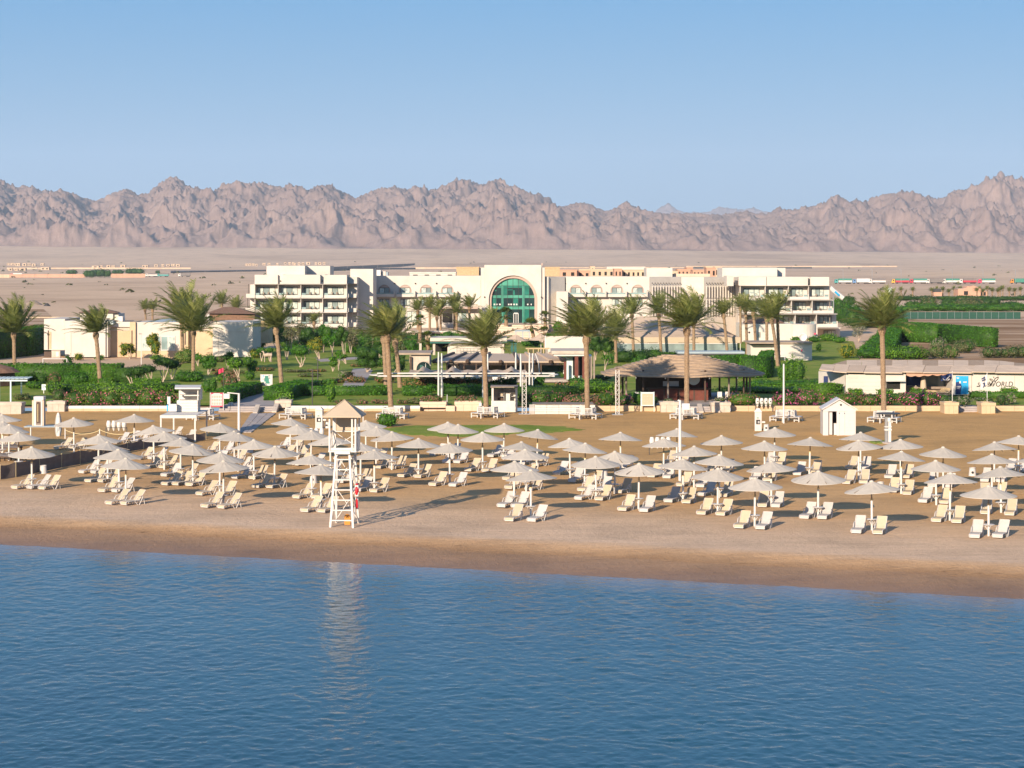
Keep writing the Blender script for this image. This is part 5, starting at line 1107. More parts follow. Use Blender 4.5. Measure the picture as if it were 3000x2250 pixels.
for i, (x, y, w_, h_) in enumerate(((2725,905,52,42),(2790,902,60,32),(2850,905,80,34),(2910,900,60,34),(2680,905,50,30),(2965,905,60,26))): shrub(x,y,w_,h_,'leaf_olive' if i in (0,2) else 'leaf_dark','far garden bush behind the green net fence, '+['tall olive one','second dark one','broad olive one','fourth one','leftmost one','rightmost one'][i],lumps=2,g=0.4)
for i, (a, b) in enumerate(((2640,2790),(2790,2900),(2900,3080))): hedge([(a,912),(b,911)],2.3,5,'leaf_hedge','long far hedge behind the green net fence, '+['left stretch','middle stretch','right stretch'][i],g=0.4,bumps=0.12)
for i, (a, b) in enumerate(((2625,2740),(2750,2905),(2920,3080))): hedge([(a,880),(b,880)],2.0,5,'leaf_dark','far dark hedge before the orange house, '+['left stretch','middle stretch','right stretch'][i],g=0.4,bumps=0.05)
shrub(1133,1252,58,50,'leaf_hedge','round bright bush on the sand beside the bench',g=0.0,lumps=2)
for i, (x, lab) in enumerate(((1264,'pink-brown shrubs in the first beige planter'),(1366,'pink-brown shrubs in the second beige planter'))): shrub(x,1180,66,24,'leaf_rose',lab,g=0.7,lumps=3,deep=0.4)
for i, (x, y, w_, h_) in enumerate(((1330,1045,30,30),(1255,1018,50,34),(1340,1004,60,30),(1500,1006,40,24),(1480,1012,50,20),(1700,1040,40,30),(1640,1040,60,20),(1220,1040,40,34),(1380,1006,40,22),(1445,1004,40,26))): shrub(x,y,w_,h_,('leaf_bright','leaf_dark','leaf_hedge')[i % 3],'pool garden shrub '+['behind the pavilion roof','left of the cream flat roof','below the palm cluster','below the entrance steps','at the pool parasols','right of the pool wall','at the foot of the pool wall','left of the shaggy fan palm','behind the big kiosk palm','below the fan palm at the arch'][i],lumps=2)
for i, (x, y, w_, h_) in enumerate(((845,1022,60,34),(905,1018,70,44),(960,1016,70,50),(1000,1014,60,54),(1045,1012,50,56),(1100,1012,60,54),(1150,1012,60,46))): shrub(x,y,w_,h_,('leaf_dark','leaf_olive','leaf_hedge')[i % 3],'bush at the foot of the left hotel block, %s from left' % ORD[i],lumps=2,group='bushes at the foot of the left hotel block')
for i, (x, y, w_, h_) in enumerate(((2262,1000,40,22),(2298,1000,40,40),(2335,1002,34,16),(2388,1003,44,18),(2430,1000,56,22),(2462,1005,46,18),(2400,1030,20,26))): shrub(x,y,w_,h_,'leaf_hedge' if i % 2 else 'leaf_bright','clipped bush before the white drum house, %s from left' % ORD[(0,1,2,4,5,6,3)[i]],group='clipped bushes before the white drum house')

MID = [(790,1004,80,70,'leaf_hedge','tall tree mass behind the drum topiaries'),(905,1006,80,56,'leaf_olive','olive tree mass behind the flat drum topiary'),(1035,1035,70,50,'leaf_hedge','green tree mass behind the big dark round tree'),(1090,1030,60,56,'leaf_dark','dark tree mass right behind the big dark round tree'),(1165,1035,60,50,'leaf_olive','olive tree mass left of the shaggy fan palm'),(1195,1010,60,40,'leaf_hedge','green bushes below the palm cluster, left'),(1290,1012,80,36,'leaf_bright','bright bushes below the palm cluster, right'),(1405,1018,60,30,'leaf_olive','olive bushes on the pool terrace'),(1555,1016,60,26,'leaf_hedge','green bushes at the pool edge below the arch'),(1625,1000,60,30,'leaf_bright','bright planting right of the arch steps'),(1690,1000,60,40,'leaf_hedge','green planting before the porch block'),(1760,1012,80,50,'leaf_dark','dark trees left of the tan marquee'),(1845,1062,70,34,'leaf_bright','bright shrubs at the left end of the marquee'),(640,1062,70,20,'leaf_olive','dry planting at the annex end wall'),(700,1040,60,30,'leaf_hedge','green shrubs before the annex right panel'),(655,1100,70,14,'leaf_russet','russet bed before the mushroom tree'),(760,1088,80,12,'leaf_russet','russet bed behind the map board'),(905,1105,70,12,'leaf_olive','olive bed in the middle of the lawn'),(1040,1122,60,22,'leaf_russet','russet shrubs right of the garden path'),(960,1128,50,18,'leaf_hedge','green shrubs left of the garden path'),(2235,1128,60,22,'leaf_bright','bright shrubs below the tall palm row'),(2390,1140,70,26,'leaf_hedge','green shrubs left of the dive centre roof'),(2445,1118,50,24,'leaf_olive','olive shrubs behind the dive centre corner'),(1875,1070,50,28,'leaf_hedge','green shrubs behind the thatched roof left')]
for x, y, w_, h_, lf, lab in MID: shrub(x,y,w_,h_,lf,lab,lumps=3,cat='shrubs' if h_ < 40 else 'tree mass',name='shrub_mass')

TRE = [(760,1022,758,985,56,60,'leaf_dark','dark round tree at the annex end'),(812,1030,812,975,54,60,'leaf_hedge','tall tree behind the drum topiaries'),(850,1038,848,985,60,56,'leaf_olive','olive tree right of the drum topiaries'),(905,1034,905,980,54,60,'leaf_dark','dark tree behind the yellow-green tree'),(948,1032,950,975,60,64,'leaf_hedge','tall tree before the hotel balconies'),(1028,1035,1028,985,58,60,'leaf_olive','olive tree behind the big dark round tree'),(1112,1062,1112,1010,60,64,'leaf_dark','dark tree left of the two palm trunks'),(1200,1062,1202,1012,56,60,'leaf_hedge','green tree left of the stone end wall'),(1090,1030,1090,972,56,54,'leaf_hedge','green tree under the stair tower'),(1150,1022,1150,965,50,54,'leaf_dark','dark tree under the arched windows'),(1310,1030,1310,992,50,40,'leaf_hedge','green tree behind the flat roofed pool bar'),(1420,1022,1420,985,46,40,'leaf_dark','dark tree behind the kiosk palm'),(1640,1022,1640,968,46,50,'leaf_bright','bright tree at the pool wall'),(1702,1012,1702,960,50,56,'leaf_hedge','green tree before the porch block'),(1745,1055,1745,1002,50,60,'leaf_dark','dark tree behind the shop kiosk'),(1770,1042,1770,985,44,56,'leaf_olive','olive tree left of the marquee'),(668,1078,668,1040,40,36,'leaf_dark','dark small tree before the annex end panel'),(610,1098,612,1060,44,40,'leaf_hedge','green small tree right of the big palm foot'),(975,1088,975,1058,34,30,'leaf_bright','bright small tree on the middle lawn'),(660,1135,660,1105,46,40,'leaf_bright','bright small tree left of the mushroom tree')]
for a in TRE: tree(a[0],a[1],a[2],a[3],a[4],a[5],a[6],a[7],'loose' if a[6] == 'leaf_olive' else 'round')
# ------------------------------------------------------------------ buildings
m_, t_, b_ = newmat('curtain_pane'); _n = noise(t_, 2.4, 2, 0.5, world_pos(t_)); t_.links.new(ramp(t_, _n, [(0.35,(0.26,0.32,0.31)),(0.5,(0.46,0.50,0.45)),(0.65,(0.52,0.53,0.46))]), b_.inputs['Base Color']); b_.inputs['Roughness'].default_value = 0.12; M['curtain_pane'] = m_
def pb(m, px0, px1, py0, py1, Y, d): return m.box(PX(px0, Y), PX(px1, Y), Y, Y+d, PZ(py1, Y), PZ(py0, Y))
def part(root, name, mat, *boxes):
    m = MB()
    for b in boxes: pb(m, *b)
    return m.build(name, M[mat], root)
def window(root, px0, px1, py0, py1, Y, n=3, mats=('glass_room','curtain_pane','curtain_pane'), fr='dark_frame', sill=None, fw=0.09):
    x0, x1, z1, z0 = PX(px0, Y), PX(px1, Y), PZ(py0, Y), PZ(py1, Y); m = MB(); y0 = Y - 0.06
    m.box(x0, x1, y0, Y-0.002, z1-fw, z1); m.box(x0, x1, y0, Y-0.002, z0, z0+fw)
    for i in range(n+1):
        x = x0 + (x1-x0)*i/n; m.box(max(x0, x-fw/2), min(x1, x+fw/2), y0+0.004, Y-0.004, z0+fw, z1-fw)
    w_ = m.build('window', M[fr], root)
    for i in range(n):
        a, b = x0+(x1-x0)*i/n+fw/2, x0+(x1-x0)*(i+1)/n-fw/2
        MB().box(a, b, Y-0.035, Y-0.006, z0+fw, z1-fw).build('pane', M[mats[(i + int(px0)) % len(mats)]], w_, root_loc(root))
    return w_
def bldg(name, label, cat, px, py, Y, z=None, group=None): return thing(name, label, cat, (PX(px, Y), Y, PZ(py, Y) if z is None else z), 0, group)
# ---- hotel, left block
hb = bldg('hotel_wing', 'white balconied hotel block at the left end with stepped roof', 'hotel', 880, 990, 378, 0.3); Y = 378
part(hb, 'wall', 'plaster', (746,1016,832,1010,Y+1.9,16)); part(hb, 'side_wall', 'plaster', (1016.4,1046,812,1010,Y+3.5,12))
part(hb, 'penthouse', 'plaster', (781,893,778.5,831,Y+5,11)); part(hb, 'penthouse_annex', 'plaster', (893.5,967,779,831,Y+9,8)); part(hb, 'stair_tower', 'plaster', (1026,1093,788,1000,Y+8,10))
part(hb, 'parapet', 'plaster', (746,813.8,805,831.5,Y+0.5,6)); part(hb, 'parapet', 'plaster', (829,938,805,831.5,Y+0.0,6)); part(hb, 'parapet', 'plaster', (953,1016,805.5,831.5,Y+1.0,5)); part(hb, 'parapet', 'plaster', (814,828.8,804.5,831.5,Y+1.2,5)); part(hb, 'parapet', 'plaster', (938.2,952.8,804.5,831.5,Y+1.2,5))
for (wy0, wy1, by0, by1, sl) in ((840.5,863.4,864.5,872.5,832),(882,905,906.5,914.8,873.2),(924,948,948.6,957.5,915.5),(966,986,990,991,958)):
    part(hb, 'slab', 'plaster', (742,1018,sl,sl+1.2,Y-0.25,2.1))
    for (x0, x1, o) in ((746,814,0.3),(815,880,0),(882,944,0),(947,1015,0.6)):
        if by1 - by0 > 3:
            part(hb, 'balustrade', 'plaster', (x0+1,x1-1,by0,by1,Y+o,0.16)); part(hb, 'balcony_floor', 'plaster', (x0,x1,by1-1.6,by1-0.2,Y+o+0.17,1.7-o))
            part(hb, 'balcony_glass', 'glass_blue', (x0+2.5,x0+14,wy1-5,by0-0.1,Y+o+0.05,0.05))
        window(hb, x0+9, x1-8, wy0, wy1, Y+1.88)
        bal = MB()
        if by1 - by0 > 3:
            for cx_ in (x0+24, x0+38):
                pb(bal, cx_, cx_+4, wy1-4, wy1-1.5, Y+0.9, 0.6); pb(bal, cx_, cx_+4, wy1-8, wy1-4, Y+1.45, 0.08)
                o_ = bal.build('chair', M['wood_grey'], hb); bal = MB()
    for x in (746,814,880.5,944.5,1015.2):
        if wy0 < 960: part(hb, 'partition', 'plaster', (x,x+1.5,sl+1.2,by1-0.1,Y+0.15,1.74))
for k in range(3):
    sl, by0, by1 = ((832,864.5,872.5),(873.2,906.5,914.8),(915.5,948.6,957.5))[k]; dx = (0,-2,-4)[k]
    part(hb, 'side_balcony', 'plaster', (721+dx,745.6,by0-4,by1,Y+0.9,0.16)); part(hb, 'side_balcony_floor', 'plaster', (721+dx,745.6,by1-1.6,by1,Y+1.07,3))
    part(hb, 'side_balcony', 'plaster', (1017,1044,by0-4,by1,Y+2.4,0.16)); part(hb, 'awning', 'dark_frame', (1017,1048,sl-1,sl,Y+1.6,2.2)); part(hb, 'balcony_post', 'dark_frame', (727+dx,728.4+dx,sl,by0-4.2,Y+1.0,0.1))
    part(hb, 'side_wall', 'plaster', (733,745.8,sl+1.5,by1-1.8,Y+3.2,3))
for x in (820,943): MB().lathe([(0.12,0),(0.12,0.2)], (PX(x,Y), Y+1.1, PZ(825,Y)), 8).build('spotlight', M['dark_frame'], hb)
# ---- left wing with arched windows
def arch_pts(cx, cy, r, n=16, a0=0, a1=math.pi): return [(cx + r*math.cos(a0+(a1-a0)*i/n), cy - r*math.sin(a0+(a1-a0)*i/n)) for i in range(n+1)]
def arched_window(root, cx, Y, lower=True):
    m = MB(); P_ = [(PX(a, Y), PZ(b, Y)) for a, b in arch_pts(cx, 852, 16.5)]; P_ = [(PX(cx+16.5, Y), PZ(862, Y))] + P_ + [(PX(cx-16.5, Y), PZ(862, Y))]
    m.prism(P_, Y-0.03, Y-0.003); m.build('arch_panel', M['arch_pink'], root)
    tr = MB(); q = [(PX(a, Y), Y-0.02, PZ(b, Y)) for a, b in arch_pts(cx, 852, 17)]; tr.tube([(PX(cx+17, Y), Y-0.02, PZ(861, Y))] + q + [(PX(cx-17, Y), Y-0.02, PZ(861, Y))], 0.09, 5); tr.build('arch_trim', M['arch_pink'], root)
    window(root, cx-14, cx+14, 842.5, 861.5, Y-0.04, 2, ('curtain_pane','glass_room')); part(root, 'balcony', 'plaster', (cx-26,cx+27,862,870,Y-1.3,1.29)); part(root, 'balcony_side', 'plaster', (cx+27.2,cx+29.5,853,870,Y-1.3,1.29)); part(root, 'balcony_glass', 'glass_blue', (cx-24,cx+25,857.5,861.8,Y-1.25,0.04))
    MB().lathe([(0.13,0),(0.13,0.22)], (PX(cx-31, Y), Y-0.15, PZ(832, Y)), 8).build('spotlight', M['dark_frame'], root)
    if lower: window(root, cx-14, cx+14, 876, 896, Y-0.002, 3, ('glass_room','curtain_pane'))
wl = bldg('hotel_wing', 'low white hotel wing with arched windows left of the entrance arch', 'hotel', 1250, 950, 398, 0.3); Y = 398
part(wl, 'wall', 'plaster', (1093.5,1408.5,808,960,Y,12)); 
for cx in (1126,1187,1248,1310): arched_window(wl, cx, Y)
part(wl, 'roof_unit', 'white_paint', (1096,1115,791,807.9,Y+8,4)); part(wl, 'roof_unit', 'plaster', (1118,1130,795,807.9,Y+9,3)); part(wl, 'roof_unit', 'roof_blue', (1131,1136,797,807.9,Y+9,3))
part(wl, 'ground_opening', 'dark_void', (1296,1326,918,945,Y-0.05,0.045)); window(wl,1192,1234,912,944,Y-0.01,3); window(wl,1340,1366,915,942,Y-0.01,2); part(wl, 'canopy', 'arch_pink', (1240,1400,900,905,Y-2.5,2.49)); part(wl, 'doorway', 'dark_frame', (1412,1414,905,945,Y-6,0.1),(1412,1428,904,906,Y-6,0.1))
# ---- entrance block with the glazed arch
pw = bldg('hotel_entrance', 'tall white entrance block with a huge arch of green glass', 'hotel entrance', 1503, 946, 394, 3.0); Y = 394
def arch_wall(root, px0, px1, pt, pbm, cx, r, ps, Y, d, mat, nm):
    n = 28; arc = [(cx + r, pbm)] + arch_pts(cx, ps, r, n) + [(cx - r, pbm)]; out = [(px1, pbm)]
    for i in range(n+1):
        f_ = i/n
        if f_ < 0.25: out.append((px1, ps + (pt-ps)*f_/0.25))
        elif f_ < 0.75: out.append((px1 + (px0-px1)*(f_-0.25)/0.5, pt))
        else: out.append((px0, pt + (ps-pt)*(f_-0.75)/0.25))
    out.append((px0, pbm)); m = MB(); vs = []
    for a, b in zip(arc, out):
        for q in (a, b):
            for y in (Y, Y+d): vs.append((PX(q[0], Y), y, PZ(q[1], Y)))
    fs = []
    for i in range(len(arc)-1):
        a, b = i*4, i*4+4; fs += [(a, b, b+2, a+2), (a+1, a+3, b+3, b+1), (a, a+1, b+1, b), (a+2, b+2, b+3, a+3)]
    return m.add(vs, fs).build(nm, M[mat], root)
arch_wall(pw, 1419, 1586, 776, 948, 1503, 71, 878, Y, 1.6, 'plaster', 'front_wall'); part(pw, 'shoulder_wall', 'plaster', (1409,1418.9,784,948,Y+0.4,13)); part(pw, 'shoulder_wall', 'plaster', (1586.1,1596,784,948,Y+0.4,13)); part(pw, 'rear_block', 'plaster', (1419.2,1585.8,776.5,806,Y+1.62,10))
arch_wall(pw, 1419+13, 1586-13, 776+24, 948, 1503, 63.2, 878, Y+0.45, 0.5, 'arch_pink', 'arch_ring'); part(pw, 'roof_post', 'arch_pink', (1586,1590,771,778,Y+2,0.8))
hx = lambda x: 1380 + x*0.13562
hy = lambda y: 750 + y*0.13562
colx = [440,550,665,785,905,1022,1140,1258,1370]; rowy = [485,642,690,843,910,1085,1155,1445]; rm = ['glass_teal_pale','glass_teal','glass_dark','glass_teal_pale','glass_dark','glass_teal_pale','glass_dark']
gl = MB(); YG = Y + 1.0
for i, x in enumerate(colx[1:-1]): 
    yt = 878 - math.sqrt(max(0, 63**2 - (hx(x)-1503)**2)); pb(gl, hx(x)-0.45, hx(x)+0.45, yt, 946, YG-0.08, 0.1)
for y in rowy[1:-1]:
    hw = math.sqrt(max(0, 63**2 - max(0, 878-hy(y))**2)); pb(gl, 1503-hw, 1503+hw, hy(y)-0.4, hy(y)+0.4, YG-0.075, 0.1)
gz = gl.build('glazing_frame', M['dark_frame'], pw)
ya = lambda x: 878 - math.sqrt(max(0, 63.5**2 - (x-1503)**2))
for i in range(8):
    for j in range(7):
        xs = [hx(colx[i] + (colx[i+1]-colx[i])*k/5) for k in range(6)]; y0, y1 = hy(rowy[j]), hy(rowy[j+1]); tops = [min(y1, max(y0, ya(x))) for x in xs]
        if max(y1-t for t in tops) < 0.6: continue
        m = MB(); vs = []; 
        for x, t in zip(xs, tops): vs += [(PX(x, YG), YG, PZ(t, YG)), (PX(x, YG), YG, PZ(y1, YG))]
        m.add(vs, [(2*k, 2*k+1, 2*k+3, 2*k+2) for k in range(5)]); mm = rm[j]
        if mm == 'glass_dark' and (i*5+j*3) % 4 == 0: mm = 'glass_teal'
        m.build('pane', M[mm], gz, root_loc(pw))
part(pw, 'green_pier', 'glass_teal_pale', (hx(650),hx(662),hy(645),946,YG-0.12,0.04),(hx(672),hx(700),hy(645),946,YG-0.12,0.04),(hx(1105),hx(1137),hy(645),946,YG-0.12,0.04),(hx(1143),hx(1155),hy(645),946,YG-0.12,0.04))
part(pw, 'interior_gallery', 'glass_teal', (hx(720),hx(945),hy(725),hy(740),YG-0.05,0.03),(hx(900),hx(945),hy(725),hy(843),YG-0.05,0.03),(hx(500),hx(550),hy(730),hy(760),YG-0.05,0.03))
dr = part(pw, 'door', 'white_paint', (hx(915),hx(930),hy(1235),946,YG-0.25,0.1),(hx(1010),hx(1025),hy(1235),946,YG-0.25,0.1),(hx(930.2),hx(1009.8),hy(1225),hy(1250),YG-0.25,0.1),(hx(965),hx(978),hy(1250.5),946,YG-0.25,0.1))
for i in range(9): part(pw, 'cafe_chair', 'white_paint', (hx((490,540,605,800,850,915,970,1210,1290)[i]),hx((520,570,640,830,885,945,1000,1240,1310)[i]),hy(1030),hy(1062),YG-0.04,0.02))
for x in (292,1522): MB().lathe([(0.13,0),(0.13,0.22)], (PX(hx(x),Y), Y-0.15, PZ(872,Y)), 8).build('spotlight', M['dark_frame'], pw)
st = bldg('terrace_steps', 'broad brown steps rising to the glazed entrance arch', 'steps', 1500, 970, 370, GZ)
for i in range(8):
    Yi = 372 + i*2.2; part(st, 'step', 'arch_pink', (1425-i*2,1600+i*2, 0, 0, Yi, 2.2)) if False else MB().box(PX(1440-i*3,Yi), PX(1590+i*3,Yi), Yi, Yi+2.195, GZ-0.2, GZ+0.32*(i+1)).build('step', M['beige_wall'], st)
lt = thing('raised_terrace', 'raised beige terrace with dark openings left of the arch steps', 'terrace', (PX(1290,376), 376, 0.3)); MB().box(PX(1150,376),PX(1425,376),376,397.8,0.2,2.2).build('wall', M['beige_wall'], lt); MB().box(PX(1150,376),PX(1425,376),375.8,376.0-0.003,2.0,2.28).build('coping', M['plaster'], lt)
for i in range(5): MB().box(PX(1165+i*50,376),PX(1195+i*50,376),375.95,375.997,0.6,1.85).build('opening', M['dark_void'], lt)
tp = MB().box(PX(1425.5,390), PX(1700,390), 389.61, 393.98, 0.2, 3.0).build('terrace', M['beige_wall'], st)
# ---- right wing
wr = bldg('hotel_wing', 'low white hotel wing with arched windows right of the entrance arch', 'hotel', 1780, 950, 400, 0.3); Y = 400
def plan(root, name, mat, pts, z0, z1): return MB().prism(pts, z0, z1, 'z').build(name, M[mat], root)
part(wr, 'wall', 'plaster', (1657,1902.5,810,965,Y,12)); ztop = PZ(811, Y)
plan(wr, 'angled_wall', 'plaster', [(PX(1607,Y-4), Y-4), (PX(1655,Y-0.5), Y-0.5), (PX(1655,Y+9), Y+9), (PX(1607,Y+9), Y+9)], 0.3, ztop); part(wr, 'pier', 'plaster', (1598,1606.8,810.5,950,Y-4.6,8)); part(wr, 'porch_block', 'plaster', (1630,1664,854,955,Y-6,5.9))
for cx in (1687,1747,1807,1868): arched_window(wr, cx, Y)
z2 = PZ(812, Y)
plan(wr, 'angled_wall', 'plaster', [(PX(1903,Y), Y), (PX(1995,Y+5.5), Y+5.5), (PX(1995,Y+14), Y+14), (PX(1903,Y+14), Y+14)], 0.3, z2); part(wr, 'wall', 'plaster', (1995.5,2062,811.5,965,Y+5.6,10)); plan(wr, 'angled_wall', 'plaster', [(PX(2062.5,Y-1), Y-1), (PX(2160,Y+5), Y+5), (PX(2160,Y+12), Y+12), (PX(2062.5,Y+12), Y+12)], 0.3, z2)
for (xa, Ya, xb, Yb2, n) in ((1905,Y,1994,Y+5.4,11),(2064,Y-1,2152,Y+4.6,11)):
    for i in range(n):
        f_ = (i+0.5)/n; yy = Ya + (Yb2-Ya)*f_; x = PX(xa,Ya) + (PX(xb,Yb2)-PX(xa,Ya))*f_
        for (p0, p1) in ((838,872),(876,925)): MB().box(x+0.03, x+0.20, yy-0.35, yy-0.12, PZ(p1,yy), PZ(p0,yy)).build('fin', M['plaster'], wr)
        MB().lathe([(0.10,0),(0.10,0.2)], (x+0.12, yy-0.25, PZ(831,yy)), 7).build('spotlight', M['dark_frame'], wr)
part(wr, 'rooftop_block', 'plaster', (1894,1970,785,811,Y+16,8)); part(wr, 'rooftop_block', 'beige_wall', (1972,2080,802,811,Y+18,5))
# ---- right block, storeys stepping out to the right
rb = bldg('hotel_wing', 'white hotel block at the right end with stepped balconies', 'hotel', 2300, 990, 396, 0.3); Y = 396
part(rb, 'penthouse', 'plaster', (2116,2277,784,812,Y+9,10)); part(rb, 'penthouse_annex', 'plaster', (2277.4,2301,785,812,Y+12,6)); part(rb, 'wall', 'plaster', (2164,2430,836.5,1010,Y+2.0,14)); part(rb, 'side_bay', 'plaster', (2129,2149,808,838,Y-1.2,6))
part(rb, 'parapet', 'plaster', (2164,2245,811.5,836,Y+0.3,8)); part(rb, 'parapet', 'plaster', (2247,2367,811,836,Y,8)); part(rb, 'parapet', 'plaster', (2374,2429,811.5,836.2,Y+0.5,7)); part(rb, 'parapet', 'plaster', (2367.2,2373.8,812,836,Y+1.5,6))
for r_, (wy0, wy1, by0, by1, sl, dx) in enumerate(((844,868,869.5,877.5,836.3,0),(885,908,910,918,878.5,10),(926,947,949,958,919.5,22),(968,988,994,995,960,33))):
    o_ = -1.1*r_
    part(rb, 'slab', 'plaster', (2166,2432+dx,sl,sl+1.2,Y+o_-0.2,2.15-o_))
    if r_ and r_ < 4: part(rb, 'storey_wall', 'plaster', (2430.3,2428+dx,sl+1.3,by1,Y+2.02,12))
    for i, (x0, x1) in enumerate(((2170,2241),(2243,2310),(2311,2368),(2370,2429))):
        x0 += dx*(0.6+0.15*i); x1 += dx*(0.6+0.15*i)
        if by1-by0 > 3:
            part(rb, 'balustrade', 'plaster', (x0+2,x1-1,by0,by1,Y+o_,0.16)); part(rb, 'balcony_floor', 'plaster', (x0,x1,by1-1.5,by1-0.2,Y+o_+0.17,1.8-o_)); part(rb, 'balcony_glass', 'glass_blue', (x1-13,x1-2,wy1-5,by0-0.2,Y+o_+0.05,0.05))
            part(rb, 'partition', 'plaster', (x0-1.5,x0,sl+1.3,by1-0.2,Y+o_+0.05,1.9-o_)); part(rb, 'balcony_end', 'plaster', (x1-0.9,x1+2,by0-8,by1,Y+o_,0.17))
            ch = part(rb, 'chair', 'wood_grey', (x0+20,x0+24,wy1-3.5,wy1-1.2,Y+0.9,0.6),(x0+20,x0+24,wy1-7,wy1-3.6,Y+1.45,0.08))
        window(rb, x0+8, x1-16, wy0, wy1, Y+1.97, 3)
part(rb, 'corner_post', 'wood_grey', (2430,2432,836,958,Y-0.6,0.15))
# ---- drum house, kitchen block, tan marquee, long parapet
dh = bldg('drum_house', 'white house with rounded end and a round blue-rimmed doorway', 'house', 2330, 1000, 372, 0.3); Y = 372
part(dh, 'wall', 'plaster', (2172,2320,948.5,1003,Y,9)); dc = (PX(2352,Y+4.5), Y+4.5)
MB().lathe([(2.75,0.3-0.3),(2.75,PZ(950,Y)-0.3)], (PX(2352,Y), Y+2.0, 0.3), 28).build('drum', M['plaster'], dh); MB().lathe([(2.77,0),(2.77,0.7)], (PX(2352,Y), Y+2.0, 0.32), 28).build('plinth', M['limestone'], dh)
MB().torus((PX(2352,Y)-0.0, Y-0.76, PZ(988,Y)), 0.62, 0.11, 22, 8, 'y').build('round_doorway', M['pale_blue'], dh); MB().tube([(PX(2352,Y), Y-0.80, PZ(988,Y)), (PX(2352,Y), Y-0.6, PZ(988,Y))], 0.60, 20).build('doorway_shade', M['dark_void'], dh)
for i in range(3): MB().tube([(PX(2379+i*5,Y), Y+0.15, PZ(978,Y)), (PX(2379+i*5,Y), Y+0.9, PZ(978,Y))], 0.16, 10).build('porthole', M['pink_red'], dh)
part(dh, 'side_wing', 'plaster', (2380,2395,950,1003,Y+1.0,6)); MB().tube([(PX(2195,Y),Y-0.03,PZ(974,Y)),(PX(2195,Y),Y-0.002,PZ(974,Y))], 0.18, 12).build('porthole', M['dark_void'], dh); part(dh, 'window', 'wood_grey', (2220,2228,973,989,Y-0.05,0.047)); part(dh,'pane','glass_room',(2221,2227,974.5,988,Y-0.06,0.009))
rt = MB(); a_ = [(PX(2175,Y+0.5),Y+0.5,PZ(947,Y)),(PX(2300,Y+0.5),Y+0.5,PZ(947,Y)),(PX(2290,Y+8),Y+8,PZ(944,Y)),(PX(2180,Y+8),Y+8,PZ(944,Y))]; rt.add(a_ + [(PX(2225,Y+4),Y+4,PZ(929,Y)),(PX(2255,Y+4),Y+4,PZ(929,Y))], [(0,1,5,4),(1,2,5),(2,3,4,5),(3,0,4)]); rt.build('thatched_roof', M['brown_thatch'], dh)
dsh = thing('satellite_dish', 'white satellite dish standing on the flat kitchen roof', 'satellite dish', (PX(2352,303), 303, PZ(1001,303)))
dm = MB(); dm.lathe([(0.02,0),(0.25,0.05),(0.42,0.15),(0.55,0.30)], (0,0,0), 18, False); me = dm.mesh('dish', M['white_paint'], (0,0,0), True); o = link('dish', me, dsh, (0,0,0.55)); o.rotation_euler = (R(75),0,0); MB().tube([(0,0.05,0),(0,0.05,0.5)], 0.05, 6).build('stand', M['steel'], dsh, (0,0,0))
kb = bldg('kitchen_block', 'plain white flat-roofed block behind the tall palm row', 'service building', 2330, 1055, 298, 0.3); Y = 298
part(kb, 'wall', 'plaster', (2284,2379,1007,1058,Y,7)); part(kb, 'wall', 'plaster', (2199,2283.8,1010,1062,Y+1.4,5)); part(kb, 'roof_slab', 'roof_felt', (2196,2381,1003,1007,Y-0.3,8)); part(kb, 'door', 'wall_g' if 'wall_g' in M else 'stone_pale', (2256,2273,1030,1062,Y+1.34,0.05)); part(kb, 'sign', 'pink_red', (2347,2351,1024,1030,Y-0.03,0.025)); part(kb, 'porch', 'white_paint', (2266,2300,1043,1046,Y-1.5,1.45),(2298.5,2300,1046,1068,Y-1.5,0.1))
mq = bldg('marquee', 'wide tan canvas marquee with palm shadows on its roof', 'marquee', 1990, 1036, 318, GZ); Y = 318
def canvas_roof(root, name, mat, px0, px1, pe, pr0, pr1, prt, Y, d, drop=None):
    """hipped canvas: eave from px0 to px1 at height pe, ridge pr0..pr1 at height prt, with a hanging valance"""
    m = MB(); n = 10; vs = []; ym = Y+d/2; kd = 1.0
    E = [(PX(px0,Y),Y,PZ(pe,Y)),(PX(px1,Y),Y,PZ(pe,Y)),(PX(px1,Y),Y+d,PZ(pe,Y)),(PX(px0,Y),Y+d,PZ(pe,Y))]; Rr = [(PX(pr0,ym),ym,PZ(prt,ym)),(PX(pr1,ym),ym,PZ(prt,ym))]
    def strip(a, b, c, e, sag):
        base = len(m.v); a, b, c, e = map(Vector, (a,b,c,e)); vv = []
        for i in range(n+1):
            p, q = a.lerp(b, i/n), c.lerp(e, i/n)
            for j in range(6): r = p.lerp(q, j/5); r.z -= sag*math.sin(math.pi*j/5); vv.append(tuple(r))
        m.add(vv, [(i*6+j, (i+1)*6+j, (i+1)*6+j+1, i*6+j+1) for i in range(n) for j in range(5)])
    strip(E[0],E[1],Rr[0],Rr[1],0.25); strip(E[1],E[2],Rr[1],Rr[1],0.15); strip(E[2],E[3],Rr[1],Rr[0],0.25); strip(E[3],E[0],Rr[0],Rr[0],0.15)
    o = m.build(name, M[mat], root, smooth=True)
    if drop:
        v = MB()
        for a, b in zip(E, E[1:]+E[:1]):
            a, b = Vector(a), Vector(b)
            for i in range(12):
                p, q = a.lerp(b, i/12), a.lerp(b, (i+1)/12); w1 = drop*(0.93+0.07*math.sin(i*1.7)); v.add([p, q, (q.x,q.y,q.z-w1), (p.x,p.y,p.z-w1)], [(0,1,2,3)])
        v.build('valance', M['canvas_cream'], root)
    return o
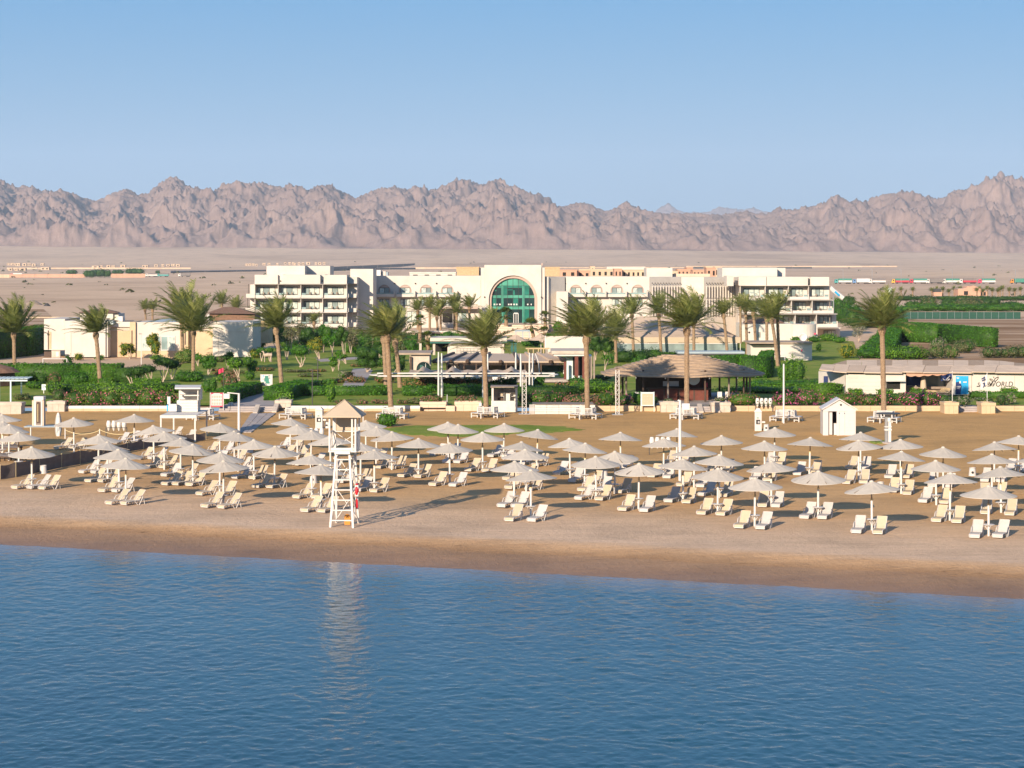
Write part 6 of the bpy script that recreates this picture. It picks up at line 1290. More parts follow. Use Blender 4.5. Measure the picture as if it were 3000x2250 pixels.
canvas_roof(mq, 'roof', 'canvas_tan', 1806, 2169, 988, 1865, 1995, 927, Y, 18, 0.95); canvas_roof(mq, 'end_roof', 'canvas_tan', 2030, 2171, 990, 2050, 2090, 945, Y+3, 12)
for x in (1808,1836,1899,1950,2046,2110,2158,2168): part(mq, 'post', 'white_paint', (x,x+1.6,1002,1034,Y+0.2,0.1))
part(mq, 'inner_wall', 'dark_wood', (1812,2164,1004,1034,Y+9,0.2)); part(mq, 'glass_fence', 'glass_room', (1808,2160,1008,1032,Y+0.05,0.03)); part(mq, 'fence_rail', 'white_paint', (1808,2160,1005.5,1007.5,Y,0.12)); part(mq, 'blue_case', 'cyan', (1812,1835,1016,1024,Y+2,1)); part(mq, 'serving_counter', 'stone_pale', (1840,2030,1018,1032,Y+4,1)); part(mq,'green_curtain','green_paint',(2090,2102,1005,1019,Y+1,0.2))
lp_ = bldg('garden_parapet', 'long cream wall with dark roof edge behind the thatched bar', 'wall', 2080, 1051, 282, GZ); Y = 282
part(lp_, 'wall', 'plaster_warm', (2000,2181,1042,1060,Y,4)); part(lp_, 'roof_edge', 'dark_steel', (1990,2182,1036,1041,Y-0.3,5)); part(lp_, 'flashing', 'roof_blue', (1985,2182,1030,1035.8,Y-0.1,4))
# ---- left annex
ax = bldg('annex', 'low white and beige annex building with blank panels at left', 'building', 330, 1050, 305, 0.35); Y = 305
part(ax, 'wall', 'plaster', (129,190,934.5,1025,Y+3,12)); part(ax, 'wall', 'plaster', (190.3,309,940,1046,Y,12)); part(ax, 'side_wall', 'plaster', (309.2,316,940.5,1046,Y+0.3,10)); part(ax, 'wall', 'limestone', (316.2,380,944,1046,Y+2.5,10)); part(ax, 'pilaster', 'limestone', (380.2,397,943.5,1046,Y+1.6,3)); part(ax, 'wall', 'plaster', (397.2,527,944,1028,Y+2,10)); part(ax, 'plinth', 'limestone', (397.4,527,1028.2,1050,Y+1.9,10)); part(ax, 'pilaster', 'limestone', (527.2,551,947,1050,Y+1.5,4)); part(ax, 'wall', 'limestone', (551.2,623,953,1046,Y+2.4,10)); part(ax, 'wall', 'plaster', (623.2,740,943,1046,Y,10)); part(ax, 'stone_band', 'stone_pale', (316.4,380,960,968.5,Y+2.44,0.055),(551.4,623,963,970,Y+2.34,0.055)); part(ax, 'cornice', 'plaster', (315,381,943,958,Y+2.1,0.39),(550,624,950,961,Y+2.0,0.39))
part(ax, 'panel_frame', 'plaster_warm', (206,208,972.3,1040,Y-0.06,0.055),(206,286,971,972.2,Y-0.06,0.055),(638,640,972.3,1040,Y-0.06,0.055),(638,722,971,972.2,Y-0.06,0.055)); part(ax, 'doorway', 'dark_wood', (140,143,968,1024,Y+2.96,0.035)); part(ax, 'door_leaf', 'limestone', (143.3,150,972,1022,Y+2.95,0.04)); part(ax, 'slot_window', 'dark_wood', (385,388,968,1012,Y+1.56,0.035),(541,544,965,1010,Y+1.46,0.035))
for x0, x1 in ((417,470),(472,513)): window(ax, x0, x1, 984, 1027, Y+1.96, 2, ('glass_blue','curtain_pane'), 'white_paint', fw=0.12)
rf_ = MB(); rf_.add([(PX(397,Y+2.2),Y+2.2,PZ(950,Y)),(PX(527,Y+2.2),Y+2.2,PZ(950,Y)),(PX(527,Y+11),Y+11,PZ(944,Y+11)),(PX(500,Y+7),Y+7,PZ(931,Y+7)),(PX(397,Y+11),Y+11,PZ(946,Y+11))],[(0,1,3),(1,2,3),(0,3,4),(2,4,3)]).build('skylight_roof', M['roof_blue'], ax); part(ax, 'roof_room', 'plaster', (235,331,918,943,Y+6,6)); part(ax, 'roof_room_side', 'plaster', (331.3,347,919,943,Y+6.4,5)); rr = MB(); rr.add([(PX(232,Y+5.6),Y+5.6,PZ(917,Y+5.6)),(PX(348,Y+5.6),Y+5.6,PZ(917,Y+5.6)),(PX(352,Y+12),Y+12,PZ(914,Y+12)),(PX(232,Y+12),Y+12,PZ(914,Y+12)),(PX(300,Y+9),Y+9,PZ(902,Y+9))],[(0,1,4),(1,2,4),(2,3,4),(3,0,4)]).build('roof_tiles', M['brown_thatch'], ax)
part(ax, 'roof_unit', 'white_paint', (346,359,927,942,Y+5,2)); part(ax, 'roof_unit', 'pale_blue', (317,331,941,950,Y+0.8,1.2)); part(ax, 'low_wall', 'stone_pale', (151,176,1027,1048,Y-2,0.3)); part(ax, 'low_wall', 'dark_wood', (129,150,1030,1047,Y-1.6,0.3)); part(ax, 'notice', 'white_paint', (164,172,1031,1044,Y-2.05,0.04))
hut = bldg('thatched_hut', 'brown reed hut with tiled roof behind the white annex', 'hut', 680, 945, 330, 0.35); Y = 330
part(hut, 'reed_wall', 'brown_thatch', (614,746,918,942,Y,8)); hr = MB(); hr.add([(PX(608,Y-0.6),Y-0.6,PZ(918,Y)),(PX(752,Y-0.6),Y-0.6,PZ(920,Y)),(PX(748,Y+9),Y+9,PZ(914,Y+9)),(PX(612,Y+9),Y+9,PZ(914,Y+9)),(PX(655,Y+4),Y+4,PZ(899,Y+4)),(PX(690,Y+4),Y+4,PZ(900,Y+4))],[(0,1,5,4),(1,2,5),(2,3,4,5),(3,0,4)]).build('roof', M['brown_thatch'], hut); part(hut, 'white_post', 'white_paint', (607,613,922,942,Y-1,0.6))
pk = bldg('annex_end_wall', 'yellowish low wall at the right end of the annex', 'wall', 770, 950, 318, 0.35); part(pk, 'wall', 'limestone', (741,786,940,1005,318,6)); part(pk, 'cap', 'plaster', (741,786,937,939.8,317.8,6.4))
# ------------------------------------------------------------------ restaurant pavilion, pool terrace, thatched bar, dive centre
pv = bldg('pavilion', 'open restaurant pavilion with ribbed flat canvas roof and dark posts', 'pavilion', 1460, 1115, 240, GZ); Y = 240
rf_ = MB(); D = 15.0
A_ = [(PX(1272,Y),Y,PZ(1058,Y)),(PX(1662,Y),Y,PZ(1059,Y)),(PX(1610,Y+D),Y+D,PZ(1035.5,Y+D)),(PX(1330,Y+D),Y+D,PZ(1035.5,Y+D))]
rf_.add(A_ + [(x,y,z-0.14) for x,y,z in A_], [(0,1,2,3),(7,6,5,4),(0,4,5,1),(1,5,6,2),(2,6,7,3),(3,7,4,0)]).build('canvas_roof', M['canvas_tan'], pv)
for i in range(9):
    f_ = i/8; a = Vector(A_[0]).lerp(Vector(A_[1]), f_); b = Vector(A_[3]).lerp(Vector(A_[2]), f_); u = Vector((0,0,0.10))
    if i not in (4,): MB().bar(a+u, b+u, 0.28, 0.22).build('roof_rib', M['dark_wood' if i < 6 else 'canvas_tan'], pv)
    MB().lathe([(0.22,-0.16),(0.24,0.1),(0.14,0.22)], (a.x, a.y-0.25, a.z-0.05), 10).build('beam_end', M['dark_wood'], pv)
part(pv, 'front_beam', 'dark_wood', (1268,1665,1059.5,1065,Y+0.05,0.25)); part(pv, 'tie_beam', 'dark_wood', (1270,1660,1068,1069.5,Y+0.1,0.1))
for x in (1307,1327,1357,1393,1421,1481,1536,1583,1655): part(pv, 'post', 'dark_wood', (x,x+4,1065.2,1116,Y+0.12,0.2))
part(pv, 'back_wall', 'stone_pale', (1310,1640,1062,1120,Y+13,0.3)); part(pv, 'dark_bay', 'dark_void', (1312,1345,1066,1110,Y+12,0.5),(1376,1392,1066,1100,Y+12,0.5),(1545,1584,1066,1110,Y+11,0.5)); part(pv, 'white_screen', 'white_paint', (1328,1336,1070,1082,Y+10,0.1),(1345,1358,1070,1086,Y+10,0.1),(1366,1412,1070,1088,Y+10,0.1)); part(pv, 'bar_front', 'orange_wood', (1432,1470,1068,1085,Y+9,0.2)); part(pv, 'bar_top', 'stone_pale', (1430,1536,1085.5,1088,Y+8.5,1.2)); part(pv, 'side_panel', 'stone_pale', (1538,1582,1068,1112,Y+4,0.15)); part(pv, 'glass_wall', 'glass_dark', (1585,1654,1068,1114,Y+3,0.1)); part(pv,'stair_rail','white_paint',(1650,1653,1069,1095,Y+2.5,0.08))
part(pv, 'floor', 'paving', (1270,1665,1112,1120,Y,14))
for i, x in enumerate((1312,1330,1356,1385,1398,1450,1477,1497)): 
    c_ = thing('terrace_chair', 'pale low chair on the pavilion terrace, %s from left' % ORD[i], 'chair', (PX(x,Y-1), Y-1, GZ), 0, 'pale chairs on the pavilion terrace'); MB().box(-0.3,0.3,-0.3,0.3,0.32,0.40).build('seat', M['white_paint'], c_, (0,0,0)); MB().box(-0.3,0.3,0.26,0.32,0.40,0.85).build('back', M['white_paint'], c_, (0,0,0))
    for sx in (-0.26,0.26):
        for sy in (-0.26,0.26): MB().box(sx-0.03,sx+0.03,sy-0.03,sy+0.03,-0.02,0.32).build('leg', M['white_paint'], c_, (0,0,0))
# stone end with the round barrel window
se = bldg('stone_pavilion_end', 'stone walled end room with arched green glass at the left of the pavilion', 'building', 1240, 1110, 246, GZ); Y = 246
part(se, 'wall', 'stone_pale', (1204,1258,1040,1112,Y,6)); part(se, 'roof_slab', 'roof_felt', (1160,1262,1034,1039.5,Y-0.5,8)); part(se, 'dark_post', 'dark_wood', (1200,1206,1045,1112,Y-0.4,0.3))
gp = [(PX(a,Y-2), PZ(b,Y-2)) for a, b in arch_pts(1241, 1081, 21)]; MB().prism([(PX(1262,Y-2),PZ(1105,Y-2))] + gp + [(PX(1220,Y-2),PZ(1105,Y-2))], Y-2, Y-0.1).build('barrel_window', M['glass_dark'], se); part(se, 'window_frame', 'white_paint', (1246,1247.5,1064,1088,Y-2.06,0.05)); part(se, 'green_panel', 'green_paint', (1230,1239,1070,1088,Y-2.04,0.03))
# tensile shade frame of white poles before the pavilion
sf = bldg('shade_frame', 'white pole frame with sagging tan shade sails before the pavilion', 'shade frame', 1380, 1150, 226, GZ); Y = 222
E_ = lambda x, y: (1200 + x*0.18083, 950 + y*0.18083)
for x, y0, y1, dy in ((468,450,1165,3),(520,470,1190,0),(1190,480,1180,0),(1265,480,1005,8),(1720,460,1000,8),(1800,480,1150,0),(1942,460,1110,3),(1995,470,1100,3)):
    a, b = E_(x, y0), E_(x, y1); yy = min(GY(b[1], GZ), 250); yy = max(yy, 212); MB().tube([(PX(a[0],yy),yy,GZ-0.1),(PX(a[0],yy),yy,PZ(a[1]+6,yy)*0.5+1),(PX(a[0],yy),yy,PZ(a[1],yy))], [0.10,0.095,0.07], 8).build('pole', M['white_paint'], sf)
for (py, yy) in ((1094,222),(1102,218)):
    pts = [Vector((PX(x,yy),yy,PZ(py,yy))) for x in (1105,1625)]; MB().tube(pts, 0.085, 8).build('beam', M['white_paint'], sf)
for cx_, sg in ((1110,-1),(1608,1)):
    pts = []
    for i in range(15):
        a = math.pi*(i/14-0.5); pts.append((PX(cx_,220)+sg*math.cos(a)*0.95, 220+math.sin(a)*2.2, PZ(1098,220)-0.06*math.sin(a)))
    MB().tube(pts, 0.07, 7).build('end_ring', M['white_paint'], sf)
for (x0, y0, x1, y1) in ((1568,1035,1580,1094),(1562,1038,1556,1092),(1580,1094,1560,1116)): MB().tube([P(x0,y0,224), P((x0+x1)/2+4,(y0+y1)/2-3,224), P(x1,y1,224)], 0.05, 6).build('curved_strut', M['white_paint'], sf)
for i in range(4):
    xa, xb = 1190+i*88, 1190+(i+1)*88; m = MB(); vs = []; n = 10
    for j in range(n+1):
        for k in range(5):
            f_, g_ = j/n, k/4; pk_ = math.exp(-((f_-0.5)/0.16)**2)*(1-abs(g_-0.5)*1.2); x = xa+(xb-xa)*f_; yy = 223+g_*9; vs.append((PX(x,223)*(1+0*g_), yy, PZ(1095,223) + 0.75*pk_ - 0.12*math.sin(math.pi*g_) - 0.1*math.sin(2*math.pi*f_)**2))
    m.add(vs, [(j*5+k,(j+1)*5+k,(j+1)*5+k+1,j*5+k+1) for j in range(n) for k in range(4)]).build('shade_sail', M['canvas_tan'], sf, smooth=True)
# pool terrace bits behind
fr = bldg('flat_roof_bar', 'cream flat-roofed pool bar with green trim behind the pavilion', 'pool bar', 1380, 1010, 290, GZ); Y = 290
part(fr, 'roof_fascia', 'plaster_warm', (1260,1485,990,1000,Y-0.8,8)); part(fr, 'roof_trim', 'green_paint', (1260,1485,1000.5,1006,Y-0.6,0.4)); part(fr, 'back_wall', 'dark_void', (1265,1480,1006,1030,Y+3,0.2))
for x in (1228,1268,1315,1400,1470): part(fr, 'column', 'stone_pale', (x,x+7,1006.2,1040,Y-0.3,0.4))
lw = bldg('pool_room', 'cream low building with railing just behind the pavilion roof', 'building', 1390, 1035, 268, GZ); Y = 268
part(lw, 'wall', 'plaster_warm', (1318,1470,1012,1045,Y,7)); part(lw, 'end_wall', 'plaster_warm', (1311,1317.8,1017,1045,Y+0.1,6)); part(lw, 'roof_edge', 'roof_felt', (1316,1472,1008.5,1011.7,Y-0.2,7.4))
for i in range(8): part(lw, 'baluster', 'dark_steel', (1338+i*10,1338.8+i*10,1021,1036,Y-1.2,0.05))
for y in (1021,1026,1031): part(lw, 'rail', 'dark_steel', (1338,1409,y-0.5,y+0.4,Y-1.26,0.05))
gp_ = bldg('green_gate', 'dark green gate posts at the pool', 'gate', 1505, 1040, 262, GZ); Y = 262
for x in (1496,1506): part(gp_, 'leaf', 'green_paint', (x,x+7.5,1005,1040,Y,0.3))
ww = bldg('pool_wall', 'white blank wall with palm shadows right of the pool', 'wall', 1660, 1030, 275, GZ); Y = 275
part(ww, 'wall', 'plaster', (1600,1710,985,1036,Y,0.5)); part(ww, 'end_pier', 'white_paint', (1596,1599.8,984,1036,Y+0.1,0.7))
ob_ = bldg('orange_fence', 'orange timber fence between pool and pavilion', 'fence', 1570, 1040, 258, GZ); Y = 258
part(ob_, 'rail', 'orange_wood', (1540,1610,1019,1023,Y,0.2))
for i in range(12): part(ob_, 'slat', 'dark_wood' if i % 3 else 'orange_wood', (1546+i*5,1549+i*5,1023.3,1040,Y+0.02,0.1))
for i, (x, y, lab) in enumerate(((1511,1002,'grey-white pool parasol left of the white pool wall'),(1585,1000,'grey-white pool parasol at the pool wall corner'),(1745,985,'tan pool parasol behind the plank wall palm'))):
    Y = 300; t = thing('pool_parasol', lab, 'parasol', (PX(x,Y),Y,GZ), 0, 'parasols at the pool'); zt = PZ(y-22,Y)-GZ; zr = PZ(y-4,Y)-GZ
    MB().tube([(0,0,-0.1),(0,0,zt)],0.05,6).build('pole',M['white_paint'],t,(0,0,0)); cone_canopy(1.9,zt,zr,8,5,0.12).build('canopy',M['canvas_tan'],t,(0,0,0))
pl = MB().add([G(1480,985,GZ),G(1625,985,GZ),G(1625,1003,GZ),G(1480,1003,GZ)],[(3,2,1,0)]).mesh('pool_water', M['glass_blue']); o = struct('pool_water', pl); o.location.z = 0.012
pg = bldg('pool_pergola', 'low blue-grey pergola by the pool below the entrance steps', 'pergola', 1540, 975, 340, GZ); Y = 340
part(pg, 'top', 'roof_blue', (1508,1552,968,972,Y,4))
for x in (1510,1530,1549): part(pg, 'post', 'roof_blue', (x,x+3,972.2,990,Y+0.1,0.3))
sh_ = bldg('pool_shop', 'white and glass kiosk building right of the pavilion', 'kiosk', 1680, 1100, 238, GZ); Y = 238
part(sh_, 'roof_slab', 'stone_pale', (1616,1722,1028,1037,Y-0.4,8)); part(sh_, 'roof_fascia', 'white_paint', (1622,1716,1037.3,1043,Y-0.2,6)); part(sh_, 'wall', 'pale_blue', (1660,1735,1043.2,1112,Y+1.5,5)); part(sh_, 'dark_opening', 'dark_void', (1678,1712,1046,1100,Y+1.44,0.05)); part(sh_, 'red_post', 'red_wood', (1684,1694,1044,1112,Y-0.1,0.3),(1706,1713,1044,1112,Y-0.1,0.3),(1652,1658,1060,1112,Y-0.1,0.3)); part(sh_, 'glass_wall', 'glass_dark', (1716,1734,1050,1108,Y+1.4,0.08))
for i in range(4): part(sh_, 'shutter_slat', 'wood_grey', (1714+i*8,1719+i*8,1044,1110,Y-0.3,0.12))
# ---- thatched beach bar
tb = bldg('thatched_bar', 'large round beach bar with tiered tan thatched roof', 'beach bar', 2000, 1180, 204, GZ); cx_, cy_ = PX(2000,211), 211.5; RX, RY = 8.35, 6.6; ze = 3.05; za = PZ(1040,211)
rings = 15
for i in range(rings):
    f0, f1 = i/rings, (i+1)/rings; m = MB(); n = 40; vs = []
    def sup(a, rx, ry):
        c_, s_ = math.cos(a), math.sin(a); return (cx_ + rx*math.copysign(abs(c_)**0.8, c_), cy_ + ry*math.copysign(abs(s_)**0.8, s_))
    for f_, dz in ((f0, 0.10), (f1, 0.0), (f0, -0.06)):
        rx = RX*(1-f_) + 1.7*f_; ry = RY*(1-f_) + 0.5*f_
        for k in range(n):
            a = 2*math.pi*k/n; x, y = sup(a, rx, ry); j = 0.035*math.sin(k*7.3+i*3.1)+0.03*math.sin(k*3.7-i); vs.append((x, y, ze + (za-ze)*(f_**0.92) + dz + (j if dz <= 0.1 and f_ == f0 else 0)))
    fs = []
    for k in range(n):
        k2 = (k+1) % n; fs += [(k,k2,n+k2,n+k), (2*n+k,2*n+k2,k2,k)]
    m.add(vs, fs)
    if i == 0:
        und = [(cx_,cy_,ze+1.4)] + [vs[2*n+k] for k in range(n)]; m.add(und, [(0,1+(k+1) % n,1+k) for k in range(n)])
    if i == rings-1:
        m.add([vs[n+k] for k in range(n)], [tuple(range(n))])
    m.build('thatch_tier', M['thatch'], tb)
for k in range(16):
    a = 2*math.pi*(k+0.5)/16; x, y = sup(a, RX*0.82, RY*0.82); MB().tube([(x,y,GZ-0.05),(x,y,ze+0.6)], 0.10, 8).build('post', M['wood_grey' if k % 2 else 'dark_wood'], tb)
    x2, y2 = sup(a, RX*0.97, RY*0.97); MB().lathe([(0.05,0),(0.07,0.06),(0.04,0.12)], (x2,y2,ze-0.22), 7).build('bulb_lamp', M['white_paint'], tb)
MB().box(cx_-3.6,cx_+2.4,cy_-2.6,cy_-2.3,GZ,GZ+1.15).build('counter_front', M['red_wood'], tb); MB().box(cx_-3.8,cx_+2.6,cy_-2.95,cy_-2.2,GZ+1.152,GZ+1.24).build('counter_top', M['dark_wood'], tb)
for i in range(4): MB().box(cx_-3.6+i*1.5,cx_-3.45+i*1.5,cy_-2.66,cy_-2.605,GZ,GZ+1.12).build('counter_batten', M['dark_wood'], tb)
MB().box(cx_-4.6,cx_+3.2,cy_+2.4,cy_+2.7,GZ,ze+0.8).build('back_wall', M['dark_wood'], tb); MB().box(cx_+0.4,cx_+2.2,cy_+2.3,cy_+2.395,GZ+1.0,ze).build('red_panel', M['red_wood'], tb)
sg_ = MB(); sg_.tube([(cx_+0.95,cy_-2.65,GZ+2.15),(cx_+0.95,cy_-2.55,GZ+2.15)], 0.62, 20); o = sg_.build('oval_sign', M['pale_blue'], tb); MB().prism([(cx_+0.65,GZ+2.12),(cx_+0.80,GZ+2.2),(cx_+0.95,GZ+2.14),(cx_+1.10,GZ+2.2),(cx_+1.25,GZ+2.12),(cx_+0.95,GZ+2.05)], cy_-2.68, cy_-2.655).build('sign_mark', M['white_paint'], o, root_loc(tb))
MB().box(cx_+2.0,cx_+2.35,cy_-2.4,cy_-2.35,GZ+1.3,GZ+1.75).build('price_list', M['pink_red'], tb); MB().box(cx_-2.0,cx_-0.4,cy_-0.5,cy_-0.3,GZ+1.3,GZ+1.8).build('drinks_cooler', M['steel'], tb)
for i, (dx, lab) in enumerate(((-4.9,'dark bar stool at the left end of the thatched bar'),(3.4,'pale bar chair right of the thatched bar counter'),(4.2,'second pale bar chair right of the thatched bar counter'))):
    t = thing('bar_chair', lab, 'chair', (cx_+dx, cy_-4.6+0.2*i, GZ)); MB().box(-0.22,0.22,-0.22,0.22,0.44,0.48).build('seat', M['white_paint'], t, (0,0,0)); MB().box(-0.22,0.22,0.19,0.22,0.48,0.95).build('back', M['white_paint'], t, (0,0,0))
    for sx in (-0.19,0.19):
        for sy in (-0.19,0.19): MB().box(sx-0.02,sx+0.02,sy-0.02,sy+0.02,-0.02,0.44).build('leg', M['white_paint'], t, (0,0,0))
# ---- dive centre
dv = bldg('dive_centre', 'long low white dive centre with patched tan roof', 'dive centre', 2700, 1158, 216, GZ); Y = 216
A4 = lambda x, y: (2400 + x*0.27125, 1050 + y*0.27125)
def a4(root, name, mat, x0, x1, y0, y1, Y_, d): p, q = A4(x0,y0), A4(x1,y1); return part(root, name, mat, (p[0],q[0],p[1],q[1],Y_,d))
for i in range(5): pp0 = 168+i*44; a4(dv, 'plank_wall', 'plaster', 285, 668, pp0, pp0+43, Y, 0.2)
a4(dv, 'wall', 'plaster', 285, 935, 166, 388, Y+0.21, 5); a4(dv, 'hatch_lintel', 'plaster', 722, 935, 166, 240, Y+0.0, 0.2); a4(dv, 'hatch_sill', 'plaster', 722, 935, 334, 388, Y+0.0, 0.2); a4(dv, 'hatch_opening', 'dark_void', 725, 875, 250, 330, Y+0.15, 0.055); a4(dv, 'hatch_side', 'plaster', 876, 935, 241, 333.5, Y+0.02, 0.18); a4(dv, 'hatch_flap', 'white_paint', 722, 925, 240.5, 249, Y-0.7, 0.69)
sw = MB(); sw.prism([(PX(2398,Y+6),Y+6),(PX(2476,Y),Y+0.02),(PX(2476,Y),Y+6)], GZ, PZ(1096,Y), 'z').build('side_wall', M['plaster'], dv); wq = MB().bar(P(2419,1127,Y+3.75), P(2419,1102,Y+3.75), 0.42, 0.12).build('side_window', M['navy'], dv)
a4(dv, 'wall', 'plaster', 1440, 1645, 148, 395, Y, 5); a4(dv, 'wall', 'plaster', 1647, 2400, 150, 400, Y+0.1, 5); a4(dv, 'wall_joint', 'stone_pale', 1642, 1646.5, 150, 395, Y-0.03, 0.029); a4(dv, 'wall_joint', 'stone_pale', 2108, 2112, 160, 398, Y+0.06, 0.039)
ps_ = a4(dv, 'poster', 'cyan', 1475, 1612, 190, 385, Y-0.05, 0.045)
pt = [A4(1475,258),A4(1520,250),A4(1540,300),A4(1525,385),A4(1475,385)]; MB().prism([(PX(a,Y-0.06),PZ(b,Y-0.06)) for a, b in pt][::-1], Y-0.062, Y-0.051).build('poster_shape', M['navy'], ps_, root_loc(dv))
for (x0,x1,y0,y1) in ((1482,1512,206,214),(1488,1508,216,221),(1512,1530,245,270),(1482,1530,300,305),(1484,1524,312,316),(1484,1515,324,328),(1555,1595,250,262)): p, q = A4(x0,y0), A4(x1,y1); o = MB(); pb(o, p[0],q[0],p[1],q[1],Y-0.07,0.006); o.build('poster_text', M['white_paint'], ps_, root_loc(dv))
a4(dv, 'inner_wall', 'stone_pale', 936, 1439, 150, 395, Y+3.8, 0.2); a4(dv, 'inner_board', 'navy', 945, 1135, 180, 290, Y+3.7, 0.09); a4(dv, 'inner_mirror', 'glass_room', 1140, 1395, 190, 300, Y+3.7, 0.09); a4(dv, 'inner_shelf', 'wood_grey', 945, 1400, 305, 330, Y+3.2, 0.5); a4(dv, 'floor', 'paving', 936, 1439, 385, 398, Y+0.3, 3.4)
sc_ = MB(); n = 24; vs = []
for i in range(n+1):
    p = A4(940+i*(1420-940)/n, 146); q = A4(940+i*(1420-940)/n, 180+14*abs(math.sin(i*0.66))+6*math.sin(i*0.3)); vs += [P(p[0],p[1],Y-0.25), P(q[0],q[1],Y-0.35)]
sc_.add(vs, [(2*i,2*i+1,2*i+3,2*i+2) for i in range(n)]).build('torn_valance', M['terracotta'], dv)
# roof of overlapping sheets: lower slope in separate sheets, upper slope behind
lo0 = [0,150,300,480,680,900,1120,1400,1650,1900,2240,2500]
for i in range(len(lo0)-1):
    x0, x1 = lo0[i], lo0[i+1]-3; e0, e1 = (150 if i > 1 else 120+i*16), (150 if i > 1 else 130+i*16); u0, u1 = (78 if i > 1 else 60), (78 if i > 1 else 68); j = 6*math.sin(i*2.1)
    a, b, c, d = A4(x0,e0+j*0.6), A4(x1,e1+j*0.6+3), A4(x1+30,u1+j*0.4), A4(x0+30,u0+j*0.4); zz = 0.02*(i % 3)
    v4 = [P(a[0],a[1],Y-0.6)+Vector((0,0,zz)), P(b[0],b[1],Y-0.6)+Vector((0,0,zz)), P(c[0],c[1],Y+3.6)+Vector((0,0,zz)), P(d[0],d[1],Y+3.6)+Vector((0,0,zz))]; v4b = [v-Vector((0,0,0.09)) for v in v4]
    MB().add(v4+v4b, [(0,1,2,3),(7,6,5,4),(0,4,5,1),(1,5,6,2),(2,6,7,3),(3,7,4,0)]).build('roof_sheet', M['sheet_roof' if i % 4 != 2 else 'canvas_tan'], dv)
up = [(130,72),(300,20),(1880,18),(2100,60),(2500,80)]
for i in range(14):
    x0, x1 = 130+i*165, 130+(i+1)*165-3; a, b = A4(x0,78), A4(x1,78); tt = lambda x: np.interp(x, [130,300,1880,2240,2500], [66,18,18,58,70]); c, d = A4(x1,tt(x1)), A4(x0,tt(x0)); zz = 0.015*(i % 2)
    v4 = [P(a[0],a[1],Y+3.65)+Vector((0,0,zz)), P(b[0],b[1],Y+3.65)+Vector((0,0,zz)), P(c[0],c[1],Y+8.5)+Vector((0,0,zz)), P(d[0],d[1],Y+8.5)+Vector((0,0,zz))]; v4b = [v-Vector((0,0,0.1)) for v in v4]
    MB().add(v4+v4b, [(0,1,2,3),(7,6,5,4),(0,4,5,1),(1,5,6,2),(2,6,7,3),(3,7,4,0)]).build('roof_sheet', M['sheet_roof' if i % 3 else 'thatch'], dv)
MB().box(PX(2440,Y+8.5),PX(3090,Y+8.5),Y+8.4,Y+8.6,GZ,2.9).build('rear_wall', M['plaster'], dv)
# its lettering and bird mark
def text_part(root, body, px, py, hpx, Y_, mat, name='lettering', sx=1.0, lean=0.0, parent=None):
    c_ = bpy.data.curves.new(name, 'FONT'); c_.body = body; c_.size = hpx*Y_/F/0.72; c_.extrude = 0.008; c_.align_x = 'CENTER'; c_.align_y = 'CENTER'; c_.shear = lean; c_.materials.append(M[mat])
    tmp = bpy.data.objects.new(name, c_); C.objects.link(tmp); bpy.context.view_layer.update(); me = bpy.data.meshes.new_from_object(tmp.evaluated_get(bpy.context.evaluated_depsgraph_get())); bpy.data.objects.remove(tmp)
    if not me.materials: me.materials.append(M[mat])
    o = bpy.data.objects.new(name, me); C.objects.link(o); o.parent = parent or root; l = Vector(root_loc(root)); o.location = P(px, py, Y_) - l; o.rotation_euler = (R(90),0,0); o.scale = (sx,1,1); return o
text_part(dv, 'SCUBA', *A4(1790,285), 12, Y+0.05, 'black', sx=0.86, lean=0.15); text_part(dv, 'WORLD', *A4(1960,280), 15, Y+0.05, 'black', sx=0.93, lean=0.15)
mk = MB()
for pts in ([(1840,222),(1855,240),(1875,250),(1890,238),(1900,215),(1935,198)],[(1935,198),(1930,222),(1912,240),(1890,252)],[(1840,222),(1858,222),(1878,236)],[(1884,196),(1886,212)],[(1700,304),(1740,300)]): mk.tube([P(*A4(a,b), Y+0.05) for a, b in pts], 0.035, 5)
mk.build('bird_mark', M['black'], dv)
so_ = thing('lounge_sofa', 'orange wooden sofa set in the open front of the dive centre', 'sofa', tuple(G(2735,1160,GZ))); Yo = so_.location.y
for (x0,x1,y0,y1,d) in ((1080,1400,345,365,0.8),(1080,1105,322,345,0.8),(1310,1415,320,345,0.3)): a4(so_, 'board', 'orange_wood', x0, x1, y0, y1, Yo, d)
for x in (1085,1240,1400): a4(so_, 'leg', 'orange_wood', x, x+14, 365.5, 400, Yo+0.1, 0.2)
fp = thing('folded_parasol', 'closed white parasol standing in the open front of the dive centre', 'parasol', tuple(G(2705,1158,GZ)))
MB().lathe([(0.05,0),(0.05,0.5),(0.34,0.55),(0.30,1.2),(0.20,1.9),(0.16,2.1),(0.03,2.2)],(0,0,0),10).build('folded_canopy', M['canvas_cream'], fp, (0,0,0))
rbx = thing('red_crate', 'red crate at the left corner of the dive centre', 'crate', tuple(G(2468,1157,GZ))); MB().box(-0.42,0.42,-0.3,0.3,0,0.8).build('body', M['red'], rbx, (0,0,0)); MB().box(-0.45,0.45,-0.33,0.33,0.801,0.86).build('lid', M['terracotta'], rbx, (0,0,0))
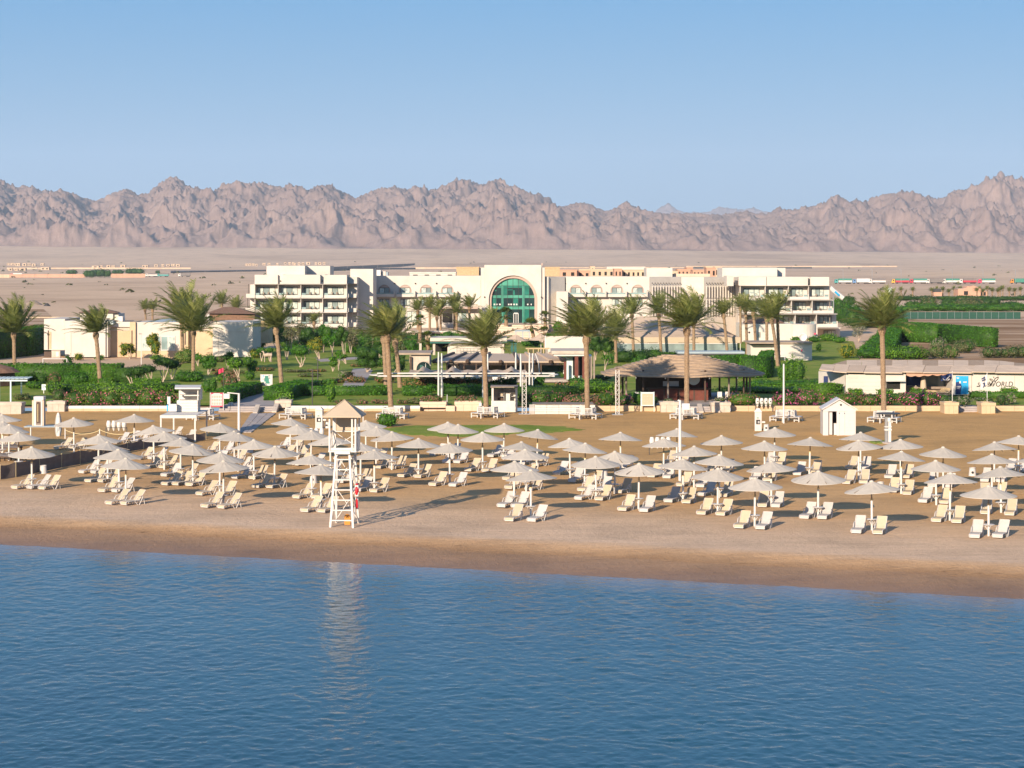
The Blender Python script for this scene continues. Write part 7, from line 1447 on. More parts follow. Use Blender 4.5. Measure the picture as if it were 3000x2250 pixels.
# ------------------------------------------------------------------ terrace edge: wall, planters, signs, kiosk and posts
def wallseg(px0, px1, lab, cap, body):
    Y = 200.0; t = thing('terrace_wall', lab, 'wall', (PX((px0+px1)/2, Y), Y, 0), 0, 'low wall between beach and garden'); n = max(1, int((PX(px1,Y)-PX(px0,Y))/1.6)); x0, x1 = PX(px0,Y), PX(px1,Y)
    for i in range(n):
        a, b = x0+(x1-x0)*i/n, x0+(x1-x0)*(i+1)/n-0.02; MB().box(a,b,Y-0.004*(i % 3),Y+0.34,-0.25,0.24+0.0).build('block', M[body], t); MB().box(a,b,Y-0.03-0.003*(i % 2),Y+0.36,0.245,0.52).build('coping', M[cap], t)
wallseg(189,519,'white topped low wall below the left bougainvillea hedge','white_paint','limestone'); wallseg(853,1231,'white topped low wall between the ramp and the beige planters','white_paint','limestone'); wallseg(1306,1333,'short wall stretch between the two beige planters','beige_wall','beige_wall')
wallseg(1740,1936,'yellow limestone wall left of the bar steps','limestone','limestone'); wallseg(2142,2755,'long yellow limestone wall between bar and gateposts','limestone','limestone'); wallseg(2918,3080,'yellow limestone wall at the far right edge','limestone','limestone'); wallseg(-80,-2,'x','limestone','limestone') if False else None
def planter(px0, px1, py0, py1, lab, mat='stone_pale', d=1.6, cap=True, name='planter'):
    Y = GY(py1, 0.0); t = thing(name, lab, 'planter', (PX((px0+px1)/2,Y), Y, 0)); x0, x1, zt = PX(px0,Y), PX(px1,Y), PZ(py0,Y)
    n = 3
    for k in range(n):
        a, b = x0+(x1-x0)*k/n, x0+(x1-x0)*(k+1)/n-0.015; MB().box(a, b, Y, Y+0.2, -0.2, zt-0.28).build('stone', M[mat], t); MB().box(a, b, Y+d-0.2, Y+d, -0.2, zt-0.28).build('stone', M[mat], t)
    for x in (x0, x1-0.2): MB().box(x, x+0.2, Y+0.2, Y+d-0.2, -0.2, zt-0.28).build('end_stone', M[mat], t)
    MB().box(x0-0.05,x1+0.05,Y-0.05,Y+0.25,zt-0.275,zt).build('coping', M[mat], t); MB().box(x0-0.05,x1+0.05,Y+d-0.25,Y+d+0.05,zt-0.275,zt).build('coping', M[mat], t)
    for x in (x0-0.05, x1-0.25): MB().box(x,x+0.3,Y+0.255,Y+d-0.255,zt-0.275,zt).build('coping', M[mat], t)
    MB().box(x0+0.2,x1-0.2,Y+0.2,Y+d-0.2,0,zt-0.18).build('soil', M['soil'], t); return t
planter(-30,62,1180,1213,'long pale stone planter before the blue pergola'); planter(138,189,1176,1206,'pale stone planter right of the shower pillar'); planter(806,852,1173,1203,'pale stone planter right of the garden ramp'); planter(1231,1306,1177,1203,'beige planter trough, left of two, at the wall','beige_wall'); planter(1333,1408,1177,1204,'beige planter trough, right of two, near the kiosk palm','beige_wall')
planter(1936,1986,1178,1208,'pale stone planter left of the bar steps'); planter(2085,2140,1179,1208,'pale stone planter right of the bar steps'); planter(2767,2808,1179,1212,'clay gatepost planter under the navy flag','limestone',2.0,name='gatepost'); planter(2876,2916,1180,1212,'clay gatepost planter under the white flag','limestone',2.0,name='gatepost')
def steps(px0, px1, lab, Y0=198.6, n=3, w2=0):
    t = thing('garden_steps', lab, 'steps', (PX((px0+px1)/2,Y0), Y0, 0))
    for i in range(n): MB().box(PX(px0,Y0),PX(px1,Y0),Y0+i*0.5,Y0+(i+1)*0.5-0.005 if i < n-1 else Y0+i*0.5+1.6,-0.2,0.16*(i+1)).build('step', M['paving'], t)
    return t
steps(640,804,'broad stone steps from the walkway up to the garden'); steps(1988,2083,'stone steps up to the thatched bar'); steps(2810,2874,'short stone steps between the two gateposts')
for i, (x0, y0, x1, y1, lab) in enumerate(((747,1212,760,1187,'sloping stone cheek left of the ramp steps'),(803,1208,818,1192,'sloping stone cheek right of the ramp steps'),(2055,1209,2072,1190,'sloping stone cheek left of the bar steps'),(2104,1209,2120,1197,'sloping stone cheek right of the bar steps'),(668,1205,682,1175,'dark sloping cheek by the pink noticeboard'))):
    a, b = B(x0,y0), G(x0,y0-12,0.5); b.x = a.x + (0.4 if i % 2 == 0 else -0.4); t = MB(); t.prism([(a.y,-0.1),(a.y,0.12),(a.y+2.2,0.72),(a.y+2.2,-0.1)], a.x-0.22, a.x+0.22, 'x'); o = tag(link('ramp_cheek', t.mesh('ramp_cheek', M['stone_pale'], tuple(a)), None, a), lab, 'ramp cheek')
def board(px0, px1, py0, pyb, pyg, lab, face, frame, deco, name='notice_board', g=0.0, Y=None):
    Y = Y or GY(pyg, g); t = thing(name, lab, 'noticeboard', (PX((px0+px1)/2,Y), Y, g)); 
    for x in (px0, px1-1.6): pb(MB(), 0,1,0,1,Y,1); part(t, 'post', 'pale_blue' if frame == 'pale_blue' else 'white_paint', (x,x+1.8,py0,pyg+1,Y,0.1))
    part(t, 'panel', frame, (px0+2,px1-2,py0+1,pyb,Y+0.02,0.06)); part(t, 'sheet', face, (px0+4,px1-4,py0+5,pyb-3,Y+0.005,0.014)); deco(t, Y); return t
def deco_pink(t, Y):
    for r_ in range(3):
        for c_ in range(6): part(t, 'notice_text', 'pink_red' if False else 'arch_pink', (621+c_*5,624.5+c_*5,1158.5+r_*10,1166+r_*10,Y,0.004))
    part(t, 'title_bar', 'white_paint', (625,645,1152,1154,Y+0.014,0.005))
board(615,655,1150,1191,1207,'pink framed white noticeboard at the start of the ramp','white_paint','pink_red',deco_pink)
def deco_map(t, Y):
    for (x0,x1,y0,y1,m) in ((776,786,1101,1108,'leaf'),(774,788,1108,1118,'leaf'),(778,790,1118,1124,'leaf'),(769,774,1100,1103,'cyan'),(772,782,1126,1127.5,'black'),(775,778,1122,1124,'black'),(786,792,1100,1101.5,'black'),(787,792,1104,1105.5,'black'),(787,792,1108,1109.5,'black'),(769,773,1110,1111.5,'black')): part(t, 'map_print', 'tarp_green' if m == 'leaf' else m, (x0,x1,y0,y1,Y,0.004))
board(763,798,1096,1130,1151,'white garden map board on two posts beside the palm','white_paint','white_paint',deco_map,'map_board',GZ)
def deco_cream(t, Y):
    for r_ in range(3):
        for c_ in range(3): part(t, 'notice_text', 'stone_pale', (1886+c_*9,1889+c_*9,1160+r_*8,1162+r_*8,Y,0.004))
board(1877,1917,1148,1189,1206,'cream noticeboard with pale green frame before the bar','sling_cream','pale_blue',deco_cream)
sb = thing('sign_post', 'small pale blue signboard among shrubs right of the pergola', 'sign', tuple(G(128,1152,GZ))); Ys = sb.location.y; part(sb, 'panel', 'pale_blue', (122,134,1126,1143,Ys,0.06)); part(sb, 'post', 'white_paint', (127,129,1143.2,1153,Ys,0.06)); part(sb, 'text_lines', 'navy', (124,132,1130,1131,Ys-0.006,0.005),(124,132,1133,1134,Ys-0.006,0.005),(124,130,1136,1137,Ys-0.006,0.005))
# pergola of pale blue slats, left edge
pg = thing('slat_pergola', 'pale blue slatted pergola on posts cut by the left edge', 'pergola', tuple(G(30,1178,GZ))); Y = 206
for i in range(10): MB().bar(P(-40+i*13,1112-0.3*i,Y+0.0)+Vector((0,-0.2,0)), P(-40+i*13+14,1104,Y+5), 0.34, 0.05).build('slat', M['pale_blue'], pg)
part(pg, 'beam', 'pale_blue', (-40,80,1113,1117,Y,0.15)); part(pg, 'beam', 'pale_blue', (-35,85,1108,1111,Y+4.6,0.15))
for x, y in ((29,Y),(60,Y+4.6),(-5,Y)): part(pg, 'post', 'pale_blue', (x,x+4,1116,1182,y+0.01,0.14))
rk = thing('reed_roof_hut', 'dark reed roofed hut corner behind the pergola at the left edge', 'hut', tuple(G(10,1125,GZ))); Y = 232
MB().lathe([(3.0,1.5),(2.2,2.0),(0.4,2.5)], (PX(-38,Y),Y+3,GZ), 16).build('roof', M['brown_thatch'], rk); MB().lathe([(2.4,0),(2.4,1.5)], (PX(-38,Y),Y+3,GZ), 12).build('wall', M['dark_wood'], rk)
# shower pillar, surfboard, phone pillars
sp = thing('shower_pillar', 'beige and white shower pillar with arched niche on blue base', 'shower', tuple(B(111,1250))); Y = sp.location.y; 
part(sp, 'side_panel', 'beige_wall', (94,100,1173,1251,Y+0.1,0.7)); part(sp, 'column', 'white_paint', (100.2,124,1172,1252,Y+0.06,0.75)); part(sp, 'side_panel', 'beige_wall', (124.2,128,1173,1251,Y+0.1,0.7)); part(sp, 'cap', 'white_paint', (98.5,127,1162,1171.8,Y,0.95)); part(sp, 'niche', 'wood_grey', (105,119,1176,1245,Y+0.02,0.035)); nq = [(PX(a,Y),PZ(b,Y)) for a, b in arch_pts(112, 1183, 5.5, 10)]; MB().prism([(PX(117.5,Y),PZ(1240,Y))]+nq+[(PX(106.5,Y),PZ(1240,Y))], Y-0.01, Y+0.018).build('niche_arch', M['dark_wood'], sp); MB().tube([P(111,1184,Y-0.03), P(111,1236,Y-0.03)], 0.03, 6).build('pipe', M['rope'], sp)
MB().obox((0.4,0.1,0.02), 2.9, 1.7, 0.10).build('base', M['roof_blue'], sp, (0,0,0))
sfb = thing('surfboard', 'white surfboard with grey waves standing upright in the sand', 'surfboard', tuple(B(171,1278))); m = MB(); n = 16; pf = [(0.5-0.5*math.cos(math.pi*i/n)) for i in range(n+1)]; vs = []
for i in range(n+1):
    z = -0.15 + 2.1*i/n; q = i/n; w_ = 0.29*(math.sin(math.pi*min(1,(q*0.86+0.10)))**0.55) if q < 1 else 0.01; w_ = max(0.01, w_ if q < .98 else .04); vs += [(-w_,0,z),(0,-0.045,z),(w_,0,z),(0,0.045,z)]
m.add(vs, [(i*4+k,i*4+(k+1)%4,(i+1)*4+(k+1)%4,(i+1)*4+k) for i in range(n) for k in range(4)]).build('board', M['white_paint'], sfb, (0,0,0), True)
for k, (z0, x0) in enumerate(((0.15,0.12),(0.25,-0.1),(0.4,0.02))): MB().tube([(x0,-0.055,z0),(x0+0.06,-0.055,z0+0.35),(x0+0.02,-0.055,z0+0.7)], [0.012,0.035,0.008], 6).build('wave_stripe', M['roof_blue'], sfb, (0,0,0))
MB().tube([(0,-0.052,1.62),(0,-0.058,1.62)], 0.07, 10).build('round_mark', M['steel'], sfb, (0,0,0))
def phone_pillar(px, pyb, pyt, w_, lab):
    p = B(px, pyb); t = thing('phone_pillar', lab, 'pillar', tuple(p), R(-6), 'white pillars with a pointed top'); h = PZ(pyt, p.y)-p.z; W_ = w_*p.y/F
    nb = 5
    for k in range(nb): MB().box(-W_/2+W_*k/nb+0.006,-W_/2+W_*(k+1)/nb-0.006,-W_/2,W_/2,-0.1,h*0.84).build('plank', M['white_wood'], t, (0,0,0))
    e = W_/2+0.05; z0 = h*0.842; MB().add([(-e,-e,z0),(e,-e,z0),(e,e,z0),(-e,e,z0),(-0.12,-0.12,h),(0.12,-0.12,h),(0.12,0.12,h),(-0.12,0.12,h)],[(0,1,5,4),(1,2,6,5),(2,3,7,6),(3,0,4,7),(4,5,6,7),(3,2,1,0)]).build('cap', M['white_wood'], t, (0,0,0))
    MB().box(-W_*0.28,W_*0.30,-W_/2-0.03,-W_/2-0.002,h*0.30,h*0.50).build('opening', M['black'], t, (0,0,0)); MB().box(-W_*0.05,W_*0.22,-W_/2-0.08,-W_/2-0.031,h*0.34,h*0.44).build('handset', M['steel'], t, (0,0,0)); MB().box(-W_*0.2,W_*0.1,-W_/2-0.02,-W_/2-0.004,h*0.56,h*0.60).build('green_sign', M['tarp_green'], t, (0,0,0)); MB().box(W_/2,W_/2+0.3,-0.2,0.1,h*0.36,h*0.42).build('shelf', M['white_paint'], t, (0,0,0))
phone_pillar(936,1255,1191,21,'white slatted pointed pillar with dark opening near the tower'); phone_pillar(2221,1262,1196,20,'white slatted pointed pillar with dark opening left of the flagpole')
# raised deck and booth
dk = thing('raised_deck', 'raised white deck on four posts below the white booth', 'deck', tuple(B(520,1282))); Yf, Yb_ = 165, 171.5; zt = PZ(1217,Yf); x0, x1 = PX(469,Yf), PX(572,Yf)
for k in range(14): MB().box(x0,x1+0.1,Yf+k*0.46,Yf+k*0.46+0.44,zt-0.05,zt).build('plank', M['white_wood'], dk)
MB().box(x0,x1+0.1,Yf-0.06,Yf-0.003,zt-0.22,zt+0.01).build('fascia', M['white_wood'], dk)
for x in (x0+0.06,x1-0.02):
    for y in (Yf+0.06,Yb_-0.2): MB().box(x-0.06,x+0.06,y-0.06,y+0.06,-0.2,zt-0.23 if y < Yf+1 else zt-0.06).build('post', M['white_wood'], dk)
bt = thing('white_booth', 'white slatted booth with overhanging roof on the raised deck', 'booth', (PX(552,169), 169, zt)); Y = 169; kY = Y/F
for k in range(4): part(bt, 'plank', 'white_wood', (518,579,1173+k*8.4,1180.8+k*8.4,Y,1.5))
for x in (524,578): part(bt, 'post', 'white_wood', (x,x+3,1139,1172.8,Y+0.05,0.12))
part(bt, 'back_wall', 'white_wood', (527.2,577.8,1139,1172.8,Y+1.5,0.1)); part(bt, 'shelf', 'white_wood', (524,586,1157,1160,Y+0.6,0.9)); part(bt, 'side_wall', 'white_wood', (583,586.5,1139,1172,Y+0.3,1.2)); rfm = MB(); rfm.add([P(512,1140,Y-0.35),P(587,1140,Y-0.35),P(590,1131,Y+1.9),P(513,1131,Y+1.9),P(512,1136,Y-0.35),P(587,1136,Y-0.35),P(590,1127.5,Y+1.9),P(513,1127.5,Y+1.9)],[(0,3,2,1),(4,5,6,7),(0,1,5,4),(1,2,6,5),(2,3,7,6),(3,0,4,7)]).build('roof', M['white_wood'], bt)
dcb = thing('deck_chair', 'white folded chair leaning at the left side of the white booth', 'chair', (PX(495,168.5),168.5,zt)); part(dcb, 'back', 'white_paint', (490,499,1162,1184,168.7,0.08)); part(dcb, 'seat', 'white_paint', (494,517,1184.3,1187,168.3,0.5)); part(dcb, 'side', 'cyan', (488,492,1186,1205,168.4,0.05)); part(dcb, 'front', 'white_paint', (494,517,1187.2,1205,168.3,0.06))
# kiosk, plank wall, truss columns
kk = thing('beach_kiosk', 'white open-fronted kiosk with shelves behind the bench palm', 'kiosk', tuple(B(1478,1207))); Y = kk.location.y; part(kk, 'counter', 'white_wood', (1439,1516,1174.5,1208,Y,0.25)); part(kk, 'side_wall', 'white_wood', (1440,1442,1136,1174.3,Y+0.02,2.2)); part(kk, 'corner_post', 'white_wood', (1442.2,1446,1136,1174.3,Y+0.02,0.15),(1510,1514,1136,1174.3,Y+0.02,0.15)); part(kk, 'side_wall', 'white_wood', (1514.2,1516,1136,1174.3,Y+0.02,2.2)); part(kk, 'back_wall', 'white_wood', (1442,1514,1138,1174,Y+2.1,0.1)); part(kk, 'roof', 'wood_grey', (1437,1518,1132.5,1135.7,Y-0.15,2.7))
for (a,b_,c_,d_,mt) in ((1457,1512,1150,1151.2,'white_wood'),(1457,1476,1161,1162,'white_wood'),(1496,1512,1161,1162,'white_wood'),(1476,1477,1140,1174,'white_wood'),(1495,1496,1151.4,1174,'white_wood')): part(kk, 'shelf', mt, (a,b_,c_,d_,Y+1.5,0.58))
part(kk, 'fridge', 'white_paint', (1482,1494,1153,1174,Y+1.2,0.5)); part(kk, 'stock', 'dark_wood', (1458,1474,1166,1173,Y+1.5,0.4)); part(kk, 'umbrella_white', 'canvas_cream', (1462,1473,1153,1160,Y+1.5,0.3))
wp_ = thing('plank_wall', 'long low white plank wall behind the bench palm', 'plank wall', tuple(B(1650,1214))); Y = wp_.location.y
for r_ in range(4):
    for c_ in range(5): part(wp_, 'plank', 'white_wood', (1567+c_*35.4,1601.6+c_*35.4,1187+r_*6.7,1193+r_*6.7,Y+0.01*((r_+c_) % 2),0.06))
for i in range(6): part(wp_, 'picket', 'white_wood', (1551+i*2.6,1552.6+i*2.6,1185,1214,Y,0.06))
for x in (1568,1640,1700,1742): part(wp_, 'post', 'white_wood', (x,x+2,1186,1214,Y+0.09,0.1))
part(wp_, 'floor_behind', 'wood_grey', (1560,1740,1184,1186,Y+1.0,3))
def truss(px, pyt, pyb, lab, w_=12):
    p = B(px, pyb); t = thing('truss_column', lab, 'truss', tuple(p), 0, 'white lattice truss columns'); h = PZ(pyt, p.y)-p.z; r = w_*p.y/F/2; wm = M['white_paint']
    for x in (-r, r):
        for y in (-r, r): MB().tube([(x,y,0),(x,y,h)], 0.035, 6).build('chord', wm, t, (0,0,0))
    n = 10
    for i in range(n):
        z0, z1 = h*i/n, h*(i+1)/n
        for (a, b) in (((-r,-r),(r,-r)),((r,-r),(r,r)),((r,r),(-r,r)),((-r,r),(-r,-r))):
            A__, B__ = (a, b) if i % 2 else (b, a); MB().tube([(A__[0],A__[1],z0),(B__[0],B__[1],z1)], 0.022, 4).build('lattice_bar', wm, t, (0,0,0))
    MB().box(-r-0.35,r+0.35,-r-0.35,r+0.35,-0.02,0.07).build('base_plate', M['steel'], t, (0,0,0))
truss(1536,1088,1213,'white lattice truss column right of the kiosk'); truss(1809,1084,1215,'white lattice truss column left of the thatched bar',10)
# masts, lamps and flags
def pole(px, pyt, pyb, r, lab, name, cat, mat='white_paint', g=0.0, extra=None):
    p = B(px, pyb) if g == 0 else G(px, pyb, g); t = thing(name, lab, cat, tuple(p)); h = PZ(pyt, p.y)-p.z; MB().tube([(0,0,-0.2),(0,0,h*0.5),(0,0,h)], [r,r,r*0.85], 9).build('shaft', M[mat], t, (0,0,0))
    if extra: extra(t, h)
    return t
def lampbox(t, h):
    MB().bar((0,0,h-0.04),(-0.85,-0.1,h+0.05),0.07).build('arm', M['white_paint'], t, (0,0,0)); MB().box(-1.05,-0.65,-0.35,0.05,h-0.38,h-0.02).build('lamp_head', M['white_paint'], t, (0,0,0)); MB().tube([(-0.7,-0.1,h-0.4),(-0.6,-0.1,h-0.9),(-0.66,-0.1,h-1.3)],0.02,5).build('cable', M['black'], t, (0,0,0))
pole(700,1152,1340,0.10,'white mast with a lamp box on an arm left of the ramp','lamp_mast','lamp mast',extra=lampbox)
def speaker(t, h):
    MB().box(0.12,0.62,-0.2,0.2,h-0.62,h-0.22).build('loudspeaker', M['white_paint'], t, (0,0,0)); MB().bar((0,0,h-0.3),(0.2,0,h-0.4),0.05).build('bracket', M['steel'], t, (0,0,0)); MB().tube([(-0.05,0,h),(-0.14,0,h-0.06)],0.05,6).build('lamp', M['white_paint'], t, (0,0,0))
pole(1992,1172,1408,0.10,'white mast with a loudspeaker among the parasols below the bar','speaker_mast','mast',extra=speaker)
pole(2296,1066,1240,0.085,'tall bare white flagpole rising from its own bench','flagpole','flagpole')
def tee(t, h): MB().tube([(-0.3,0,h),(0.3,0,h)],0.06,7).build('crossbar', M['white_paint'], t, (0,0,0))
pole(1064,1198,1240,0.05,'small white T-shaped post behind the lifeguard tower roof','tee_post','post',extra=tee)
def lamp_top(t, h): MB().box(-0.35,0.06,-0.05,0.05,h-0.05,h+0.03).build('lamp_head', M['dark_steel'], t, (0,0,0))
pole(915,1083,1201,0.05,'thin dark lamp post on the terrace edge left of the tower','street_lamp','lamp post','dark_steel',extra=lamp_top); pole(931,1048,1134,0.06,'dark lamp post on the lawn behind the terrace lamp','street_lamp','lamp post','dark_steel',GZ,lamp_top); pole(414,978,1068,0.06,'white lamp post before the annex windows','street_lamp','lamp post','white_paint',GZ,lamp_top)
pole(1310,1156,1204,0.05,'short pole in a dark foot between the beige planters','foot_pole','post','steel',extra=lambda t, h: (MB().lathe([(0.25,0),(0.22,0.06),(0.07,0.12),(0.06,0.9)],(0,0,0),10).build('foot', M['dark_steel'], t, (0,0,0))))
pole(1298,1120,1160,0.05,'grey service post beside the white shade pole','service_post','post','dark_steel',GZ)
pole(1408,1180,1206,0.17,'white short cabinet post left of the kiosk palm','cabinet_post','post')
def flag(px, pyt, pyb, fx0, fy0, fx1, fy1, mat, lab, g, mark=None, pm='white_paint', pr=0.035):
    p = G(px, pyb, g); t = thing('flag', lab, 'flag', tuple(p)); Y = p.y; h = PZ(pyt, Y)-g; MB().tube([(0,0,0),(0,0,h)], pr, 6).build('flagpole', M[pm], t, (0,0,0)); m = MB(); vs = []; n = 10
    for i in range(n+1):
        f_ = i/n; px_ = px + (fx1-px)*f_; z0, z1 = PZ(fy0 + (fy1-fy0)*0.32*f_, Y), PZ(fy0 + (fy1-fy0)*(0.66+0.34*f_), Y)
        for z in (z0, (z0+z1)/2, z1): vs.append((PX(px_, Y), Y + 0.10*math.sin(f_*7), z))
    fs = []
    for i in range(n):
        for k in range(2): fs.append((i*3+k, i*3+k+1, (i+1)*3+k+1, (i+1)*3+k))
    c = m.add(vs, fs).build('cloth', M[mat], t, smooth=True)
    if mark:
        mm = MB()
        for pts, mat2 in mark: mm.tube([P(a, b, Y-0.14) for a, b in pts], 0.055, 5)
        mm.build('emblem', M[mark[0][1]], c, root_loc(t))
    return t
_a = lambda *q: [A4(x, y) for x, y in q]
flag(2790,1086,1178,2790,1093,2757,1117,'navy','navy blue flag with white bird mark on the first gatepost',0.9,[(_a((1335,215),(1350,232),(1375,228),(1400,200),(1412,190)),'white_paint'),(_a((1350,232),(1385,238),(1410,222)),'white_paint')]); flag(2892,1090,1176,2892,1096,2873,1142,'white_paint','white flag with blue print on the second gatepost',0.9,[(_a((1752,225),(1790,200)),'navy'),(_a((1755,245),(1795,222)),'navy'),(_a((1765,275),(1785,262),(1780,300),(1768,315)),'navy')])
flag(655,1075,1172,655,1077,640,1096,'pink_red','small pink flag on a thin dark pole behind the pink noticeboard',GZ,None,'dark_steel',0.03)
# lamp pillar with dark disc, shed
lpz = thing('lamp_pillar', 'grey metal pillar with a dark disc top before the right bench', 'lamp pillar', tuple(B(2602,1298))); Y = lpz.location.y; h = PZ(1210,Y)
MB().lathe([(0.16,-0.1),(0.16,h-0.1)], (-0.12,0,0), 10).build('pipe', M['steel'], lpz, (0,0,0)); MB().box(0.0,0.22,-0.1,0.1,-0.1,h-0.1).build('pipe', M['white_paint'], lpz, (0,0,0)); MB().box(-0.30,0.26,-0.16,0.16,h*0.42,h*0.47).build('collar', M['white_paint'], lpz, (0,0,0)); MB().box(-0.30,0.26,-0.16,0.16,h*0.53,h*0.56).build('collar', M['white_paint'], lpz, (0,0,0)); MB().box(-0.06,0.14,-0.2,-0.12,h*0.72,h*0.85).build('label_plate', M['pale_blue'], lpz, (0,0,0))
MB().lathe([(0.5,0),(0.95,0.03),(0.95,0.10),(0.4,0.14)], (0,0,h-0.1), 20).build('disc', M['dark_steel'], lpz, (0,0,0))
for a in range(4): MB().box(0.8*math.cos(a*1.57+0.4)-0.05,0.8*math.cos(a*1.57+0.4)+0.05,0.8*math.sin(a*1.57+0.4)-0.05,0.8*math.sin(a*1.57+0.4)+0.05,h-0.32,h-0.1).build('nozzle', M['dark_steel'], lpz, (0,0,0))
MB().lathe([(0.62,-0.05),(0.62,0.09)], (0,0,0), 14).build('foot', M['paving'], lpz, (0,0,0))
sd_ = thing('garden_shed', 'white plastic garden shed with one sliding door open', 'shed', tuple(B(2455,1272)), R(-3)); Wd, Dp = 2.70, 2.3; hw = 2.1; hp = 2.95
nb = 6
for k in range(nb):
    x0, x1 = -Wd/2+Wd*k/nb, -Wd/2+Wd*(k+1)/nb-0.012
    if k in (1,): MB().box(x0,x1-0.10,-Dp/2+0.25,-Dp/2+0.30,0.02,hw).build('door', M['white_plastic'], sd_, (0,0,0))
    elif k == 2: MB().box(x0+0.22,x1,-Dp/2,-Dp/2+0.08,-0.05,hw).build('door', M['white_plastic'], sd_, (0,0,0)); 
    else: MB().box(x0,x1,-Dp/2+0.006*(k % 2),-Dp/2+0.08,-0.05,hw).build('panel', M['white_plastic'], sd_, (0,0,0))
for i in range(7): MB().box(Wd/2-0.85,Wd/2-0.1,-Dp/2-0.02,-Dp/2+0.004,0.1+i*0.28,0.33+i*0.28).build('door_rib', M['white_plastic'], sd_, (0,0,0))
for x in (-Wd/2, Wd/2-0.06): MB().box(x,x+0.06,-Dp/2+0.082,Dp/2,-0.05,hw).build('side_wall', M['white_plastic'], sd_, (0,0,0))
MB().box(-Wd/2+0.062,Wd/2-0.062,Dp/2-0.06,Dp/2,-0.05,hw).build('back_wall', M['dark_wood'], sd_, (0,0,0)); MB().prism([(-Wd/2,hw+0.002),(Wd/2,hw+0.002),(0,hp-0.06)], -Dp/2, -Dp/2+0.06).build('gable', M['white_plastic'], sd_, (0,0,0)); MB().box(-Wd/2,Wd/2,-Dp/2-0.03,-Dp/2-0.002,hw-0.12,hw+0.05).build('lintel', M['white_plastic'], sd_, (0,0,0))
for s in (-1, 1):
    rr_ = MB(); e = (Wd/2+0.12)*s; pz = [(0,hp),(e,hw-0.02),(e,hw+0.08),(0,hp+0.09)]; rr_.prism(pz if s < 0 else pz[::-1], -Dp/2-0.15, Dp/2+0.1).build('roof_panel', M['white_plastic'], sd_, (0,0,0))
MB().tube([(0.12,-Dp/2-0.02,hw+0.42),(0.12,-Dp/2-0.04,hw+0.42)],0.09,10).build('vent', M['dark_frame'], sd_, (0,0,0))
for x in (-0.05,0.38): MB().box(x,x+0.07,-Dp/2-0.035,-Dp/2-0.031,hw-0.32,hw-0.25).build('label_mark', M['navy'], sd_, (0,0,0))
MB().box(-0.42,-0.2,-Dp/2+0.3,-Dp/2+0.9,0,0.95).build('inner_cabinet', M['white_paint'], sd_, (0,0,0))
# football goals
for (x0, x1, y0, y1, lab) in ((126,196,1051,1079,'white football goal frame, right one, on the sandy pitch'),(44,99,1073,1080,'white football goal crossbar, left one, on the sandy pitch')):
    Y = GY(1079, GZ); t = thing('football_goal', lab, 'football goal', (PX((x0+x1)/2,Y), Y, GZ), 0, 'white football goals')
    for x in (x0, x1): MB().tube([P(x,y0,Y), Vector((PX(x,Y),Y,GZ-0.05))], 0.06, 6).build('upright', M['white_paint'], t); MB().tube([P(x,y0,Y), Vector((PX(x,Y)+0.3,Y+1.6,GZ))], 0.04, 6).build('stay', M['white_paint'], t)
    MB().tube([P(x0,y0,Y), P(x1,y0,Y)], 0.06, 6).build('crossbar', M['white_paint'], t)
# timber frame animals on the lawn
for (px, py, w_, lab) in ((785,1060,34,'brown timber animal sculpture under the drum topiaries'),):
    p = G(px, py, GZ); s = p.y/F; t = thing('timber_animal', lab, 'sculpture', tuple(p)); w2 = w_*s/2; MB().tube([(-w2*0.7,0,0.9),(0,0,1.0),(w2*0.7,0,0.95)],[0.22,0.28,0.22],8).build('body', M['bark_pale'], t, (0,0,0)); MB().tube([(-w2*0.6,0,1.0),(-w2*0.85,0,1.5),(-w2*1.1,0,1.45)],[0.13,0.11,0.07],7).build('neck', M['bark_pale'], t, (0,0,0))
    for x in (-w2*0.55,w2*0.55):
        for y in (-0.15,0.15): MB().tube([(x,y,-0.05),(x,y,0.85)],0.06,6).build('leg', M['bark_pale'], t, (0,0,0))
# ------------------------------------------------------------------ far town, trucks, fences and walls in the desert
def gdes(px, Y): 
    X = PX(px, Y); return float(desert_g(np.array([X]), np.array([Y]))[0])
_FY = np.geomspace(520, 6900, 900)
def desY(px, py):
    z = desert_g(PX(px, _FY), _FY); yy = HZ - (z - H)/_FY*F; return float(np.interp(-py, -yy, _FY)) if yy[0] > py else 520.0
def far_box(name, px0, px1, pyt, pyb, Y, mat, lab, cat, win=0, group=None, d=None, wm='dark_void'):
    x0, x1 = PX(px0,Y), PX(px1,Y); t = thing(name, lab, cat, ((x0+x1)/2, Y, PZ(pyb,Y)), 0, group); z1, z0 = PZ(pyt,Y), PZ(pyb,Y)-3; d = d or (x1-x0)*0.9
    MB().box(x0,x1,Y,Y+d,z0,z1).build('wall', M[mat], t); MB().box(x0-0.1,x1+0.1,Y-0.1,Y+d,z1+0.01,z1+0.35).build('parapet', M[mat], t)
    zb = PZ(pyb,Y)
    for i in range(win):
        a = x0+(x1-x0)*(i+0.3)/win; MB().box(a, a+(x1-x0)*0.4/win, Y-0.05, Y-0.01, zb+(z1-zb)*0.2, zb+(z1-zb)*0.75).build('window', M[wm], t)
    return t
rg = random.Random(5); k = 0
D0 = lambda x, y: (x*0.45208, 450 + y*0.45208)
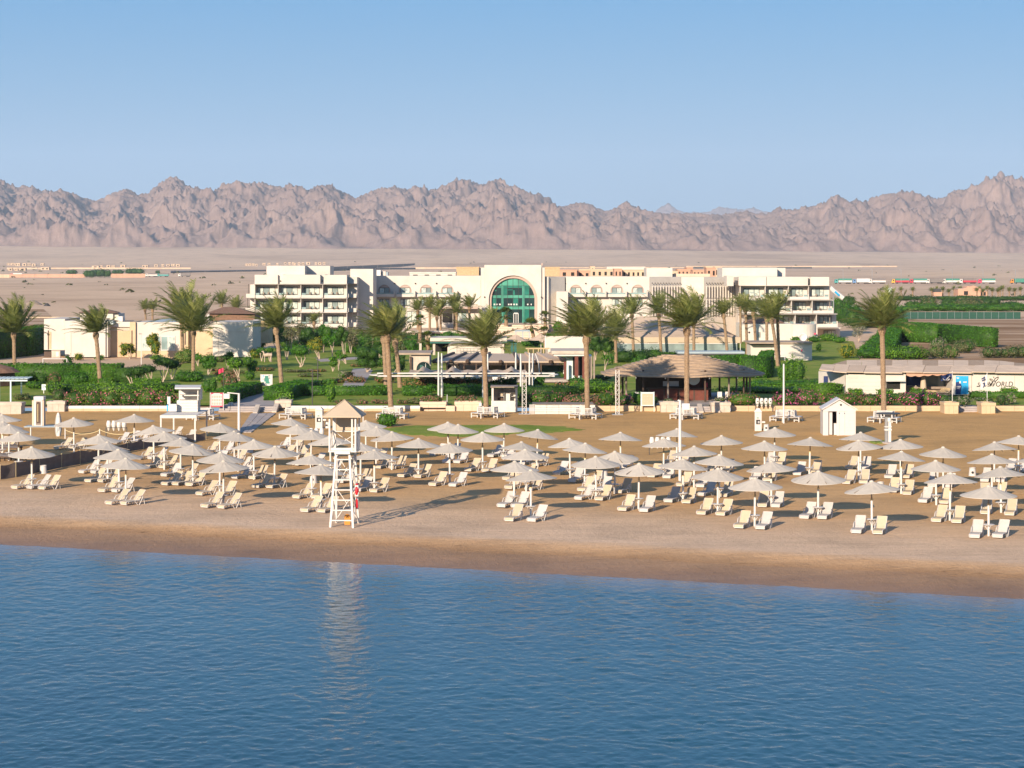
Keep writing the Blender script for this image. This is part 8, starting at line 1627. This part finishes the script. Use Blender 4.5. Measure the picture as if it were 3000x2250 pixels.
HS = [(45,70,710,722),(72,95,710,722),(98,130,712,728),(145,170,712,728),(175,200,712,726),(205,230,714,730),(262,285,712,724),(55,80,742,758),(95,115,742,758),(125,165,742,758),(265,318,738,753),(595,640,728,740),(645,665,726,738),(690,715,724,738),(720,745,726,738),(780,812,722,736),(922,960,724,738),(1000,1022,720,734),(1045,1065,718,732),(1078,1100,718,730),(1110,1135,716,730),(1140,1165,718,732),(1590,1606,714,728),(1610,1628,714,728),(1633,1650,714,728),(1655,1668,716,730),(1700,1722,710,724),(1735,1752,710,722),(1790,1806,710,722),(1840,1856,705,718),(1868,1885,706,718),(1893,1908,705,718),(1900,1918,712,722),(1930,1946,706,722),(1955,1972,706,718),(1985,2010,704,718),(2040,2054,706,718),(2062,2082,706,718),(2092,2110,705,718)]
for i, (a, b, c, d) in enumerate(HS):
    p, q = D0(a,c), D0(b,d); Y = desY(p[0], q[1])
    zone = 'at the left edge of the desert' if a < 330 else 'above the white annex' if a < 980 else 'above the two distant palms' if a < 1400 else 'above the left hotel roof'
    k_ = sum(1 for h in HS[:i] if (h[0] < 330, h[0] < 980, h[0] < 1400) == (a < 330, a < 980, a < 1400)); lab = 'tiny sand-coloured far house %s, number %d from left' % (zone, k_+1)
    ORDL = ORD + ['eleventh','twelfth','thirteenth','fourteenth','fifteenth','sixteenth','seventeenth','eighteenth']
    far_box('desert_house', p[0], q[0], p[1], q[1], Y, 'sandhouse', 'tiny sand-coloured far house %s, %s in line' % (zone, ORDL[k_]), 'house', 1 if i % 2 else 2, 'small houses far out in the desert')
def far_wall(px0, px1, pyt, pyb, Y, mat, lab, Y2=None, pyt2=None, pyb2=None):
    Y = desY(px0, pyb+1); Y2 = desY(px1, (pyb2 or pyb)+1); pyt2 = pyt2 or pyt; pyb2 = pyb2 or pyb; t = thing('far_wall', lab, 'wall', (PX((px0+px1)/2,Y), Y, PZ(pyb,Y)))
    A__, B__ = P(px0,pyb,Y), P(px1,pyb2,Y2); za, zb = PZ(pyt,Y), PZ(pyt2,Y2); n = 6
    for i in range(n):
        a, b = A__.lerp(B__, i/n), A__.lerp(B__, (i+0.985)/n); z0, z1 = za+(zb-za)*i/n, za+(zb-za)*(i+1)/n
        MB().add([(a.x,a.y,a.z-3),(b.x,b.y,b.z-3),(b.x,b.y,z1),(a.x,a.y,z0),(a.x,a.y+1,a.z-3),(b.x,b.y+1,b.z-3),(b.x,b.y+1,z1),(a.x,a.y+1,z0)],[(0,1,2,3),(5,4,7,6),(3,2,6,7),(1,5,6,2),(0,3,7,4)]).build('wall_panel', M[mat], t)
far_wall(0,1125,757,761,4500,'sandhouse','x') if False else None
far_wall(28,250,803,811,1950,'terracotta','long terracotta wall left of the dark trees at far left'); far_wall(325,425,802,811,1950,'terracotta','terracotta wall right of the dark trees at far left'); far_wall(-20,28,804,812,1950,'sandhouse','sandy arched wall end at the left frame edge')
far_wall(20,560,784,787,3300,'sandhouse','long low sandy wall across the far left desert'); far_wall(500,780,796,799,2300,'dark_steel','dark embankment left of the hotel roof',2500,791,794); far_wall(500,780,793,795.8,2320,'plaster','white roadside wall above the dark embankment',2520,790,791); far_wall(968,1216,782,788,2500,'dark_steel','dark embankment right of the left hotel block',2900,771.5,775); far_wall(968,1218,787,792,2300,'dark_steel','lower dark embankment right of the left hotel block',2500,784.5,787.5)  # the embankments' shade is put into their near-black colour
far_wall(1215,1410,783,786,2400,'sandhouse','pale wall line left of the entrance arch'); far_wall(1596,2010,782.5,784,2400,'sandhouse','pale wall line right of the entrance arch'); far_wall(2010,2630,779,781.5,2500,'sandhouse','pale embankment wall behind the right hotel block'); far_wall(2030,2380,782,785,2450,'dark_steel','dark low wall behind the right hotel block')
# terracotta town behind the hotel roofs
TOWN = [(1337,1403,785,809,640,'orange_wood','ochre blank building left of the entrance arch',0),(1403.5,1408,787,809,643,'plaster','narrow pale building beside the ochre one',1),(1597,1640,785,807,640,'orange_wood','ochre blank building right of the entrance arch',0),(1641,1690,793,808,660,'terracotta','red roofed house right of the ochre building',2),(1690,1730,796,808,665,'terracotta','grey brown roofed house in the far town',2),(1697,1800,791,807,690,'sandhouse','long sandy house with small windows in the far town',6),(1730,1742,783,792,700,'sandhouse','small sandy tower of the far town',1),(1800,1822,790,808,660,'terracotta','arched terracotta house of the far town',2),(1822,1890,793,808,670,'sandhouse','sandy row house behind the right wing',5),(1778,1890,784,791,760,'plaster','pale long roof behind the right wing',0),(1940,1985,797,808,640,'sandhouse','low sandy wall house behind the fin facade',3),(1985,2030,791,806,690,'terracotta','terracotta house behind the fin facade',4),(2012,2030,786,792,700,'terracotta','terracotta tower behind the fin facade',1),(2030,2062,793,807,680,'terracotta','domed terracotta house behind the fin facade',3),(2070,2098,787,808,690,'terracotta','tall terracotta house left of the right penthouse',2),(2096,2115,784,807,720,'sandhouse','grey sandy block left of the right penthouse',3),(2068,2100,783,788,760,'sandhouse','far grey block row behind the fin facade',3),(1200,1335,801,811,560,'plaster','white low roofs behind the left wing',4)]
for (a,b,c,d,Y,mt,lab,w_) in TOWN: far_box('town_house', a,b,c,d+4,Y,mt,lab,'house',w_,'houses of the far town', 9)
for (x, w_) in ((1305,30),(1900,40)): shrub(x,818,w_,16,'leaf_dark','dark bushes on the far side of the hotel roof, '+('left of the entrance' if x < 1500 else 'behind the fin facade'),lumps=2,g=0.35) if False else None
# trucks on the desert road
def truck_proto(cab, tarp, body):
    r = thing('parked_truck', 'truck', 'truck'); L = 13.0
    MB().box(-L/2+3.0,L/2,-1.25,1.25,1.15,2.5).build('trailer_body', M[body], r, (0,0,0)); tm = MB(); vs = []; pf = [(-1.27,2.502),(-1.27,3.6),(-0.7,4.0),(0.7,4.0),(1.27,3.6),(1.27,2.502)]; tm.prism([(y,z) for y,z in pf], -L/2+3.05, L/2-0.05, 'x'); tm.build('tarpaulin', M[tarp], r, (0,0,0))
    cb = MB(); cb.prism([(-L/2,0.7),(-L/2+2.5,0.7),(-L/2+2.5,3.4),(-L/2+0.6,3.4),(-L/2+0.05,2.2)], -1.2, 1.2); c = cb.build('cab', M[cab], r, (0,0,0)); MB().add([(-L/2+0.03,-1.0,2.25),(-L/2+0.03,1.0,2.25),(-L/2+0.54,1.0,3.3),(-L/2+0.54,-1.0,3.3)],[(0,1,2,3)]).build('windscreen', M['glass_dark'], c, (0,0,0)); MB().box(-L/2+0.9,-L/2+1.9,-1.22,-1.205,2.1,3.0).build('side_window', M['glass_dark'], c, (0,0,0))
    MB().box(-L/2+1.0,L/2,-0.9,0.9,0.75,1.14).build('chassis', M['dark_steel'], r, (0,0,0))
    for x in (-5.3,-2.2,2.6,3.8,5.2):
        for y in (-1.1,1.1): MB().tube([(x,y-0.15,0.5),(x,y+0.15,0.5)], 0.52, 10).build('wheel', M['black'], r, (0,0,0))
    return Proto(r)
basic('truck_yellow', (0.55,0.33,0.05), 0.5); basic('truck_blue', (0.12,0.22,0.40), 0.5); basic('truck_teal', (0.06,0.28,0.26), 0.5); basic('truck_red', (0.42,0.04,0.06), 0.5)
TR = [('truck_teal','tarp_green','white_paint',2470,'teal cab truck with green tarp at the hotel corner'),('truck_blue','white_paint','white_paint',2523,'blue cab truck with white tarp in the right queue'),('white_paint','tarp_grey','white_paint',2569,'white cab truck with grey tarp, left in the queue'),('truck_yellow','tarp_green','truck_red',2637,'yellow cab truck with red trailer'),('truck_red','tarp_green','white_paint',2690,'red cab truck with tall green tarp'),('white_paint','tarp_grey','tarp_grey',2738,'white cab truck with grey trailer mid queue'),('white_paint','tarp_green','white_paint',2785,'white cab truck with green tarp mid queue'),('white_paint','tarp_grey','truck_red',2835,'white cab truck with grey tarp and red trailer'),('pink_red','tarp_green','white_paint',2890,'pink-red cab truck with pale trailer'),('orange','tarp_green','tarp_green',2985,'orange cab truck at the right frame edge'),
      ('white_paint','tarp_grey','white_paint',444,'white truck with grey load, left in the far left queue'),('truck_teal','tarp_grey','truck_teal',477,'teal truck in the far left queue'),('white_paint','tarp_grey','tarp_grey',540,'white truck with grey tarp, right in the far left queue'),('pink_red','white_paint','white_paint',48,'pink cab truck with white trailer at the left edge')]
for (cb, tp_, bd, px, lab) in TR:
    pr = truck_proto(cb, tp_, bd); Y = desY(px, 831.5 if px > 1500 else 811); r = pr.root; r['label'] = lab; r['group'] = 'trucks parked along the desert road'; r.location = (PX(px,Y), Y, PZ(831 if px > 1500 else 811, Y)); s = 1.04; r.scale = (s,s,s)
    g_ = gdes(px, Y)
    if px > 1500: r.location.z = PZ(831.5, Y)
poly_px('desert_road', [(2300,836),(3300,836),(3300,833.5),(2300,833.5)], 0.6, M['paving']) if False else None
# dark trees far left
for i, (x0, w_, y, h_, lab) in enumerate(((210,34,803,14,'dark low tree behind the far terracotta wall, leftmost'),(262,36,812,22,'dark round tree before the far terracotta wall'),(290,44,811,24,'brownish tree in the middle of the far tree group'),(312,28,811,22,'dark tree at the right of the far tree group'),(345,36,803,14,'low tree behind the right far terracotta wall'),(395,56,803,18,'broad tree behind the far left trucks'),(462,14,801,10,'small tree behind the far left trucks'))):
    Y = desY(x0, y+1); s = Y/F; c = Vector((PX(x0,Y), Y, PZ(y+1,Y))); w2, h2 = w_*s, h_*s
    bl = [('e', (j*w2*0.25, 0, h2*0.5), (w2*0.28, w2*0.28, h2*0.52)) for j in (-1,0,1)]; tag(link('far_tree', leafy('far_tree', bl, 'leaf_dark', 1.1, 1.3, seed=sd()), None, c), lab, 'tree', 'dark trees far left in the desert')
# orange house, palms, net fence on the right
oh = thing('orange_house', 'orange clubhouse with stepped gable among far palms at right', 'house', (PX(2850,900),900,0.35)); Y = 900
Q = lambda x, y: (2400+x*0.27125, 750+y*0.27125)
gp = [Q(1500,430),Q(1500,360),Q(1590,345),Q(1600,325),Q(1630,330),Q(1665,318),Q(1700,330),Q(1730,348),Q(1810,385),Q(1810,430)]; MB().prism([(PX(a,Y),PZ(b,Y)) for a,b in gp][::-1], Y, Y+8).build('wall', M['terracotta'], oh)
part(oh, 'coping', 'arch_pink', (2806,2832,845.5,847.5,Y-0.1,8.2)); part(oh, 'opening', 'dark_void', (2824,2836,853,864,Y-0.06,0.05),(2873,2888,855,866,Y-0.06,0.05)); part(oh, 'wing', 'terracotta', (2736,2760,856,867,Y,6)); part(oh, 'wing_roof', 'dark_steel', (2738,2757,846,855.7,Y+1,4))
for i, x in enumerate((2640,2674,2730,2745,2762,2780,2795,2812,2880,2893,2907,2924,2938,2957,2973,2990,2849,2862,2870,2930)):
    y0 = 868 + (i % 3)*3; palm(x, y0, x, y0-16-(i*7 % 5), y0-27-(i*5 % 6), 0, 'far palm round the orange clubhouse, %s' % (['first from left','second from left','third from left','fourth from left','fifth from left','sixth from left','seventh from left','eighth from left','first right of the gable','second right of the gable','third right of the gable','fourth right of the gable','fifth right of the gable','sixth right of the gable','near the right edge','at the right edge','before the gable','before the gable end','beside the gable end','low one between the right palms'][i]), g=0.35, var=i, r=0.3, group='far palms round the orange clubhouse')
nf = thing('net_fence', 'long green net fence on thin posts at right', 'fence', (PX(2800,640),640,0.4)); Y = GY(935,0.4)
nf.location = (PX(2800,Y),Y,0.4)
for i in range(16):
    x0, x1 = 2646+i*21.5, 2646+(i+1)*21.5; part(nf, 'net_panel', 'green_net', (x0+0.8,x1,914,934,Y+0.03,0.04)); part(nf, 'post', 'steel', (x0,x0+0.7,912,936,Y,0.1))
# water slide glimpsed at the hotel's right end
ws = thing('water_slide', 'white and blue water slide chute beyond the right end of the hotel', 'water slide', (PX(2450,430),430,0.35)); Y = 430
pts = [P(2432,842,Y),P(2442,852,Y),P(2455,862,Y),P(2470,874,Y)]; MB().tube(pts, 0.5, 8).build('chute', M['white_paint'], ws); MB().tube([P(2446,854,Y-0.55),P(2459,866,Y-0.55)],0.22,6).build('blue_band', M['cyan'], ws); MB().tube([P(2442,852,Y+0.3),Vector((PX(2442,Y),Y+0.3,0.3))],0.12,6).build('support', M['steel'], ws)
ws2 = thing('slide_mast', 'pale sail-like slide top standing above the right palm', 'water slide', (PX(2605,520),520,0.35)); MB().tube([P(2600,868,520),P(2606,850,520),P(2612,843,520)],[0.45,0.6,0.25],8).build('sail', M['pale_blue'], ws2); MB().tube([P(2600,868,520),Vector((PX(2600,520),520,0.3))],0.15,6).build('mast', M['steel'], ws2)

# ---- small marks of the plain: kerb, spoil heaps, road lamps, scrub
far_wall(62,235,928,932,540,'canvas_cream','pale kerb of the side road behind the annex at far left')
for i, (x, w_, y, h_, mt, lab) in enumerate(((96,60,893,14,'wood_grey','grey spoil heap in the desert behind the far left palm'),(138,24,897,9,'dark_steel','small dark spoil heap right of the grey one'),(560,40,897,5,'beige_wall','low sand heap left of the hotel in the desert'))):
    Y = desY(x, y); s = Y/F; w2, h2 = w_*s/2, h_*s; m = MB(); vs = []; n = 14
    for f_, hh in ((1,-0.5),(0.85,0.12),(0.6,0.5),(0.3,0.85)):
        for k in range(n):
            a = 2*math.pi*k/n; r = f_*(1+0.12*math.sin(k*2.7+f_*5)); vs.append((r*w2*math.cos(a), r*w2*0.7*math.sin(a), hh*h2*(1+0.1*math.sin(k*1.9))))
    vs.append((0,0,h2)); fs = [(r*n+k, r*n+(k+1) % n, (r+1)*n+(k+1) % n, (r+1)*n+k) for r in range(3) for k in range(n)] + [(3*n+k, 3*n+(k+1) % n, 4*n) for k in range(n)]
    tag(link('spoil_heap', m.add(vs, fs).mesh('spoil_heap', M[mt], smooth=True), None, (PX(x,Y), Y, PZ(y,Y))), lab, 'heap')
for i, x in enumerate((2470,2555,2640,2790,2880,2975)):
    Y = desY(x, 833)+12; t = thing('road_lamp', 'thin grey road lamp behind the truck queue, %s from left' % ORD[i], 'lamp post', (PX(x,Y), Y, gdes(x,Y)), 0, 'road lamps behind the trucks'); MB().tube([(0,0,-1),(0,0,11)], 0.16, 6).build('shaft', M['steel'], t, (0,0,0)); MB().box(-1.6,0.1,-0.15,0.15,10.9,11.15).build('lamp_head', M['steel'], t, (0,0,0))
rg = np.random.RandomState(9); vs = []; fs = []; nb = 0
for i in range(200):
    Y = float(np.exp(rg.uniform(math.log(640), math.log(5200)))); x = rg.uniform(-150, 3150); g_ = gdes(x, Y)
    if 560 < x < 2480 and Y < 900: continue
    r = rg.uniform(0.5, 1.5)*(1 + Y/3500); c = np.array([PX(x,Y), Y, g_])
    for j in range(10):
        d = rg.normal(0,1,3); d[2] = abs(d[2]); d /= np.linalg.norm(d); p = c + d*r*np.array([1,1,0.6]); a = rg.normal(0,1,3)*r*0.35; b = rg.normal(0,1,3)*r*0.35; vs += [p-a, p+b, p+a, p-b]; fs.append((nb,nb+1,nb+2,nb+3)); nb += 4
tag(link('desert_scrub', npmesh('desert_scrub', np.array(vs), np.array(fs), M['leaf_olive'])), kind='stuff')

# ------------------------------------------------------------------ the air
hm = bpy.data.materials.new('haze_air'); hm.use_nodes = True; _t = hm.node_tree; _t.nodes.remove(_t.nodes['Principled BSDF'])
_v = _t.nodes.new('ShaderNodeVolumePrincipled'); _v.inputs['Density'].default_value = 4.8e-5; _v.inputs['Color'].default_value = (0.66,0.82,1.0,1); _v.inputs['Anisotropy'].default_value = 0.0
_t.links.new(_v.outputs[0], _t.nodes['Material Output'].inputs['Volume'])
struct('haze', MB().box(-9000, 9000, -2500, 20000, -9.5, 1100).mesh('haze', hm), 'stuff')
